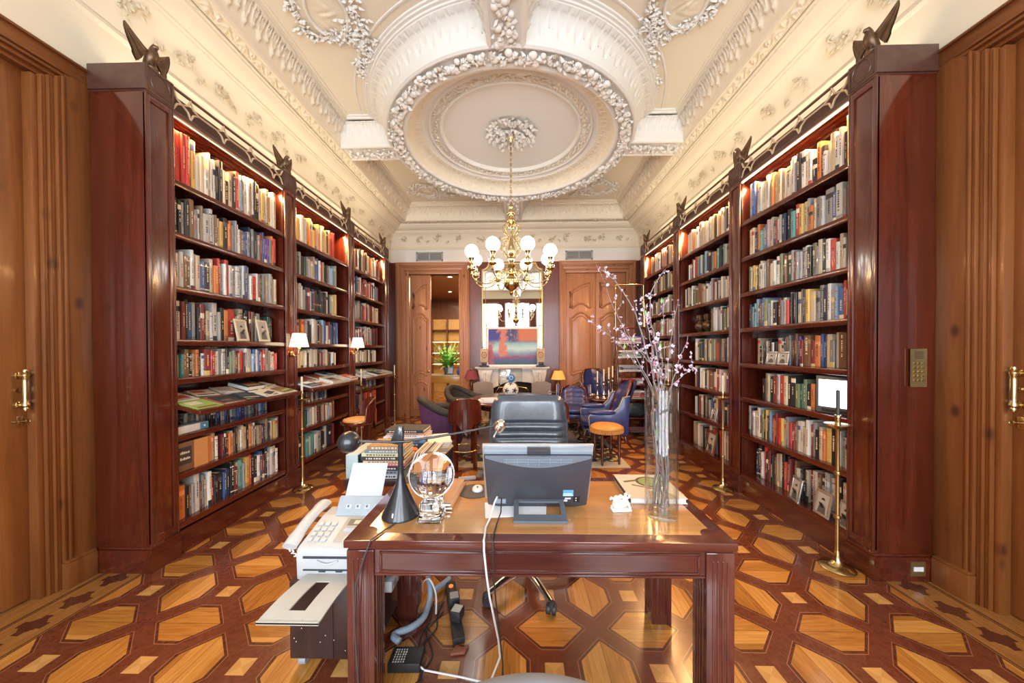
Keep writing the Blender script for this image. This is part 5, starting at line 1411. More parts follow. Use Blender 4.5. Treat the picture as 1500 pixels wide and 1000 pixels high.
# ---------------------------------------------------------------- floor candlesticks
def candlestick(x, y, lab, cc):
    t = empty('floor_candlestick', (x, y, 0), 0, lab, 'candlestick', 'tall brass floor candlesticks')
    m = MB(); m.lathe([(0, .001), (.095, .001), (.10, .006), (.094, .014), (.06, .022), (.035, .036), (.024, .06), (.017, .10), (.016, .12)], 32); m.build('base', brass, t, ang=50)
    m = MB(); m.lathe([(.0125, .115), (.0115, .32), (.0125, .335), (.02, .34), (.022, .35), (.02, .36), (.0125, .365), (.011, .62), (.0125, .635), (.019, .64), (.021, .65), (.019, .66), (.0125, .665), (.0105, .94), (.018, .955)], 20); m.build('stem', brassd, t, ang=40)
    m = MB(); m.lathe([(.018, .955), (.05, .968), (.072, .978), (.074, .984), (.05, .980), (.016, .980), (.015, 1.02), (.019, 1.04), (.017, 1.045), (.011, 1.045)], 28); m.build('drip_pan', brass, t, ang=40)
    m = MB(); m.lathe([(.011, 1.04), (.0105, 1.21), (.006, 1.215), (0, 1.216)], 16); m.tube([(0, 0, 1.214), (.002, 0, 1.226)], .001, 5); m.build('candle', cc, t)
ivory = plain('ivory_wax', (.70, .63, .44), .5); olive = plain('dark_wax', (.035, .04, .03), .45)
candlestick(-2.355, 3.63, 'brass floor candlestick with ivory candle beside the papered reading ledge', ivory)
candlestick(-2.36, 5.02, 'brass floor candlestick with ivory candle behind the wooden stool', ivory)
candlestick(-2.37, 6.40, 'brass floor candlestick standing by the half open door', ivory)
candlestick(2.165, 2.36, 'brass floor candlestick with black candle before the television bookcase', olive)
candlestick(2.165, 3.67, 'brass floor candlestick with ivory candle between television and urn bookcases', ivory)
candlestick(2.165, 5.0, 'brass floor candlestick seen through the vase beside the bookshelves', ivory)

# ---------------------------------------------------------------- picture lamps on the pilasters
shadeM = NT('lit_shade'); shadeM.set(Base_Color=(.8, .7, .5), Emission_Color=(1, .82, .55), Emission_Strength=3.2, Roughness=.8); shadeM = shadeM.m
for y_, lab in ((3.665, 'brass wall lamp with cream shade between first and second ledge bookcases'), (5.01, 'brass wall lamp with cream shade between second and third ledge bookcases')):
    t = empty('wall_lamp', (FL + .002, y_, 1.5), 0, lab, 'lamp', 'shaded lamps on the bookcase pilasters')
    m = MB(); m.at(.005, 0, -.04, ry=PI / 2); m.lathe([(0, 0), (.032, 0), (.032, .006), (.02, .012), (0, .014)], 20); m.build('wall_plate', brass, t)
    m = MB(); m.tube([(.015, 0, -.04), (.05, -.01, -.06), (.085, -.012, -.04), (.09, -.01, -.005), (.088, 0, .02)], .005, 8); m.at(.088, 0, .018); m.lathe([(.006, -.01), (.016, .0), (.014, .02), (.008, .03)], 14); m.build('arm', brass, t)
    m = MB(); m.at(.088, 0, .04); m.lathe([(.092, .0), (.062, .145)], 28, False); m.lathe([(.089, .001), (.060, .144)], 28, False); m.build('shade', shadeM, t, ang=180)
    m = MB(); m.at(.088, 0, .07); m.sph(.022, n=14, m=10); m.build('bulb', emis('bulb_glow_%d' % int(y_), (1, .7, .35), 110), t)

# keypad, socket, vents
t = empty('intercom_switch', (2.54, 2.2245, 1.372), 0, 'brass intercom keypad plate on the end of the television bookcase', 'keypad')
m = MB(); m.box(-.049, .049, -.006, .0, -.122, .122, .003); m.build('plate', plain('dull_brass', (.42, .34, .15), .35, .9), t)
m = MB()
for i in range(6): m.box(-.03, .03, -.0066, -.005, .06 + .008 * i, .063 + .008 * i)
m.build('speaker_grille', blackp, t, smooth=False)
for r in range(5):
    for c in range(3): m = MB(); m.at(-.026 + .026 * c, -.006, .03 - .027 * r, rx=PI / 2); m.lathe([(0, 0), (.008, 0), (.007, .004), (0, .005)], 12); m.build('key', brassd, t)
t = empty('wall_socket', (2.545, 2.2245, .085), 0, 'square brass wall socket on the bookcase end plinth', 'socket')
m = MB(); m.box(-.046, .046, -.006, .0, -.046, .046, .003); m.build('plate', plain('dull_brass', ()), t)
m = MB(); m.box(-.03, .03, -.009, -.005, -.014, .014, .002); m.build('outlet', whitep, t)
for x_, lab in ((-2.0, 'grey air vent above the half open door'), (1.33, 'grey air vent above the closed double door')):
    t = empty('air_vent', (x_, YB - .004, 3.585), 0, lab, 'vent', 'air vents over the doors')
    vm = plain('vent_metal', (.36, .37, .36), .5)
    m = MB()
    for q in ((-.30, .30, .075, .10), (-.30, .30, -.10, -.075), (-.30, -.27, -.1, .1), (.27, .30, -.1, .1), (-.012, .012, -.08, .08)): m.box(q[0], q[1], -.012, 0.003, q[2], q[3])
    m.build('vent_frame', vm, t, smooth=False)
    m = MB()
    for i in range(9): m.box(-.27, .27, -.008, .0, -.07 + .0165 * i, -.062 + .0165 * i)
    m.build('louver', vm, t, smooth=False)
    m = MB(); m.box(-.27, .27, -.001, .003, -.08, .08); m.build('duct_backing', plain('vent_dark', (.07, .07, .07), .8), t, smooth=False)

# television
tv = empty('television', (FR + .075, 2.578, SHR[5] + .001), .30, 'small grey television switched on among the books', 'television')
tm = plain('tv_grey', (.10, .11, .12), .4)
m = MB(); m.box(0, .04, -.145, .145, 0, .285, .01); m.prism([(.04, -.12), (.20, -.07), (.20, .07), (.04, .12)], .02, .24, 'Z', .004); m.build('cabinet', tm, tv)
m = MB()
m.grid(lambda u, v: (-.002 - .008 * math.sin(PI * u) * math.sin(PI * v), -.122 + .244 * u, .05 + .205 * v), 12, 10); m.build('screen', emis('tv_screen', (.78, .90, 1), 4.0), tv, ang=180)
m = MB(); m.box(-.004, .0, -.10, .10, .012, .035, .001); m.build('control_strip', blackp, tv)

# framed photographs
def photo_frame(sg, y, z, w, h, fm, lab, rz=0, tilt=.18, u=.02, skin=(.5, .42, .36), double=False):
    FX = FL if sg < 0 else FR
    t = empty('photo_frame', (FX + sg * u, y, z + .0042), (PI / 2 if sg < 0 else -PI / 2) + rz, lab, 'photo frame', 'framed photographs on the shelves')
    def one(x0):
        def A(M_): return M_.at(x0, 0, .0, rx=-tilt)
        b = w * .13
        m = MB(); A(m)
        for q in ((-w / 2, w / 2, 0, b), (-w / 2, w / 2, h - b, h), (-w / 2, -w / 2 + b, b, h - b), (w / 2 - b, w / 2, b, h - b)): m.box(q[0], q[1], 0, .012, q[2], q[3], .002)
        m.build('frame', fm, t)
        m = MB(); A(m); m.c = (.42, .40, .37); m.box(-w / 2 + b, w / 2 - b, .004, .011, b, h - b)
        m.c = (.10, .09, .09); m.prism([(-w * .26, b), (w * .26, b), (w * .2, h * .38), (0, h * .47), (-w * .2, h * .38)], .0030, .0040, 'Y')
        m.c = skin; m.prism([(w * .10 * math.cos(a), h * .60 + h * .10 * math.sin(a)) for a in [2 * PI * i / 16 for i in range(16)]], .0028, .0038, 'Y')
        m.c = (.05, .04, .04); m.prism([(w * .115 * math.cos(a), h * .63 + h * .095 * math.sin(a)) for a in [PI * i / 10 for i in range(11)]], .0022, .0029, 'Y')
        m.build('portrait', matte, t, smooth=False)
    if double: one(-w * .55); one(w * .55)
    else: one(0)
    m = MB(); m.at(0, 0, 0, rx=.28); m.box(-.012, .012, .030, .034, .0, h * .5); m.build('strut', blackp, t, smooth=False)
    return t
cream = plain('cream_frame', (.62, .55, .38), .4); silver = plain('silver_frame', (.55, .54, .50), .3, .8); brownf = plain('brown_frame', (.16, .06, .03), .35)
photo_frame(-1, 3.06, SHL[3], .155, .20, cream, 'cream framed portrait on the ledge bookcase, nearer the doorway', .12)
photo_frame(-1, 3.32, SHL[3], .165, .215, cream, 'cream framed portrait on the ledge bookcase, nearer the wall lamp', .12, skin=(.6, .57, .54))
photo_frame(1, 3.12, SHR[4], .125, .12, silver, 'silver double photo frame above the television shelf', .0, double=True)
photo_frame(1, 2.92, SHR[7], .15, .20, silver, 'silver framed photo leaning farthest from the doorway on the bottom shelf', -.25)
photo_frame(1, 2.66, SHR[7], .15, .19, brownf if 0 else plain('wood_frame', (.30, .22, .16), .4), 'brown framed portrait in the middle of the bottom shelf', -.1)
photo_frame(1, 2.48, SHR[7], .12, .185, silver, 'silver frame behind the black candle stick on the bottom shelf', -.15)
photo_frame(1, 4.12, SHR[6], .14, .15, silver, 'small silver frame before blue books on the seventh shelf', -.1)
photo_frame(1, 4.20, SHR[7], .22, .28, brownf, 'large brown framed photo on the bottom shelf beyond the television bookcase', -.1, skin=(.5, .27, .18))
# urns
for y_, s_, lab in ((4.40, 1, 'dark bronze urn on the fourth shelf, beside the books'), (4.58, 1.0, 'dark bronze urn on the fourth shelf, beside the empty space')):
    t = empty('urn', (FR + .12, y_, SHR[3] + .001), 0, lab, 'urn', 'bronze urns on the shelf')
    m = MB(); m.lathe([(0, .0), (.035, .0), (.038, .008), (.025, .015), (.05, .045), (.066, .085), (.06, .115), (.035, .135), (.032, .15), (.045, .158), (.043, .162), (.0, .162)], 26); m.build('body', bronze, t, ang=50)
    m = MB(); m.box(-.035, .035, -.04, .04, .1625, .235, .006); m.build('square_lid', bronze, t)
    for q in (-1, 1): m = MB(); m.tube([(0, q * .035, .14), (0, q * .07, .135), (0, q * .075, .10), (0, q * .062, .08)], .006, 8); m.build('handle', bronze, t)
# box with written label, white flat box
t = empty('storage_box', (FL - .03, 2.565, SHL[6] + .001), 0, 'brown storage box with white lettering lying on the seventh shelf', 'box')
m = MB(); m.box(-.22, 0, -.128, .128, 0, .215, .004); m.build('box_body', plain('brown_card', (.17, .085, .045), .6), t)
m = MB(); m.c = (.05, .035, .03); m.box(-.0005, .0015, -.11, -.01, .05, .18); m.c = (.65, .6, .52); rr_ = random.Random(2)
for q in range(2):
    y_ = -.10
    while y_ < -.025: w = rr_.uniform(.005, .012); m.box(.0015, .0022, y_, y_ + w, .085 + .045 * q, .085 + .045 * q + rr_.uniform(.012, .02)); y_ += w + .004
m.c = (.52, .24, .08); m.box(-.0005, .001, .01, .128, .0, .215); m.c = (.55, .5, .4); m.box(-.0005, .002, -.128, -.118, .03, .19)
m.build('printed_label', matte, t, smooth=False)
m = MB(); m.c = (.62, .61, .58); m.box(-.10, 0, -.13, .13, 0, .055, .003); m.c = (.05, .22, .32); m.box(-.1005, .0007, .06, .1305, .002, .053); m.c = (.7, .7, .68); m.box(.0007, .0012, .09, .105, .02, .035)
tag(m.build('flat_box', matte, None, loc=(FL - .022, 2.56, SHL[5] + .001)), 'white flat box with a blue end under the papered reading ledge', 'box')

# ---------------------------------------------------------------- papers on the reading ledges
SL = math.atan2(.105 + .002, .42)
def on_ledge(k, y, u, rz, lift):
    """point on the sloping ledge: u metres up from the lip"""
    o = Vector((FL + .16 - u * math.cos(SL), y, LED_Z - .002 + u * math.sin(SL)))
    nrm = Vector((math.sin(SL), 0, math.cos(SL)))
    return o + nrm * (lift + .0012), rz
LR = random.Random(31)
COLN = [('white', (.70, .69, .65)), ('cream', (.62, .55, .42)), ('grey', (.36, .36, .36)), ('black', (.04, .04, .045)), ('brick red', (.42, .10, .06)), ('green', (.30, .42, .10)), ('brown', (.22, .12, .07)), ('pale blue', (.36, .46, .54)), ('beige', (.50, .40, .30)), ('navy', (.05, .08, .16))]
LEDN = ['papered ledge beside the doorway', 'middle ledge behind the stool', 'end ledge by the open door']
def ledge_item(k, y, u, w, l, h, rz, ci, lift, lab, name='magazine'):
    loc, _ = on_ledge(k, y, u, rz, lift)
    o = empty(name, loc, 0, lab, name.replace('_', ' '), 'papers on the reading ledges')
    o.rotation_euler = Matrix.Rotation(SL, 4, 'Y').to_euler() if not rz else (Matrix.Rotation(SL, 4, 'Y') @ Matrix.Rotation(rz, 4, 'Z')).to_euler()
    nm, c = COLN[ci]; c2 = LR.choice(COLN)[1]; c3 = LR.choice(COLN)[1]
    m = MB(); m.c = c; m.box(-l / 2, l / 2, -w / 2, w / 2, 0, h); m.c = c2; a = LR.uniform(-.4, .1) * l; m.box(a, a + l * .38, -w * .38, w * LR.uniform(.1, .4), h, h + .0005)
    m.c = c3; m.box(l * .3, l * .42, -w * .4, w * .35, h, h + .0006); m.build('cover', matte, o, smooth=False)
    if h > .006:
        m = MB(); m.c = (.66, .64, .58); m.box(-l / 2 + .002, l / 2 + .0008, -w / 2 - .0008, w / 2 + .0008, h * .2, h * .8); m.build('pages', matte, o, smooth=False)
POS = ['first', 'second', 'third', 'fourth', 'fifth', 'sixth']
for k in range(3):
    ya = BY[k] + PW + .02; n = 5; st = (1.343 - PW - .04) / n
    ths = .005 if k == 0 else .03
    for r, u in ((0, .115), (1, .315)):
        for i in range(n):
            ci = [[5, 4, 3, 0, 1], [0, 6, 2, 3, 8]][r][i] if k == 0 else LR.randrange(len(COLN))
            th = .005 if k == 0 else LR.choice((.006, .012, .03, .045))
            if k == 0 and r == 1 and i == 3: th = .05
            w = st * .97; l = .19
            lab = '%s magazine, %s along the %s row of the %s' % (COLN[ci][0], POS[i], ['front', 'back'][r], LEDN[k])
            ledge_item(k, ya + st * (i + .5), u, w - .008, l, th, LR.uniform(-.02, .02), ci, 0, lab)
            if th <= .006 and LR.random() < .8:
                cj = LR.randrange(len(COLN))
                ledge_item(k, ya + st * (i + .5), u + LR.uniform(-.01, .01), w * .8, .15, .005, LR.uniform(-.5, .5), cj, th + .002, '%s leaflet atop the %s magazine, %s row, %s' % (COLN[cj][0], POS[i], ['front', 'back'][r], ['papered ledge beside the doorway', 'middle ledge behind the stool', 'end ledge by the open door'][k]), 'leaflet')
# ---------------------------------------------------------------- bronze eagles on the caps
def eagle(x, y, rz, lab):
    t = empty('eagle_finial', (x, y, BT + .001), rz, lab, 'eagle statue', 'bronze eagles on the bookcase caps')
    m = MB(); m.lathe([(0, 0), (.044, 0), (.046, .014), (.036, .024), (.040, .04), (.030, .055), (0, .055)], 16); m.build('pedestal', bronze, t, ang=40)
    m = MB()   # body faces +x
    P_ = [(-.055, 0, .05), (-.04, 0, .075), (-.01, 0, .11), (.008, 0, .145), (.012, 0, .175), (.014, 0, .198), (.028, 0, .212), (.044, 0, .208), (.056, 0, .194)]
    m.tube(P_, [.014, .030, .042, .042, .030, .023, .021, .012, .003], 12); m.build('body', bronze, t, ang=180)
    for q in (-1, 1):
        m = MB()
        def wing(u, v, th):      # u along the span, v across the chord
            sp = u ** .9; ang_ = .25 + .75 * u
            yy = q * (.028 + .135 * sp); zz = .15 + .125 * sp ** 1.25
            ch = (.075 * (1 - u) ** .5 + .055 * (1 - u * .8)) * (1 - .12 * abs(math.sin(v * PI * 3.5)) * (v > .4) * (u > .25))
            d = v * ch
            return (-.012 - .02 * u + th + .012 * math.sin(v * PI * 4) * .3, yy + q * d * .55, zz - d * 1.0)
        m.grid(lambda u, v: wing(u, v, .007 * (1 - u * .7)), 12, 14); m.grid(lambda u, v: wing(u, v, -.007 * (1 - u * .7)), 12, 14, flip=True)
        m.tube([wing(i / 10, 0, 0) for i in range(11)], [.017 * (1 - i / 10) + .003 for i in range(11)], 8)
        m.build('wing', bronze, t, ang=180)
    for q in (-.016, .016): m = MB(); m.tube([(.0, q, .10), (.008, q, .075), (.02, q, .056)], [.013, .009, .005], 8); m.build('leg', bronze, t)
    t.scale = (.86, .86, .86)
E_N = ['nearest the doorway', 'second from the doorway', 'third from the doorway', 'by the fireplace wall']
for k in range(4):
    yc = BY[k] + PW / 2
    a = ['above the doorway end of the ledge bookcases', 'between first and second ledge bookcases', 'between second and third ledge bookcases', 'above the ledge bookcases by the half open door'][k]
    b = ['above the doorway end of the television bookcase', 'between television and urn bookcases', 'above the bookcases between urns and book rack', 'above the bookcase by the closed double door'][k]
    eagle(FL - .045, yc, 0, 'bronze eagle finial ' + a); eagle(FR + .045, yc, PI, 'bronze eagle finial ' + b)
# ---------------------------------------------------------------- chandelier
c = empty('chandelier', (RC[0], RC[1], 0), 0, 'brass eight arm chandelier with white glass globes hanging from the ceiling rose', 'chandelier')
m = MB(); m.lathe([(0, 4.40), (.035, 4.40), (.05, 4.37), (.03, 4.33), (.014, 4.30), (.008, 4.29)], 24); m.build('canopy', brass, c, ang=50)
m = MB()
for i in range(22):
    z = 4.285 - .036 * i; a = PI / 2 * (i % 2)
    pts = [(.011 * math.cos(q) * math.cos(a), .011 * math.cos(q) * math.sin(a), z + .024 * math.sin(q)) for q in [2 * PI * j / 12 for j in range(12)]]
    m.tube(pts, .0045, 6, closed=True)
m.tube([(0, 0, 4.29), (0, 0, 3.45)], .004, 6)
m.build('chain', brass, c, ang=180)
m = MB()
m.lathe([(0, 3.50), (.012, 3.49), (.02, 3.46), (.035, 3.44), (.02, 3.415), (.018, 3.40), (.04, 3.385), (.055, 3.36), (.055, 3.335), (.04, 3.305), (.02, 3.295), (.025, 3.285), (.05, 3.265), (.058, 3.24), (.05, 3.215), (.022, 3.19), (.02, 3.17), (.045, 3.16), (.045, 3.15), (.018, 3.14), (.014, 3.08), (.016, 3.0), (.03, 2.93), (.048, 2.86), (.05, 2.82), (.035, 2.78), (.02, 2.76), (.035, 2.745), (.045, 2.72), (.03, 2.69), (.022, 2.67), (.05, 2.65), (.058, 2.635), (.05, 2.62), (.03, 2.60), (.03, 2.56), (.055, 2.545), (.055, 2.53), (.03, 2.52), (.05, 2.50), (.088, 2.46), (.102, 2.41), (.095, 2.36), (.065, 2.32), (.03, 2.30), (.02, 2.285), (.03, 2.27), (.022, 2.25), (.008, 2.235), (0, 2.22)], 32)
m.build('column', brass, c, ang=50)
for k in range(8):
    a = PI / 8 + PI / 4 * k; ca, sa = math.cos(a), math.sin(a)
    arm = empty('arm'); arm.parent = c
    def R_(pts): return [(r * ca, r * sa, z) for r, z in pts]
    m = MB()
    ctrl = [(.045, 2.535), (.10, 2.575), (.155, 2.56), (.19, 2.50), (.235, 2.425), (.32, 2.375), (.42, 2.375), (.50, 2.41), (.545, 2.46), (.55, 2.52)]
    P_ = [Vector((r, z, 0)) for r, z in ctrl]; Q = []
    for i in range(len(P_) - 1):
        p0 = P_[max(0, i - 1)]; p1 = P_[i]; p2 = P_[i + 1]; p3 = P_[min(len(P_) - 1, i + 2)]
        for s in (0, .33, .66): q = .5 * ((2 * p1) + (p2 - p0) * s + (2 * p0 - 5 * p1 + 4 * p2 - p3) * s * s + (3 * p1 - p0 - 3 * p2 + p3) * s ** 3); Q.append((q.x, q.y))
    Q.append((.55, 2.52)); m.tube(R_(Q), .0062, 8)
    sp = [(.30 + .055 * (1 - i / 16) * math.cos(i * .55 + 2.2), 2.45 + .055 * (1 - i / 16) * math.sin(i * .55 + 2.2)) for i in range(16)]
    m.tube(R_(sp), .005, 6)
    m.build('branch', brass, arm, ang=180)
    m = MB(); m.at(.55 * ca, .55 * sa, 0); m.lathe([(.006, 2.46), (.02, 2.475), (.012, 2.50), (.014, 2.515), (.045, 2.535), (.05, 2.545), (.05, 2.55), (.03, 2.552), (.024, 2.56), (.024, 2.60), (.03, 2.61), (.026, 2.625), (.026, 2.665), (.036, 2.68), (.04, 2.695), (.034, 2.697), (0, 2.697)], 20); m.build('candle_cup', brass, arm, ang=40)
    m = MB(); m.at(.55 * ca, .55 * sa, 0); m.lathe([(.052, 2.553), (.056, 2.575), (.052, 2.597), (.049, 2.597), (.052, 2.575), (.049, 2.553), (.052, 2.553)], 20, False); m.build('glass_collar', thin, arm)
    m = MB(); m.at(.55 * ca, .55 * sa, 0); m.sph(.087, cz=2.775, n=28, m=18); m.build('globe', globeM if k else globals().setdefault('globeM', emis('opal_globe', (1, .95, .86), 15.0)), arm, ang=180)
for k in range(8):   # upper scroll cage
    a = PI / 4 * k; ca, sa = math.cos(a), math.sin(a); m = MB()
    pts = [(.02, 3.16), (.07, 3.20), (.115, 3.16), (.10, 3.09), (.05, 3.04), (.06, 2.98), (.12, 2.93), (.135, 2.85), (.09, 2.78), (.03, 2.72)]
    P_ = [Vector((r, z, 0)) for r, z in pts]; Q = []
    for i in range(len(P_) - 1):
        p0 = P_[max(0, i - 1)]; p1 = P_[i]; p2 = P_[i + 1]; p3 = P_[min(len(P_) - 1, i + 2)]
        for s in (0, .33, .66): q = .5 * ((2 * p1) + (p2 - p0) * s + (2 * p0 - 5 * p1 + 4 * p2 - p3) * s * s + (3 * p1 - p0 - 3 * p2 + p3) * s ** 3); Q.append((q.x, q.y))
    m.tube([(r * ca, r * sa, z) for r, z in Q], .0055, 7)
    m.tube([((.10 + .03 * (1 - i / 12) * math.cos(i * .6)) * ca, (.10 + .03 * (1 - i / 12) * math.cos(i * .6)) * sa, 2.99 + .03 * (1 - i / 12) * math.sin(i * .6)) for i in range(12)], .004, 6)
    m.build('scroll', brass, c, ang=180)
# ---------------------------------------------------------------- rug
def rug_mat():
    t = NT('rug_weave'); p = t.obj(); sx = t.n('ShaderNodeSeparateXYZ'); t.l(p, sx.inputs[0])
    ax = t.math('ABSOLUTE', sx.outputs[0]); ay = t.math('ABSOLUTE', sx.outputs[1])
    inside = t.math('MULTIPLY', t.math('LESS_THAN', ax, 1.0), t.math('LESS_THAN', ay, .86))
    edge = t.math('MAXIMUM', t.math('GREATER_THAN', ax, 1.38), t.math('GREATER_THAN', ay, 1.21))
    n = t.noise(p, 60, 2); c0 = t.ramp(n, [(.35, (.11, .085, .105)), (.65, (.19, .15, .17))])
    vo = t.n('ShaderNodeTexVoronoi'); t.l(p, vo.inputs['Vector']); vo.inputs['Scale'].default_value = 11
    b = t.ramp(vo.outputs[0], [(.25, (.42, .33, .14)), (.4, (.10, .12, .07)), (.5, (.02, .022, .025))])
    col = t.mix(inside, b, c0); col = t.mix(edge, col, (.45, .38, .27))
    t.set(Base_Color=col, Roughness=.95); t.bump(n, .3, .004); return t.m
m = MB(); m.box(-1.45, 1.45, -1.42, 1.275, .0005, .010, .003)
tag(m.build('rug', rug_mat(), None, loc=(-.05, 5.725, 0)), 'grey purple rug with dark patterned border under the round table', 'rug')
RZ = .0125
# ---------------------------------------------------------------- round table
def leg_tube(m, pts, r, n=10, flat=None): m.tube(pts, r, n, flat=flat)
rt = empty('round_table', (-.06, 5.12, RZ), 0, 'large round mahogany table on splayed legs before the fireplace', 'table')
m = MB(); m.lathe([(0, .715), (.66, .715), (.70, .722), (.715, .735), (.715, .742), (.705, .7495), (0, .7495)], 64); m.build('table_top', mahX, rt, ang=50)
m = MB(); m.lathe([(.58, .64), (.60, .64), (.60, .716), (.58, .716)], 48); m.lathe([(0, .30), (.10, .30), (.12, .36), (.09, .44), (.11, .60), (.16, .715)], 24); m.build('apron', mahV, rt, ang=50)
for k in range(4):
    a = PI / 4 + PI / 2 * k; c_, s_ = math.cos(a), math.sin(a); m = MB()
    leg_tube(m, [(c_ * .10, s_ * .10, .36), (c_ * .25, s_ * .25, .40), (c_ * .36, s_ * .36, .26), (c_ * .42, s_ * .42, .10), (c_ * .50, s_ * .50, .03), (c_ * .54, s_ * .54, .025)], [.05, .055, .045, .035, .03, .025], 10); m.build('leg', mahV, rt, ang=180)
TZ = RZ + .7505
# acrylic case with a football topped by a blue clock-like cap
t = empty('display_case', (-.13, 5.0, TZ), 0, 'clear acrylic display case standing on the round table', 'display case')
m = MB()
for q in ((-.17, .17, -.17, -.166), (-.17, .17, .166, .17), (-.17, -.166, -.1655, .1655), (.166, .17, -.1655, .1655)): m.box(q[0], q[1], q[2], q[3], .001, .45)
m.box(-.17, .17, -.17, .17, .4505, .455); m.build('clear_case', thin, t, smooth=False)
t = empty('football_figure', (-.13, 5.0, TZ + .0005), 0, 'black and white football with a blue cap inside the display case', 'football')
m = MB(); m.box(-.10, .10, -.10, .10, .0005, .03, .004); m.build('plinth', plain('maroon_base', (.16, .05, .05), .4), t)
m = MB(); m.sph(.115, cz=.145, n=32, m=22); m.build('ball', plain('ball_white', (.74, .73, .70), .4), t, ang=180)
m = MB(); ph = (1 + 5 ** .5) / 2
for v in [Vector(q).normalized() for q in ((0, 1, ph), (0, -1, ph), (0, 1, -ph), (0, -1, -ph), (1, ph, 0), (-1, ph, 0), (1, -ph, 0), (-1, -ph, 0), (ph, 0, 1), (-ph, 0, 1), (ph, 0, -1), (-ph, 0, -1))]:
    a = v.orthogonal().normalized(); b = v.cross(a); ctr = Vector((0, 0, .145))
    pts = [ctr + (v * .93 + (a * math.cos(2 * PI * i / 5) + b * math.sin(2 * PI * i / 5)) * .36).normalized() * .1165 for i in range(5)]
    m.add([tuple(p) for p in pts] + [tuple(ctr + v * .1185)], [(i, (i + 1) % 5, 5) for i in range(5)])
m.build('black_panels', blackp, t, smooth=False)
m = MB(); m.sph(.06, cz=.318, n=24, m=14, sz=1.0); m.cyl(.03, .25, .28, 16); m.build('blue_cap', plain('cap_blue', (.04, .20, .55), .4), t, ang=60)
m = MB(); m.at(.01, -.059, .325, rx=PI / 2); m.torus(.026, .004, n=20, m=6); m.build('cap_ring', whitep, t)
for i, (x, y, w, l, h, c, rz, lab, nm) in enumerate(((-.45, 4.78, .26, .20, .03, (.66, .68, .72), .1, 'white book lying on the round table edge near the tub chairs', 'book'), (-.43, 4.79, .22, .16, .02, (.55, .60, .70), .3, 'thin pale blue booklet on top of the white book', 'booklet'),
        (.22, 4.85, .28, .2, .02, (.20, .24, .30), -.1, 'slate grey folder on the round table beside the display case', 'folder'), (.36, 5.1, .3, .22, .03, (.55, .50, .42), .2, 'beige portfolio on the round table towards the orange lamp', 'portfolio'),
        (-.22, 4.62, .26, .2, .008, (.45, .20, .10), .1, 'reddish brown leather mat at the near side of the round table', 'desk mat'))):
    m = MB(); m.c = c; m.box(-w / 2, w / 2, -l / 2, l / 2, 0, h, .002); m.c = (.7, .69, .66)
    if h > .015: m.box(-w / 2 + .004, w / 2 + .0006, -l / 2 - .0006, l / 2 - .003, h * .2, h * .8)
    o = m.build(nm.replace(' ', '_'), matte, None, smooth=False, loc=(x, y, TZ + .001 + (.031 if i == 1 else 0)), rz=rz); tag(o, lab, nm)
t = empty('ring_holder', (.44, 4.92, TZ + .001), 0, 'small silver ring on a stem standing at the round table edge', 'ornament')
m = MB(); m.lathe([(0, 0), (.05, 0), (.05, .006), (.008, .012), (.005, .02), (.005, .09)], 20); m.build('stem', chrome, t)
m = MB(); m.torus(.022, .005, 0, 0, .112, 20, 8, 'Y'); m.build('ring', chrome, t)
# ---------------------------------------------------------------- seating
purp = plain('purple_velvet', (.075, .028, .095), .75, var=.2, sc=14); blk = plain('black_velvet', (.018, .018, .018), .7, var=.2)
def tub_chair(x, y, rz, lab):
    t = empty('tub_chair', (x, y, RZ), rz, lab, 'armchair', 'purple tub chairs')
    A0, A1 = math.radians(-35), math.radians(215)     # open towards -y... arms at both ends
    def shell(r0, r1, flip):
        def fn(u, v):
            a = A0 + (A1 - A0) * u; back = max(0, math.sin(a)); top = .64 + .17 * back ** 1.5
            r = r0 + (r1 - r0) * v
            return (r * math.cos(a), r * math.sin(a) * .95, .20 + (top - .20) * v)
        return fn
    m = MB(); m.grid(shell(.27, .35, 0), 40, 8); m.build('shell', purp, t, ang=180)
    m = MB(); m.grid(shell(.22, .27, 0), 40, 8, flip=True); m.build('inner_back', blk, t, ang=180)
    m = MB(); pts = []
    for i in range(33):
        a = A0 + (A1 - A0) * i / 32; back = max(0, math.sin(a)); pts.append((.31 * math.cos(a), .31 * math.sin(a) * .95, .645 + .17 * back ** 1.5))
    m.tube(pts, .055, 12); m.build('top_roll', blk, t, ang=180)
    for a in (A0, A1): m = MB(); m.at(.31 * math.cos(a), .31 * math.sin(a) * .95 - .05, .645, rx=PI / 2); m.lathe([(0, .0), (.035, .0), (.035, -.012), (.02, -.02), (0, -.02)], 16); m.build('arm_boss', brass, t)
    m = MB(); m.lathe([(0, .19), (.26, .19), (.275, .22), (.27, .36), (.24, .42), (0, .43)], 36); m.build('seat', purp, t, ang=60)
    for k in range(4): a = PI / 4 + PI / 2 * k; m = MB(); m.tube([(.2 * math.cos(a), .2 * math.sin(a), .2), (.23 * math.cos(a), .23 * math.sin(a), .0)], [.026, .016], 8); m.build('leg', mahV, t)
tub_chair(-1.08, 4.74, math.radians(118), 'purple tub chair with black rolled top, its back to the desk beside the stool')
tub_chair(-.95, 5.90, math.radians(62), 'purple tub chair beyond the first one, close to the fireplace and open door')
cane = plain('cane_seat', (.52, .30, .11), .6)
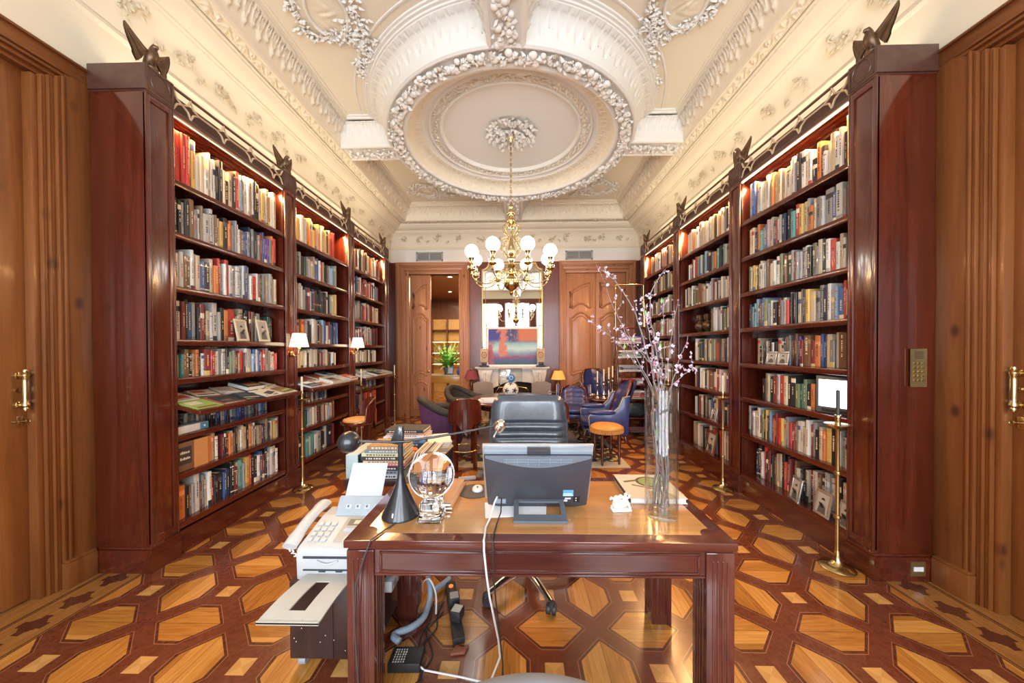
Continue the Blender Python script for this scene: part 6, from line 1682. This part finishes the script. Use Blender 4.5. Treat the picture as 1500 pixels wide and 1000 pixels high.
def bar_stool(x, y, rz, lab, z0=RZ):
    t = empty('bar_stool', (x, y, z0), rz, lab, 'stool', 'mahogany stools with curved backs')
    m = MB()
    A0, A1 = math.radians(15), math.radians(165)
    def fn(r): 
        def f(u, v):
            a = A0 + (A1 - A0) * u; s = math.sin(PI * u)
            z1 = .60 + .29 * (max(0, s)) ** .22; z0_ = .60 - (.16 * max(0, 1 - abs(u - .5) * 4.5) if True else 0)
            return (r * math.cos(a), r * math.sin(a), z0_ + (z1 - z0_) * v)
        return f
    m.grid(fn(.215), 32, 8); m.grid(fn(.197), 32, 8, flip=True)
    tp = [fn(.206)(i / 32, 1) for i in range(33)]; m.tube(tp, .010, 8)
    m.build('backrest', mahV, t, ang=60)
    m = MB(); m.lathe([(0, .565), (.19, .565), (.20, .575), (.20, .605), (.19, .612), (0, .612)], 32); m.build('seat_rail', mahV, t, ang=50)
    m = MB(); m.lathe([(0, .6125), (.175, .6125), (.17, .63), (.10, .645), (0, .65)], 32); m.build('seat', cane, t, ang=60)
    for k in range(4): a = PI / 4 + PI / 2 * k; m = MB(); m.box(-.018, .018, -.018, .018, 0, .57); o = m.build('leg', mahV, t, smooth=False); o.location = (.165 * math.cos(a), .165 * math.sin(a), 0); o.rotation_euler.z = a
    m = MB(); m.torus(.19, .008, 0, 0, .24, 32, 8); m.build('foot_ring', brass, t, ang=180)
    m = MB()
    for k in range(2): m.at(0, 0, .12, rz=PI / 4 + PI / 2 * k); m.box(-.16, .16, -.01, .01, -.012, .012)
    m.build('stretcher', mahV, t, smooth=False)
bar_stool(-.70, 4.30, math.radians(195), 'mahogany stool with curved back tucked under the round table by the purple chair')
bar_stool(.42, 4.28, math.radians(165), 'mahogany stool with curved back half hidden behind the black office chair')
bar_stool(-2.06, 4.28, math.radians(-55), 'mahogany stool with curved back and cane seat before the middle reading ledge', 0.0005)
o_leather = plain('orange_leather', (.52, .24, .055), .42)
t = empty('round_stool', (1.145, 4.50, .0125), .2, 'round stool with fringed orange leather seat beside the blue armchair', 'stool')
m = MB(); m.lathe([(0, .44), (.205, .44), (.215, .455), (.212, .475), (.17, .497), (.09, .507), (0, .51)], 40); m.build('seat', o_leather, t, ang=60)
m = MB()
pts = []
def fr_(u, v):
    a = u * 2 * PI; r = .213 + .006 * math.sin(a * 48); return (r * math.cos(a), r * math.sin(a), .455 - .052 * v * (.85 + .15 * abs(math.sin(a * 24))))
m.grid(fr_, 288, 3, True); m.build('fringe', o_leather, t, ang=180)
for k in range(4):
    a = PI / 4 + PI / 2 * k; c_, s_ = math.cos(a), math.sin(a); m = MB()
    m.at(c_ * .165, s_ * .165, 0); m.lathe([(0, 0), (.014, 0), (.018, .05), (.013, .07), (.024, .11), (.024, .15), (.016, .17), (.022, .22), (.026, .34), (.018, .37), (.028, .40), (.028, .445), (0, .445)], 14); m.build('leg', mahV, t, ang=50)
m = MB()
for k in range(4):
    a = PI / 4 + PI / 2 * k; b = a + PI / 2; m.tube([(.165 * math.cos(a), .165 * math.sin(a), .13), (.165 * math.cos(b), .165 * math.sin(b), .13)], .012, 8)
m.build('stretcher', mahV, t)
blue = plain('blue_leather', (.030, .040, .155), .33, var=.15, sc=10, coat=.2); welt = plain('pale_welt', (.46, .40, .28), .6)
def blue_chair(x, y, rz, lab, hi=.98):
    t = empty('blue_armchair', (x, y, RZ), rz, lab, 'armchair', 'button backed blue armchairs'); S = hi / .98
    # seat faces +x
    m = MB(); cushion(m, -.26, .30, -.27, .27, .30, .44, .5); m.build('seat', blue, t, ang=180)
    m = MB()
    def bk(u, v):
        a = (u - .5) * PI * .9; z = .40 + (hi - .40) * v; lean = -.28 - .16 * v - .05 * v * v
        w = .27 * (1 - .12 * v) * (1 - max(0, (v - .8) / .2) ** 3 * .35)
        tuf = .014 * abs(math.sin(u * PI * 4) * math.sin(v * PI * 4))
        return (lean + .12 * (1 - math.cos(a)) + tuf, w * math.sin(a) / math.sin(PI * .45), z)
    m.grid(bk, 24, 20)
    m.grid(lambda u, v: tuple(Vector(bk(u, v)) + Vector((-.075 + .0, 0, 0))), 24, 20, flip=True); m.build('backrest', blue, t, ang=180)
    m = MB(); ed = [bk(0, i / 12) for i in range(13)] + [bk(i / 12, 1) for i in range(1, 13)] + [bk(1, 1 - i / 12) for i in range(1, 13)]
    m.tube([(p[0] - .03, p[1], p[2]) for p in ed], .028, 8); m.build('carved_frame', mahV, t, ang=180)
    for q in (-1, 1):
        m = MB()
        prof = [(-.34, .22), (.22, .22), (.24, .50), (.20, .545), (-.02, .555), (-.12, .57), (-.20, .64), (-.26, .78), (-.36, .80)]
        m.prism([(a, b) for a, b in prof], q * .27, q * .325, 'Y', .012); m.build('side_panel', blue, t)
        m = MB(); m.tube([(a, q * .328, b) for a, b in prof[1:]], .007, 6); m.build('welt', welt, t, ang=180)
        m = MB(); cushion(m, -.16, .24, q * .30 - .05, q * .30 + .05, .52, .60, .6, 10); m.build('arm_pad', blue, t, ang=180)
        m = MB(); m.tube([(.26, q * .25, .30), (.30, q * .26, .20), (.26, q * .25, .08), (.30, q * .26, .01)], [.03, .024, .016, .018], 8); m.build('leg', mahV, t, ang=180)
        m = MB(); m.tube([(-.30, q * .23, .26), (-.33, q * .24, .12), (-.42, q * .25, .01)], [.026, .02, .016], 8); m.build('leg', mahV, t, ang=180)
    m = MB(); m.box(-.30, .27, -.26, .26, .22, .31, .02); m.build('seat_rail', blue, t)
blue_chair(1.25, 5.32, math.radians(180), 'blue leather armchair with carved back, side on behind the orange stool', 1.0)
blue_chair(1.02, 6.42, math.radians(-98), 'blue button backed armchair by the orange lamp', .74)
blue_chair(1.68, 7.06, math.radians(-78), 'tall blue button backed chair behind the candlestick table', 1.04)
# candlestick table
t = empty('pedestal_table', (1.44, 5.98, .0005), 0, 'small round mahogany pedestal table crowded with silver', 'table')
m = MB(); m.lathe([(0, .62), (.25, .62), (.262, .63), (.257, .645), (0, .645)], 36); m.build('table_top', mahX, t, ang=50)
m = MB(); m.lathe([(0, .02), (.18, .02), (.19, .05), (.06, .09), (.035, .16), (.05, .25), (.03, .34), (.04, .5), (.10, .62)], 24); m.build('pedestal', mahV, t, ang=50)
silver2 = plain('polished_silver', (.70, .69, .66), .18, 1.0)
for i, (dx, dy, h, lab) in enumerate(((-.10, -.10, .28, 'silver candlestick with short candle, outermost on the pedestal table'), (.0, -.14, .31, 'silver candlestick with tall candle, second on the pedestal table'), (.10, -.08, .34, 'silver candlestick with tall candle, third on the pedestal table'), (.19, .01, .36, 'tallest silver candlestick nearest the book rack on the pedestal table'))):
    t = empty('silver_candlestick', (1.44 + dx, 5.98 + dy, .6465), 0, lab, 'candlestick', 'silver candlesticks')
    m = MB(); m.lathe([(0, 0), (.045, 0), (.048, .01), (.02, .03), (.012, .05), (.02, .07), (.012, .09), (.010, h * .75), (.022, h * .82), (.012, h * .88), (.024, h * .98), (.024, h), (0, h)], 18); m.build('stick', silver2, t, ang=40)
    m = MB(); m.cyl(.012, h + .0005, h + .20, 12); m.build('candle', ivory, t)
for i, (dx, dy, lab) in enumerate(((-.19, -.02, 'small silver bowl at the edge of the pedestal table'), (-.13, .10, 'silver cup behind the candlesticks'), (.06, .10, 'rear silver dish on the pedestal table'))):
    m = MB(); m.lathe([(0, 0), (.03, 0), (.012, .012), (.04, .03), (.055, .055), (.05, .055), (.035, .035), (0, .02)], 20); tag(m.build('silver_bowl', silver2, None, ang=50, loc=(1.44 + dx, 5.98 + dy, .6465)), lab, 'bowl', 'silver bowls')
# ---------------------------------------------------------------- leaning book rack with brass hoop
t = empty('book_rack', (1.995, 6.12, .0005), 0, 'mahogany step rack on wheels with brass hoop rail and stacked books', 'book rack')
ST = [.30, .62, .86, 1.10, 1.34, 1.60]
def rack_y(z): return -.14 + .16 * z
for q in (-1, 1):
    m = MB(); m.prism([(-.26, .06), (-.19, .06), (.085, 1.88), (.03, 1.88)], q * .25, q * .275, 'X', .004); m.build('side_stile', mahV, t)
    m = MB(); m.prism([(.28, .06), (.33, .06), (.12, 1.88), (.07, 1.88)], q * .25, q * .275, 'X', .004); m.build('rear_stile', mahV, t)
    for y_ in (-.22, .30): m = MB(); m.at(q * .262, y_, .03, ry=PI / 2); m.lathe([(0, -.012), (.028, -.012), (.03, 0), (.028, .012), (0, .012)], 16); m.build('wheel', brass, t)
for z in ST: m = MB(); m.box(-.25, .25, rack_y(z) - .06, .30 - .10 * z, z - .02, z, .003); m.build('step', mahX, t)
m = MB(); m.box(-.27, .27, .0, .11, 1.86, 1.89, .004); m.build('top_step', mahX, t)
m = MB(); m.box(-.25, .25, -.20, .28, .06, .085); m.box(-.25, .25, -.22, -.20, .06, .16); m.build('base_shelf', mahX, t)
m = MB(); m.tube([(-.255, .08, 1.88), (-.255, .08, 2.64), (-.245, .08, 2.66), (.23, .08, 2.66), (.245, .08, 2.64), (.255, .08, 1.88)], .011, 10); m.tube([(.245, .08, 2.65), (.27, .10, 2.3), (.285, .12, 1.88)], .011, 10); m.build('hoop_rail', brass, t)
RB = random.Random(8); RCOL = [('purple', (.14, .05, .32)), ('pink', (.55, .25, .28)), ('white', (.7, .68, .64)), ('grey', (.34, .34, .34)), ('black', (.03, .03, .035)), ('navy', (.05, .08, .18)), ('maroon', (.22, .04, .04)), ('cream', (.62, .55, .42)), ('green', (.12, .22, .12)), ('red', (.45, .06, .05))]
RNAME = ['lowest', 'second', 'third', 'fourth', 'fifth', 'top']
PLAN = [[], [8, 9, 6, 6, 2], [6, 2, 3, 6], [2, 4, 5, 3], [2, 8, 3, 4, 2], [2, 1, 2, 0]]
for s, plan in enumerate(PLAN):
    z = ST[s] + .001
    for i, ci in enumerate(plan):
        h = RB.uniform(.022, .036); nm, c = RCOL[ci]
        lab = '%s book, %s from bottom of the pile on the %s rack step' % (nm, POS[i], RNAME[s])
        flat_book('book', 1.995 + RB.uniform(-.02, .02), 6.12 + rack_y(ST[s]) + .075, z, RB.uniform(.36, .44), RB.uniform(.24, .27), h, RB.uniform(-.03, .03), c, WH if RB.random() < .6 else CR, lab, 'book', 'books piled on the rack'); z += h + .001
m = MB(); cushion(m, -.22, .22, -.13, .13, 0, .26, .6); tag(m.build('black_bag', plain('bag_black', (.025, .028, .03), .35, coat=.3, var=.4), None, ang=180, loc=(2.0, 6.10, .3015)), 'shiny black bag on the lowest step of the book rack', 'bag')
# ---------------------------------------------------------------- fireplace
marble = plain('grey_marble', (.52, .50, .46), .35, var=.15, sc=5)
fp = empty('fireplace', (-.155, YB, 0), 0, 'grey marble fireplace with scrolled jambs and arched opening', 'fireplace')
YM = -.28
m = MB(); m.prism([(-.80, YM), (.80, YM), (.84, -.12), (.84, 0.0), (-.84, 0.0), (-.84, -.12)], 1.085, 1.125, 'Z', .008); m.prism([(-.76, YM + .03), (.76, YM + .03), (.79, 0), (-.79, 0)], 1.06, 1.085, 'Z'); m.build('mantel_shelf', marble, fp)
m = MB()
arch = [(-.42, .0)]
for i in range(21):
    u = i / 20; x = -.42 + .84 * u; arch.append((x, .66 + .16 * math.sin(PI * min(1, u * 2) / 2 * 1.0) * (1 - abs(u - .5) * .6) - .05 * math.exp(-((u - .5) / .08) ** 2)))
arch.append((.42, .0))
poly = [(-.62, 0.0)] + [(-.62, 1.06), (.62, 1.06), (.62, 0)] + arch[::-1]
m.prism(poly, YM + .10, -.002, 'Y'); m.build('surround', marble, fp, smooth=False)
for q in (-1, 1):
    m = MB(); m.prism([(q * .58, 0), (q * .68, 0), (q * .70, .2), (q * .64, .42), (q * .62, .62), (q * .70, .80), (q * .74, 1.0), (q * .74, 1.06), (q * .42, 1.06), (q * .46, .9), (q * .50, .7), (q * .48, .4), (q * .46, .15), (q * .46, 0)], YM + .03, YM + .12, 'Y', .012); m.build('scrolled_jamb', marble, fp)
    m = MB(); m.tube([(q * .59, YM + .02, 1.0), (q * .60, YM + .0, .85), (q * .55, YM + .015, .62), (q * .56, YM + .02, .3), (q * .57, YM + .02, .08)], [.05, .055, .035, .03, .045], 10, flat=(1, .5)); m.build('jamb_scroll', marble, fp, ang=180)
m = MB(); m.sph(.06, 0, YM + .10, .88, 16, 10, sz=1.3); m.build('keystone', marble, fp, ang=180)
m = MB(); m.box(-.43, .43, -.06, -.004, 0.0, .80); m.build('firebox', plain('firebox_black', (.012, .011, .010), .9), fp, smooth=False)  # near-black board across the fireplace opening
m = MB()
m.tube([(-.36, YM + .14, .02), (-.36, YM + .14, .58), (-.30, YM + .14, .66), (0, YM + .14, .70), (.30, YM + .14, .66), (.36, YM + .14, .58), (.36, YM + .14, .02)], .012, 8)
for i in range(9): x = -.28 + .07 * i; m.tube([(x, YM + .14, .02), (x, YM + .14, .66)], .004, 6)
m.tube([(-.36, YM + .14, .45), (.36, YM + .14, .45)], .008, 6); m.build('fire_screen', brass, fp)
m = MB(); m.box(-.62, .62, -.55, YM + .02, .0006, .02, .004); m.build('hearth_slab', marble, fp)
mi = empty('mirror', (-.15, YB - .004, 0), 0, 'tall gilt framed mirror with notched top corners over the fireplace', 'mirror')
def outline(hw, z0, z1, r, o):
    p = [(-hw, z0), (hw, z0), (hw, z1 - r)]
    for i in range(9): a = -PI / 2 - PI / 2 * i / 8; p.append((hw + 0 + r * math.cos(a) * 1.0 - 0 + 0, z1 + r * math.sin(a)))
    for i in range(9): a = 0 - PI / 2 * i / 8; p.append((-hw + r * math.cos(a), z1 + r * math.sin(a)))
    p.append((-hw, z1 - r)); return p
mm = NT('mirror_glass'); mm.set(Base_Color=(.86, .87, .86), Metallic=1.0, Roughness=.012)
m = MB(); m.prism(outline(.655, 1.155, 3.40, .14, 0), -.02, 0, 'Y'); m.build('glass', mm.m, mi, smooth=False)
m = MB(); m.tube([(p[0], -.02, p[1]) for p in outline(.665, 1.155, 3.415, .14, 0)], .022, 8, closed=True); m.build('gilt_frame', gilt, mi, ang=60)
m = MB(); m.tube([(p[0], -.022, p[1]) for p in outline(.60, 1.165, 3.34, .14, 0)], .008, 6, closed=True); m.build('inner_bead', gilt, mi, ang=60)
# painting leaning on the mirror
def paint_mat():
    t = NT('abstract_paint'); sx = t.n('ShaderNodeSeparateXYZ'); t.l(t.obj(), sx.inputs[0])
    n = t.noise(t.obj(), 4, 5, .6, 1.2); n2 = t.noise(t.scale(t.obj(), (1, 1, 1), (5, 3, 2)), 5, 5, .65, 1.0)
    x = t.math('ADD', sx.outputs[0], t.math('MULTIPLY', t.math('SUBTRACT', n, .5), .35)); z = t.math('ADD', sx.outputs[2], t.math('MULTIPLY', t.math('SUBTRACT', n2, .5), .12))
    def sm(v, a, b): return t.math('MULTIPLY', t.math('SUBTRACT', v, a), 1.0 / (b - a), clamp=True)
    base = t.ramp(z, [(.0, (.02, .06, .10)), (.10, (.03, .08, .22)), (.17, (.20, .05, .16)), (.27, (.16, .30, .42)), (.36, (.42, .58, .62)), (.47, (.20, .42, .50)), (.53, (.10, .10, .30)), (.58, (.03, .03, .26)), (.8, (.03, .04, .30))])
    top = sm(z, .49, .55)
    c = t.mix(t.math('MULTIPLY', top, sm(x, .06, .16)), base, (.46, .15, .07))
    tr = t.math('MULTIPLY', sm(x, -.20, -.13), t.math('SUBTRACT', 1, sm(x, .06, .14))); vo = t.noise(t.scale(t.obj(), (40, 1, 9)), 1, 4, .6, 2.0)
    c = t.mix(t.math('MULTIPLY', t.math('MULTIPLY', top, tr), t.math('GREATER_THAN', vo, .46)), c, (.06, .05, .10))
    c = t.mix(t.math('MULTIPLY', t.math('MULTIPLY', top, tr), t.math('GREATER_THAN', vo, .60)), c, (.55, .52, .50))
    fig = t.math('MULTIPLY', sm(x, -.32, -.27), t.math('SUBTRACT', 1, sm(x, -.17, -.11))); c = t.mix(t.math('MULTIPLY', fig, sm(z, .16, .22)), c, (.48, .17, .13))
    lft = t.math('MULTIPLY', t.math('SUBTRACT', 1, sm(x, -.45, -.38)), t.math('SUBTRACT', 1, sm(z, .44, .52))); c = t.mix(lft, c, (.34, .08, .12))
    t.set(Base_Color=c, Roughness=.5); return t.m
pn = empty('painting', (-.145, YB - .20, 1.1265), 0, 'colourful abstract painting in a white frame leaning on the mirror', 'painting')
m = MB(); m.at(0, 0, 0, rx=-.16)
for q in ((-.58, .58, .002, .045), (-.58, .58, .835, .88), (-.58, -.535, .045, .835), (.535, .58, .045, .835)): m.box(q[0], q[1], -.015, .015, q[2], q[3])
m.build('white_frame', plain('frame_white', (.72, .72, .70), .4), pn, smooth=False)
m = MB(); m.box(-.536, .536, -.004, .012, .0, .80); o = m.build('canvas', paint_mat(), pn, smooth=False); o.location = (0, .007, .04); o.rotation_euler = (-.16, 0, 0)
ter = plain('stone_tile', (.44, .34, .24), .6)
for x, lab in ((-.76, 'square carved stone plaque on a black foot at the purple chair end of the mantel'), (.46, 'square carved stone plaque on a black foot at the orange lamp end of the mantel')):
    t = empty('stone_plaque', (x, YB - .252, 1.1255), 0, lab, 'plaque', 'stone plaques on the mantel')
    m = MB(); m.box(-.10, .10, -.04, .04, .001, .035, .004); m.box(-.05, .05, -.025, .025, .0352, .10, .004); m.build('foot', blackp, t)
    m = MB(); m.box(-.085, .085, -.02, .02, .1005, .40, .006); m.build('slab', ter, t)
    m = MB(); m.torus(.055, .010, 0, -.02, .26, 24, 8, 'Y'); m.sph(.018, 0, -.02, .26, 10, 8); m.sph(.014, -.03, -.02, .31, 8, 6); m.sph(.014, .03, -.02, .31, 8, 6); m.build('carving', plain('carved_rust', (.36, .17, .10), .6), t, ang=60)
# ---------------------------------------------------------------- lamps beside the fireplace
def side_lamp(x, y, zt, lab, colr, glow, st, pale):
    tb = empty('side_table', (x, y, .0005), 0, ('low dark side table carrying the %s' % lab.split(' with')[0]), 'table', 'side tables by the fireplace')
    m = MB(); m.box(-.20, .20, -.16, .16, zt - .03, zt, .004); m.build('table_top', dk if not pale else plain('pale_cloth', (.55, .52, .46), .8), tb)
    for a in (-1, 1):
        for b in (-1, 1): m = MB(); m.tube([(a * .17, b * .13, 0), (a * .17, b * .13, zt - .03)], [.012, .018], 8); m.build('leg', mahV, tb)
    t = empty('table_lamp', (x, y, zt + .001), 0, lab, 'lamp', 'table lamps by the fireplace')
    m = MB(); m.lathe([(0, 0), (.06, 0), (.06, .015), (.02, .03), (.035, .09), (.05, .14), (.02, .21), (.012, .26), (0, .27)], 20); m.build('lamp_base', bronze, t, ang=50)
    sm = NT(lab[:12]); sm.set(Base_Color=colr, Roughness=.8, Emission_Color=glow, Emission_Strength=st)
    m = MB(); m.lathe([(.155, .26), (.09, .44)], 28, False); m.lathe([(.152, .26), (.087, .44)], 28, False); m.build('lamp_shade', sm.m, t, ang=180)
    m = MB(); m.cyl(.006, .26, .47, 8); m.sph(.012, cz=.475, n=10, m=8); m.build('finial', brass, t)
side_lamp(.83, 7.30, .60, 'table lamp with orange parchment shade beside the closed door', (.55, .27, .08), (1, .42, .08), .55, False)
side_lamp(-1.02, 7.2, .62, 'table lamp with burgundy shade beside the open door', (.17, .03, .05), (.6, .12, .08), .05, True)
ar = plain('dark_chair_wood', (.05, .02, .018), .35)
for x, lab in ((.44, 'dark backed side chair between fireplace and orange lamp'), (-.74, 'dark backed side chair between fireplace and burgundy lamp')):
    t = empty('side_chair', (x, 6.72, .0005 if abs(x) > 1.4 else RZ), PI if 0 else 0, lab, 'chair', 'side chairs by the fireplace')
    m = MB(); m.box(-.19, .19, -.19, .19, .40, .45, .015); m.build('seat', ar, t)
    m = MB(); m.prism([(-.19, .45), (.19, .45), (.20, .80), (.10, .84), (-.10, .84), (-.20, .80)], .15, .18, 'Y', .008); m.build('backrest', plain('grey_pad', (.20, .17, .16), .7), t)
    for a in (-1, 1):
        for b in (-1, 1): m = MB(); m.tube([(a * .16, b * .16, 0), (a * .165, b * .165, .41)], [.012, .018], 8); m.build('leg', ar, t)
# ---------------------------------------------------------------- room beyond the half open door
gx0, gx1, gy1, gz = -3.3, -.75, 12.6, 3.35
an = [('wall_gallery_left', (gx0 - .1, gx0, YB + .26, gy1, 0, gz)), ('wall_gallery_right', (gx1, gx1 + .1, YB + .26, gy1, 0, gz)), ('wall_gallery_end', (gx0, gx1, gy1, gy1 + .1, 0, gz))]
for nm, b in an: m = MB(); m.box(*b); struct(m.build(nm, pineV, None, smooth=False))
gc_ = empty('ceiling_gallery'); struct(gc_)
m = MB(); m.box(gx0 - .1, gx1 + .1, YB + .26, gy1 + .1, gz, gz + .08); m.build('boarding', wood('gallery_ceiling', (.30, .12, .035), (.45, .2, .07), 'X', .35, .3), gc_, smooth=False)
for i, (x, y) in enumerate(((-1.75, 8.6), (-1.35, 9.9), (-2.2, 10.8))):
    t = empty('ceiling_downlight', (x, y, gz - .001), 0, ['round downlight in the far room closest to its doorway', 'round downlight in the middle of the far room ceiling', 'round downlight at the back of the far room ceiling'][i], 'light', 'downlights in the far room')
    m = MB(); m.lathe([(.075, 0), (.075, -.008), (.055, -.01), (.055, 0)], 24); m.build('rim', whitep, t)
    m = MB(); m.lathe([(0, -.002), (.054, -.002), (.054, -.0005), (0, -.0005)], 24); m.build('lens', emis('downlight_lens%d' % i, (1, .85, .62), 14), t)
cb = empty('glass_cabinet', (-2.0, 12.3, .0005), 0, 'lit display cabinet of glassware in the far room', 'cabinet')
m = MB(); m.box(-1.15, 1.15, -.01, .28, 0, 2.6); m.build('back_board', plain('warm_board', (.60, .36, .12), .5), cb, smooth=False)
m = MB()
for x in (-1.15, -.6, -.02, .58, 1.12): m.box(x, x + .04, -.2, -.01, 0, 2.6)
m.build('upright', pineV, cb, smooth=False)
for z in (.6, 1.0, 1.4, 1.8, 2.2): m = MB(); m.box(-1.15, 1.15, -.2, -.012, z, z + .025); m.build('shelf', pineX, cb, smooth=False)
m = MB()
for z in (.98, 1.38, 1.78): m.box(-1.1, 1.1, -.03, -.015, z - .002, z + .012)
m.build('light_strip', emis('cabinet_strip', (1, .72, .32), 9), cb, smooth=False)
GL = random.Random(6)
gm = [thin, plain('amber', (.55, .30, .08), .2), whitep]
gp = {}
for zi, z in enumerate((1.026, 1.426)):
    for i in range(9):
        x = (-1.04, -.9, -.76, -.5, -.36, -.22, .10, .24, .38)[i]; h = GL.uniform(.16, .28); k = GL.randrange(3)
        m = MB(); m.lathe([(0, .0005), (.035, .0005), (.04, .02), (.04, h * .6), (.015, h * .75), (.014, h), (0, h)], 12)
        tag(m.build('bottle', gm[k], None, ang=50, loc=(-2.0 + x, 12.22, z)), '%s %s vessel, %s along the %s shelf of the lit cabinet' % (['tall' if h > .22 else 'short'][0], ['clear', 'amber', 'white'][k], ORD[i], ['lower', 'upper'][zi]), 'bottle', 'vessels in the lit cabinet')
ct = empty('console_table', (-1.98, 9.3, .0005), 0, 'honey yellow console table in the far room under the fern', 'table')
yel = wood('yellow_wood', (.60, .33, .06), (.72, .44, .10), 'X', .3, .3)
m = MB(); m.box(-.55, .55, -.28, .28, .62, .80, .006); m.build('table_box', yel, ct)
m = MB(); m.box(-.58, .6, -.3, .3, .80, .82, .004); m.build('table_top', plain('pale_top', (.62, .56, .42), .4), ct)
for a in (-.48, .48):
    for b in (-.22, .22): m = MB(); m.box(a - .03, a + .03, b - .03, b + .03, 0, .62); m.build('leg', yel, ct, smooth=False)
fn_ = empty('potted_fern', (-1.98, 9.4, .8215), 0, 'bushy green fern in a pot on the yellow console in the far room', 'plant')
m = MB(); m.lathe([(0, 0), (.09, 0), (.13, .18), (.135, .2), (.12, .2), (0, .17)], 24); m.build('pot', plain('pot_blue', (.10, .13, .22), .4), fn_, ang=50)
m = MB(); FR_ = random.Random(12)
for i in range(70):
    a = FR_.uniform(0, 2 * PI); L = FR_.uniform(.45, .85); up = FR_.uniform(.3, 1.2); pr_ = None
    for s in range(9):
        q = s / 8; r = L * q * (1 if up < .8 else .6); z = .18 + up * L * q * 1.3 - .45 * q * q * L
        p = Vector((r * math.cos(a), r * math.sin(a), z))
        if pr_ is not None:
            d = (p - pr_); sd = Vector((-math.sin(a), math.cos(a), 0)) * (.085 * (1 - q) + .015)
            m.add([tuple(pr_), tuple((pr_ + p) / 2 + sd), tuple(p), tuple((pr_ + p) / 2 - sd)], [(0, 1, 2, 3)])
        pr_ = p
m.build('fronds', plain('fern_green', (.16, .40, .06), .6, var=.4, sc=6), fn_, smooth=False, fix=False)
for i, (x, c, lab) in enumerate(((-1.62, (.05, .10, .35), 'blue vase on the yellow console beside the fern'), (-1.86, (.14, .18, .24), 'slate picture stand on the yellow console before the fern'))):
    m = MB(); m.c = c
    if i: m.at(0, 0, 0, rx=-.25); m.box(-.09, .09, 0, .02, .0, .24); m.c = (.5, .55, .6); m.box(-.06, .06, -.001, .0, .05, .2)
    else: m.lathe([(0, 0), (.045, 0), (.07, .08), (.06, .15), (.03, .18), (.04, .21), (0, .21)], 18)
    tag(m.build('blue_vase' if not i else 'picture_stand', matte, None, ang=50, loc=(x, 9.12 - .02 * i, .8235)), lab, ['vase', 'picture'][i])
wm = MB(); wm.at(gx0 + .002, 11.2, 2.05, ry=PI / 2); wm.torus(.16, .03, n=24, m=8); wm.lathe([(0, 0), (.15, 0), (.15, .01), (0, .02)], 24)
tag(wm.build('wall_clock', gilt, None), 'round gilt clock hung on the far room wall', 'clock')
# ---------------------------------------------------------------- light
def area(name, loc, rot, sx, sy, power, col):
    d = bpy.data.lights.new(name, 'AREA'); d.shape = 'RECTANGLE'; d.size = sx; d.size_y = sy; d.energy = power; d.color = col
    o = bpy.data.objects.new(name, d); COL.objects.link(o); o.location = loc; o.rotation_euler = rot
    return o
for i, (a, b) in enumerate(WX):
    area('window_daylight', ((a + b) / 2, YF - .25, 2.2), (PI / 2, 0, 0), b - a, 3.4, 165, (.82, .91, 1.0))
wd = bpy.data.worlds.new('world'); SC.world = wd; wd.use_nodes = True
bg = wd.node_tree.nodes['Background']; bg.inputs[0].default_value = (.75, .86, 1, 1); bg.inputs[1].default_value = 1.2
# LED strips: on top of the bookcases, and behind each fretwork rail
WARM = (1, .72, .38)
for FX, XW, sg in ((FL, XL, -1), (FR, XR, 1)):
    area('cove_strip', (XW - sg * .10, 4.4, 3.44), (PI, -sg * .55, 0), .06, 4.1, 14, (1, .82, .56))
    for k in range(3):
        area('shelf_strip', (FX + sg * .06, BY[k] + PW + .583, 3.17), (0, sg * .5, 0), .03, 1.1, 42, (1, .52, .2))
SC.view_settings.view_transform = 'Standard'; SC.view_settings.look = 'None'; SC.view_settings.gamma = 1
SC.view_settings.use_curve_mapping = False; SC.view_settings.exposure = 0.24
SC.cycles.use_denoising = True
SC.cycles.max_bounces = 10; SC.cycles.diffuse_bounces = 5; SC.cycles.glossy_bounces = 5; SC.cycles.transmission_bounces = 10; SC.cycles.transparent_max_bounces = 24
SC.cycles.sample_clamp_indirect = 6; SC.cycles.caustics_reflective = False; SC.cycles.caustics_refractive = False
area('gallery_fill', (-2.0, 9.8, 3.3), (0, 0, 0), 1.6, 3.0, 150, (1, .78, .5))  # added soft fill without a fixture, brightens fern and table in the far room
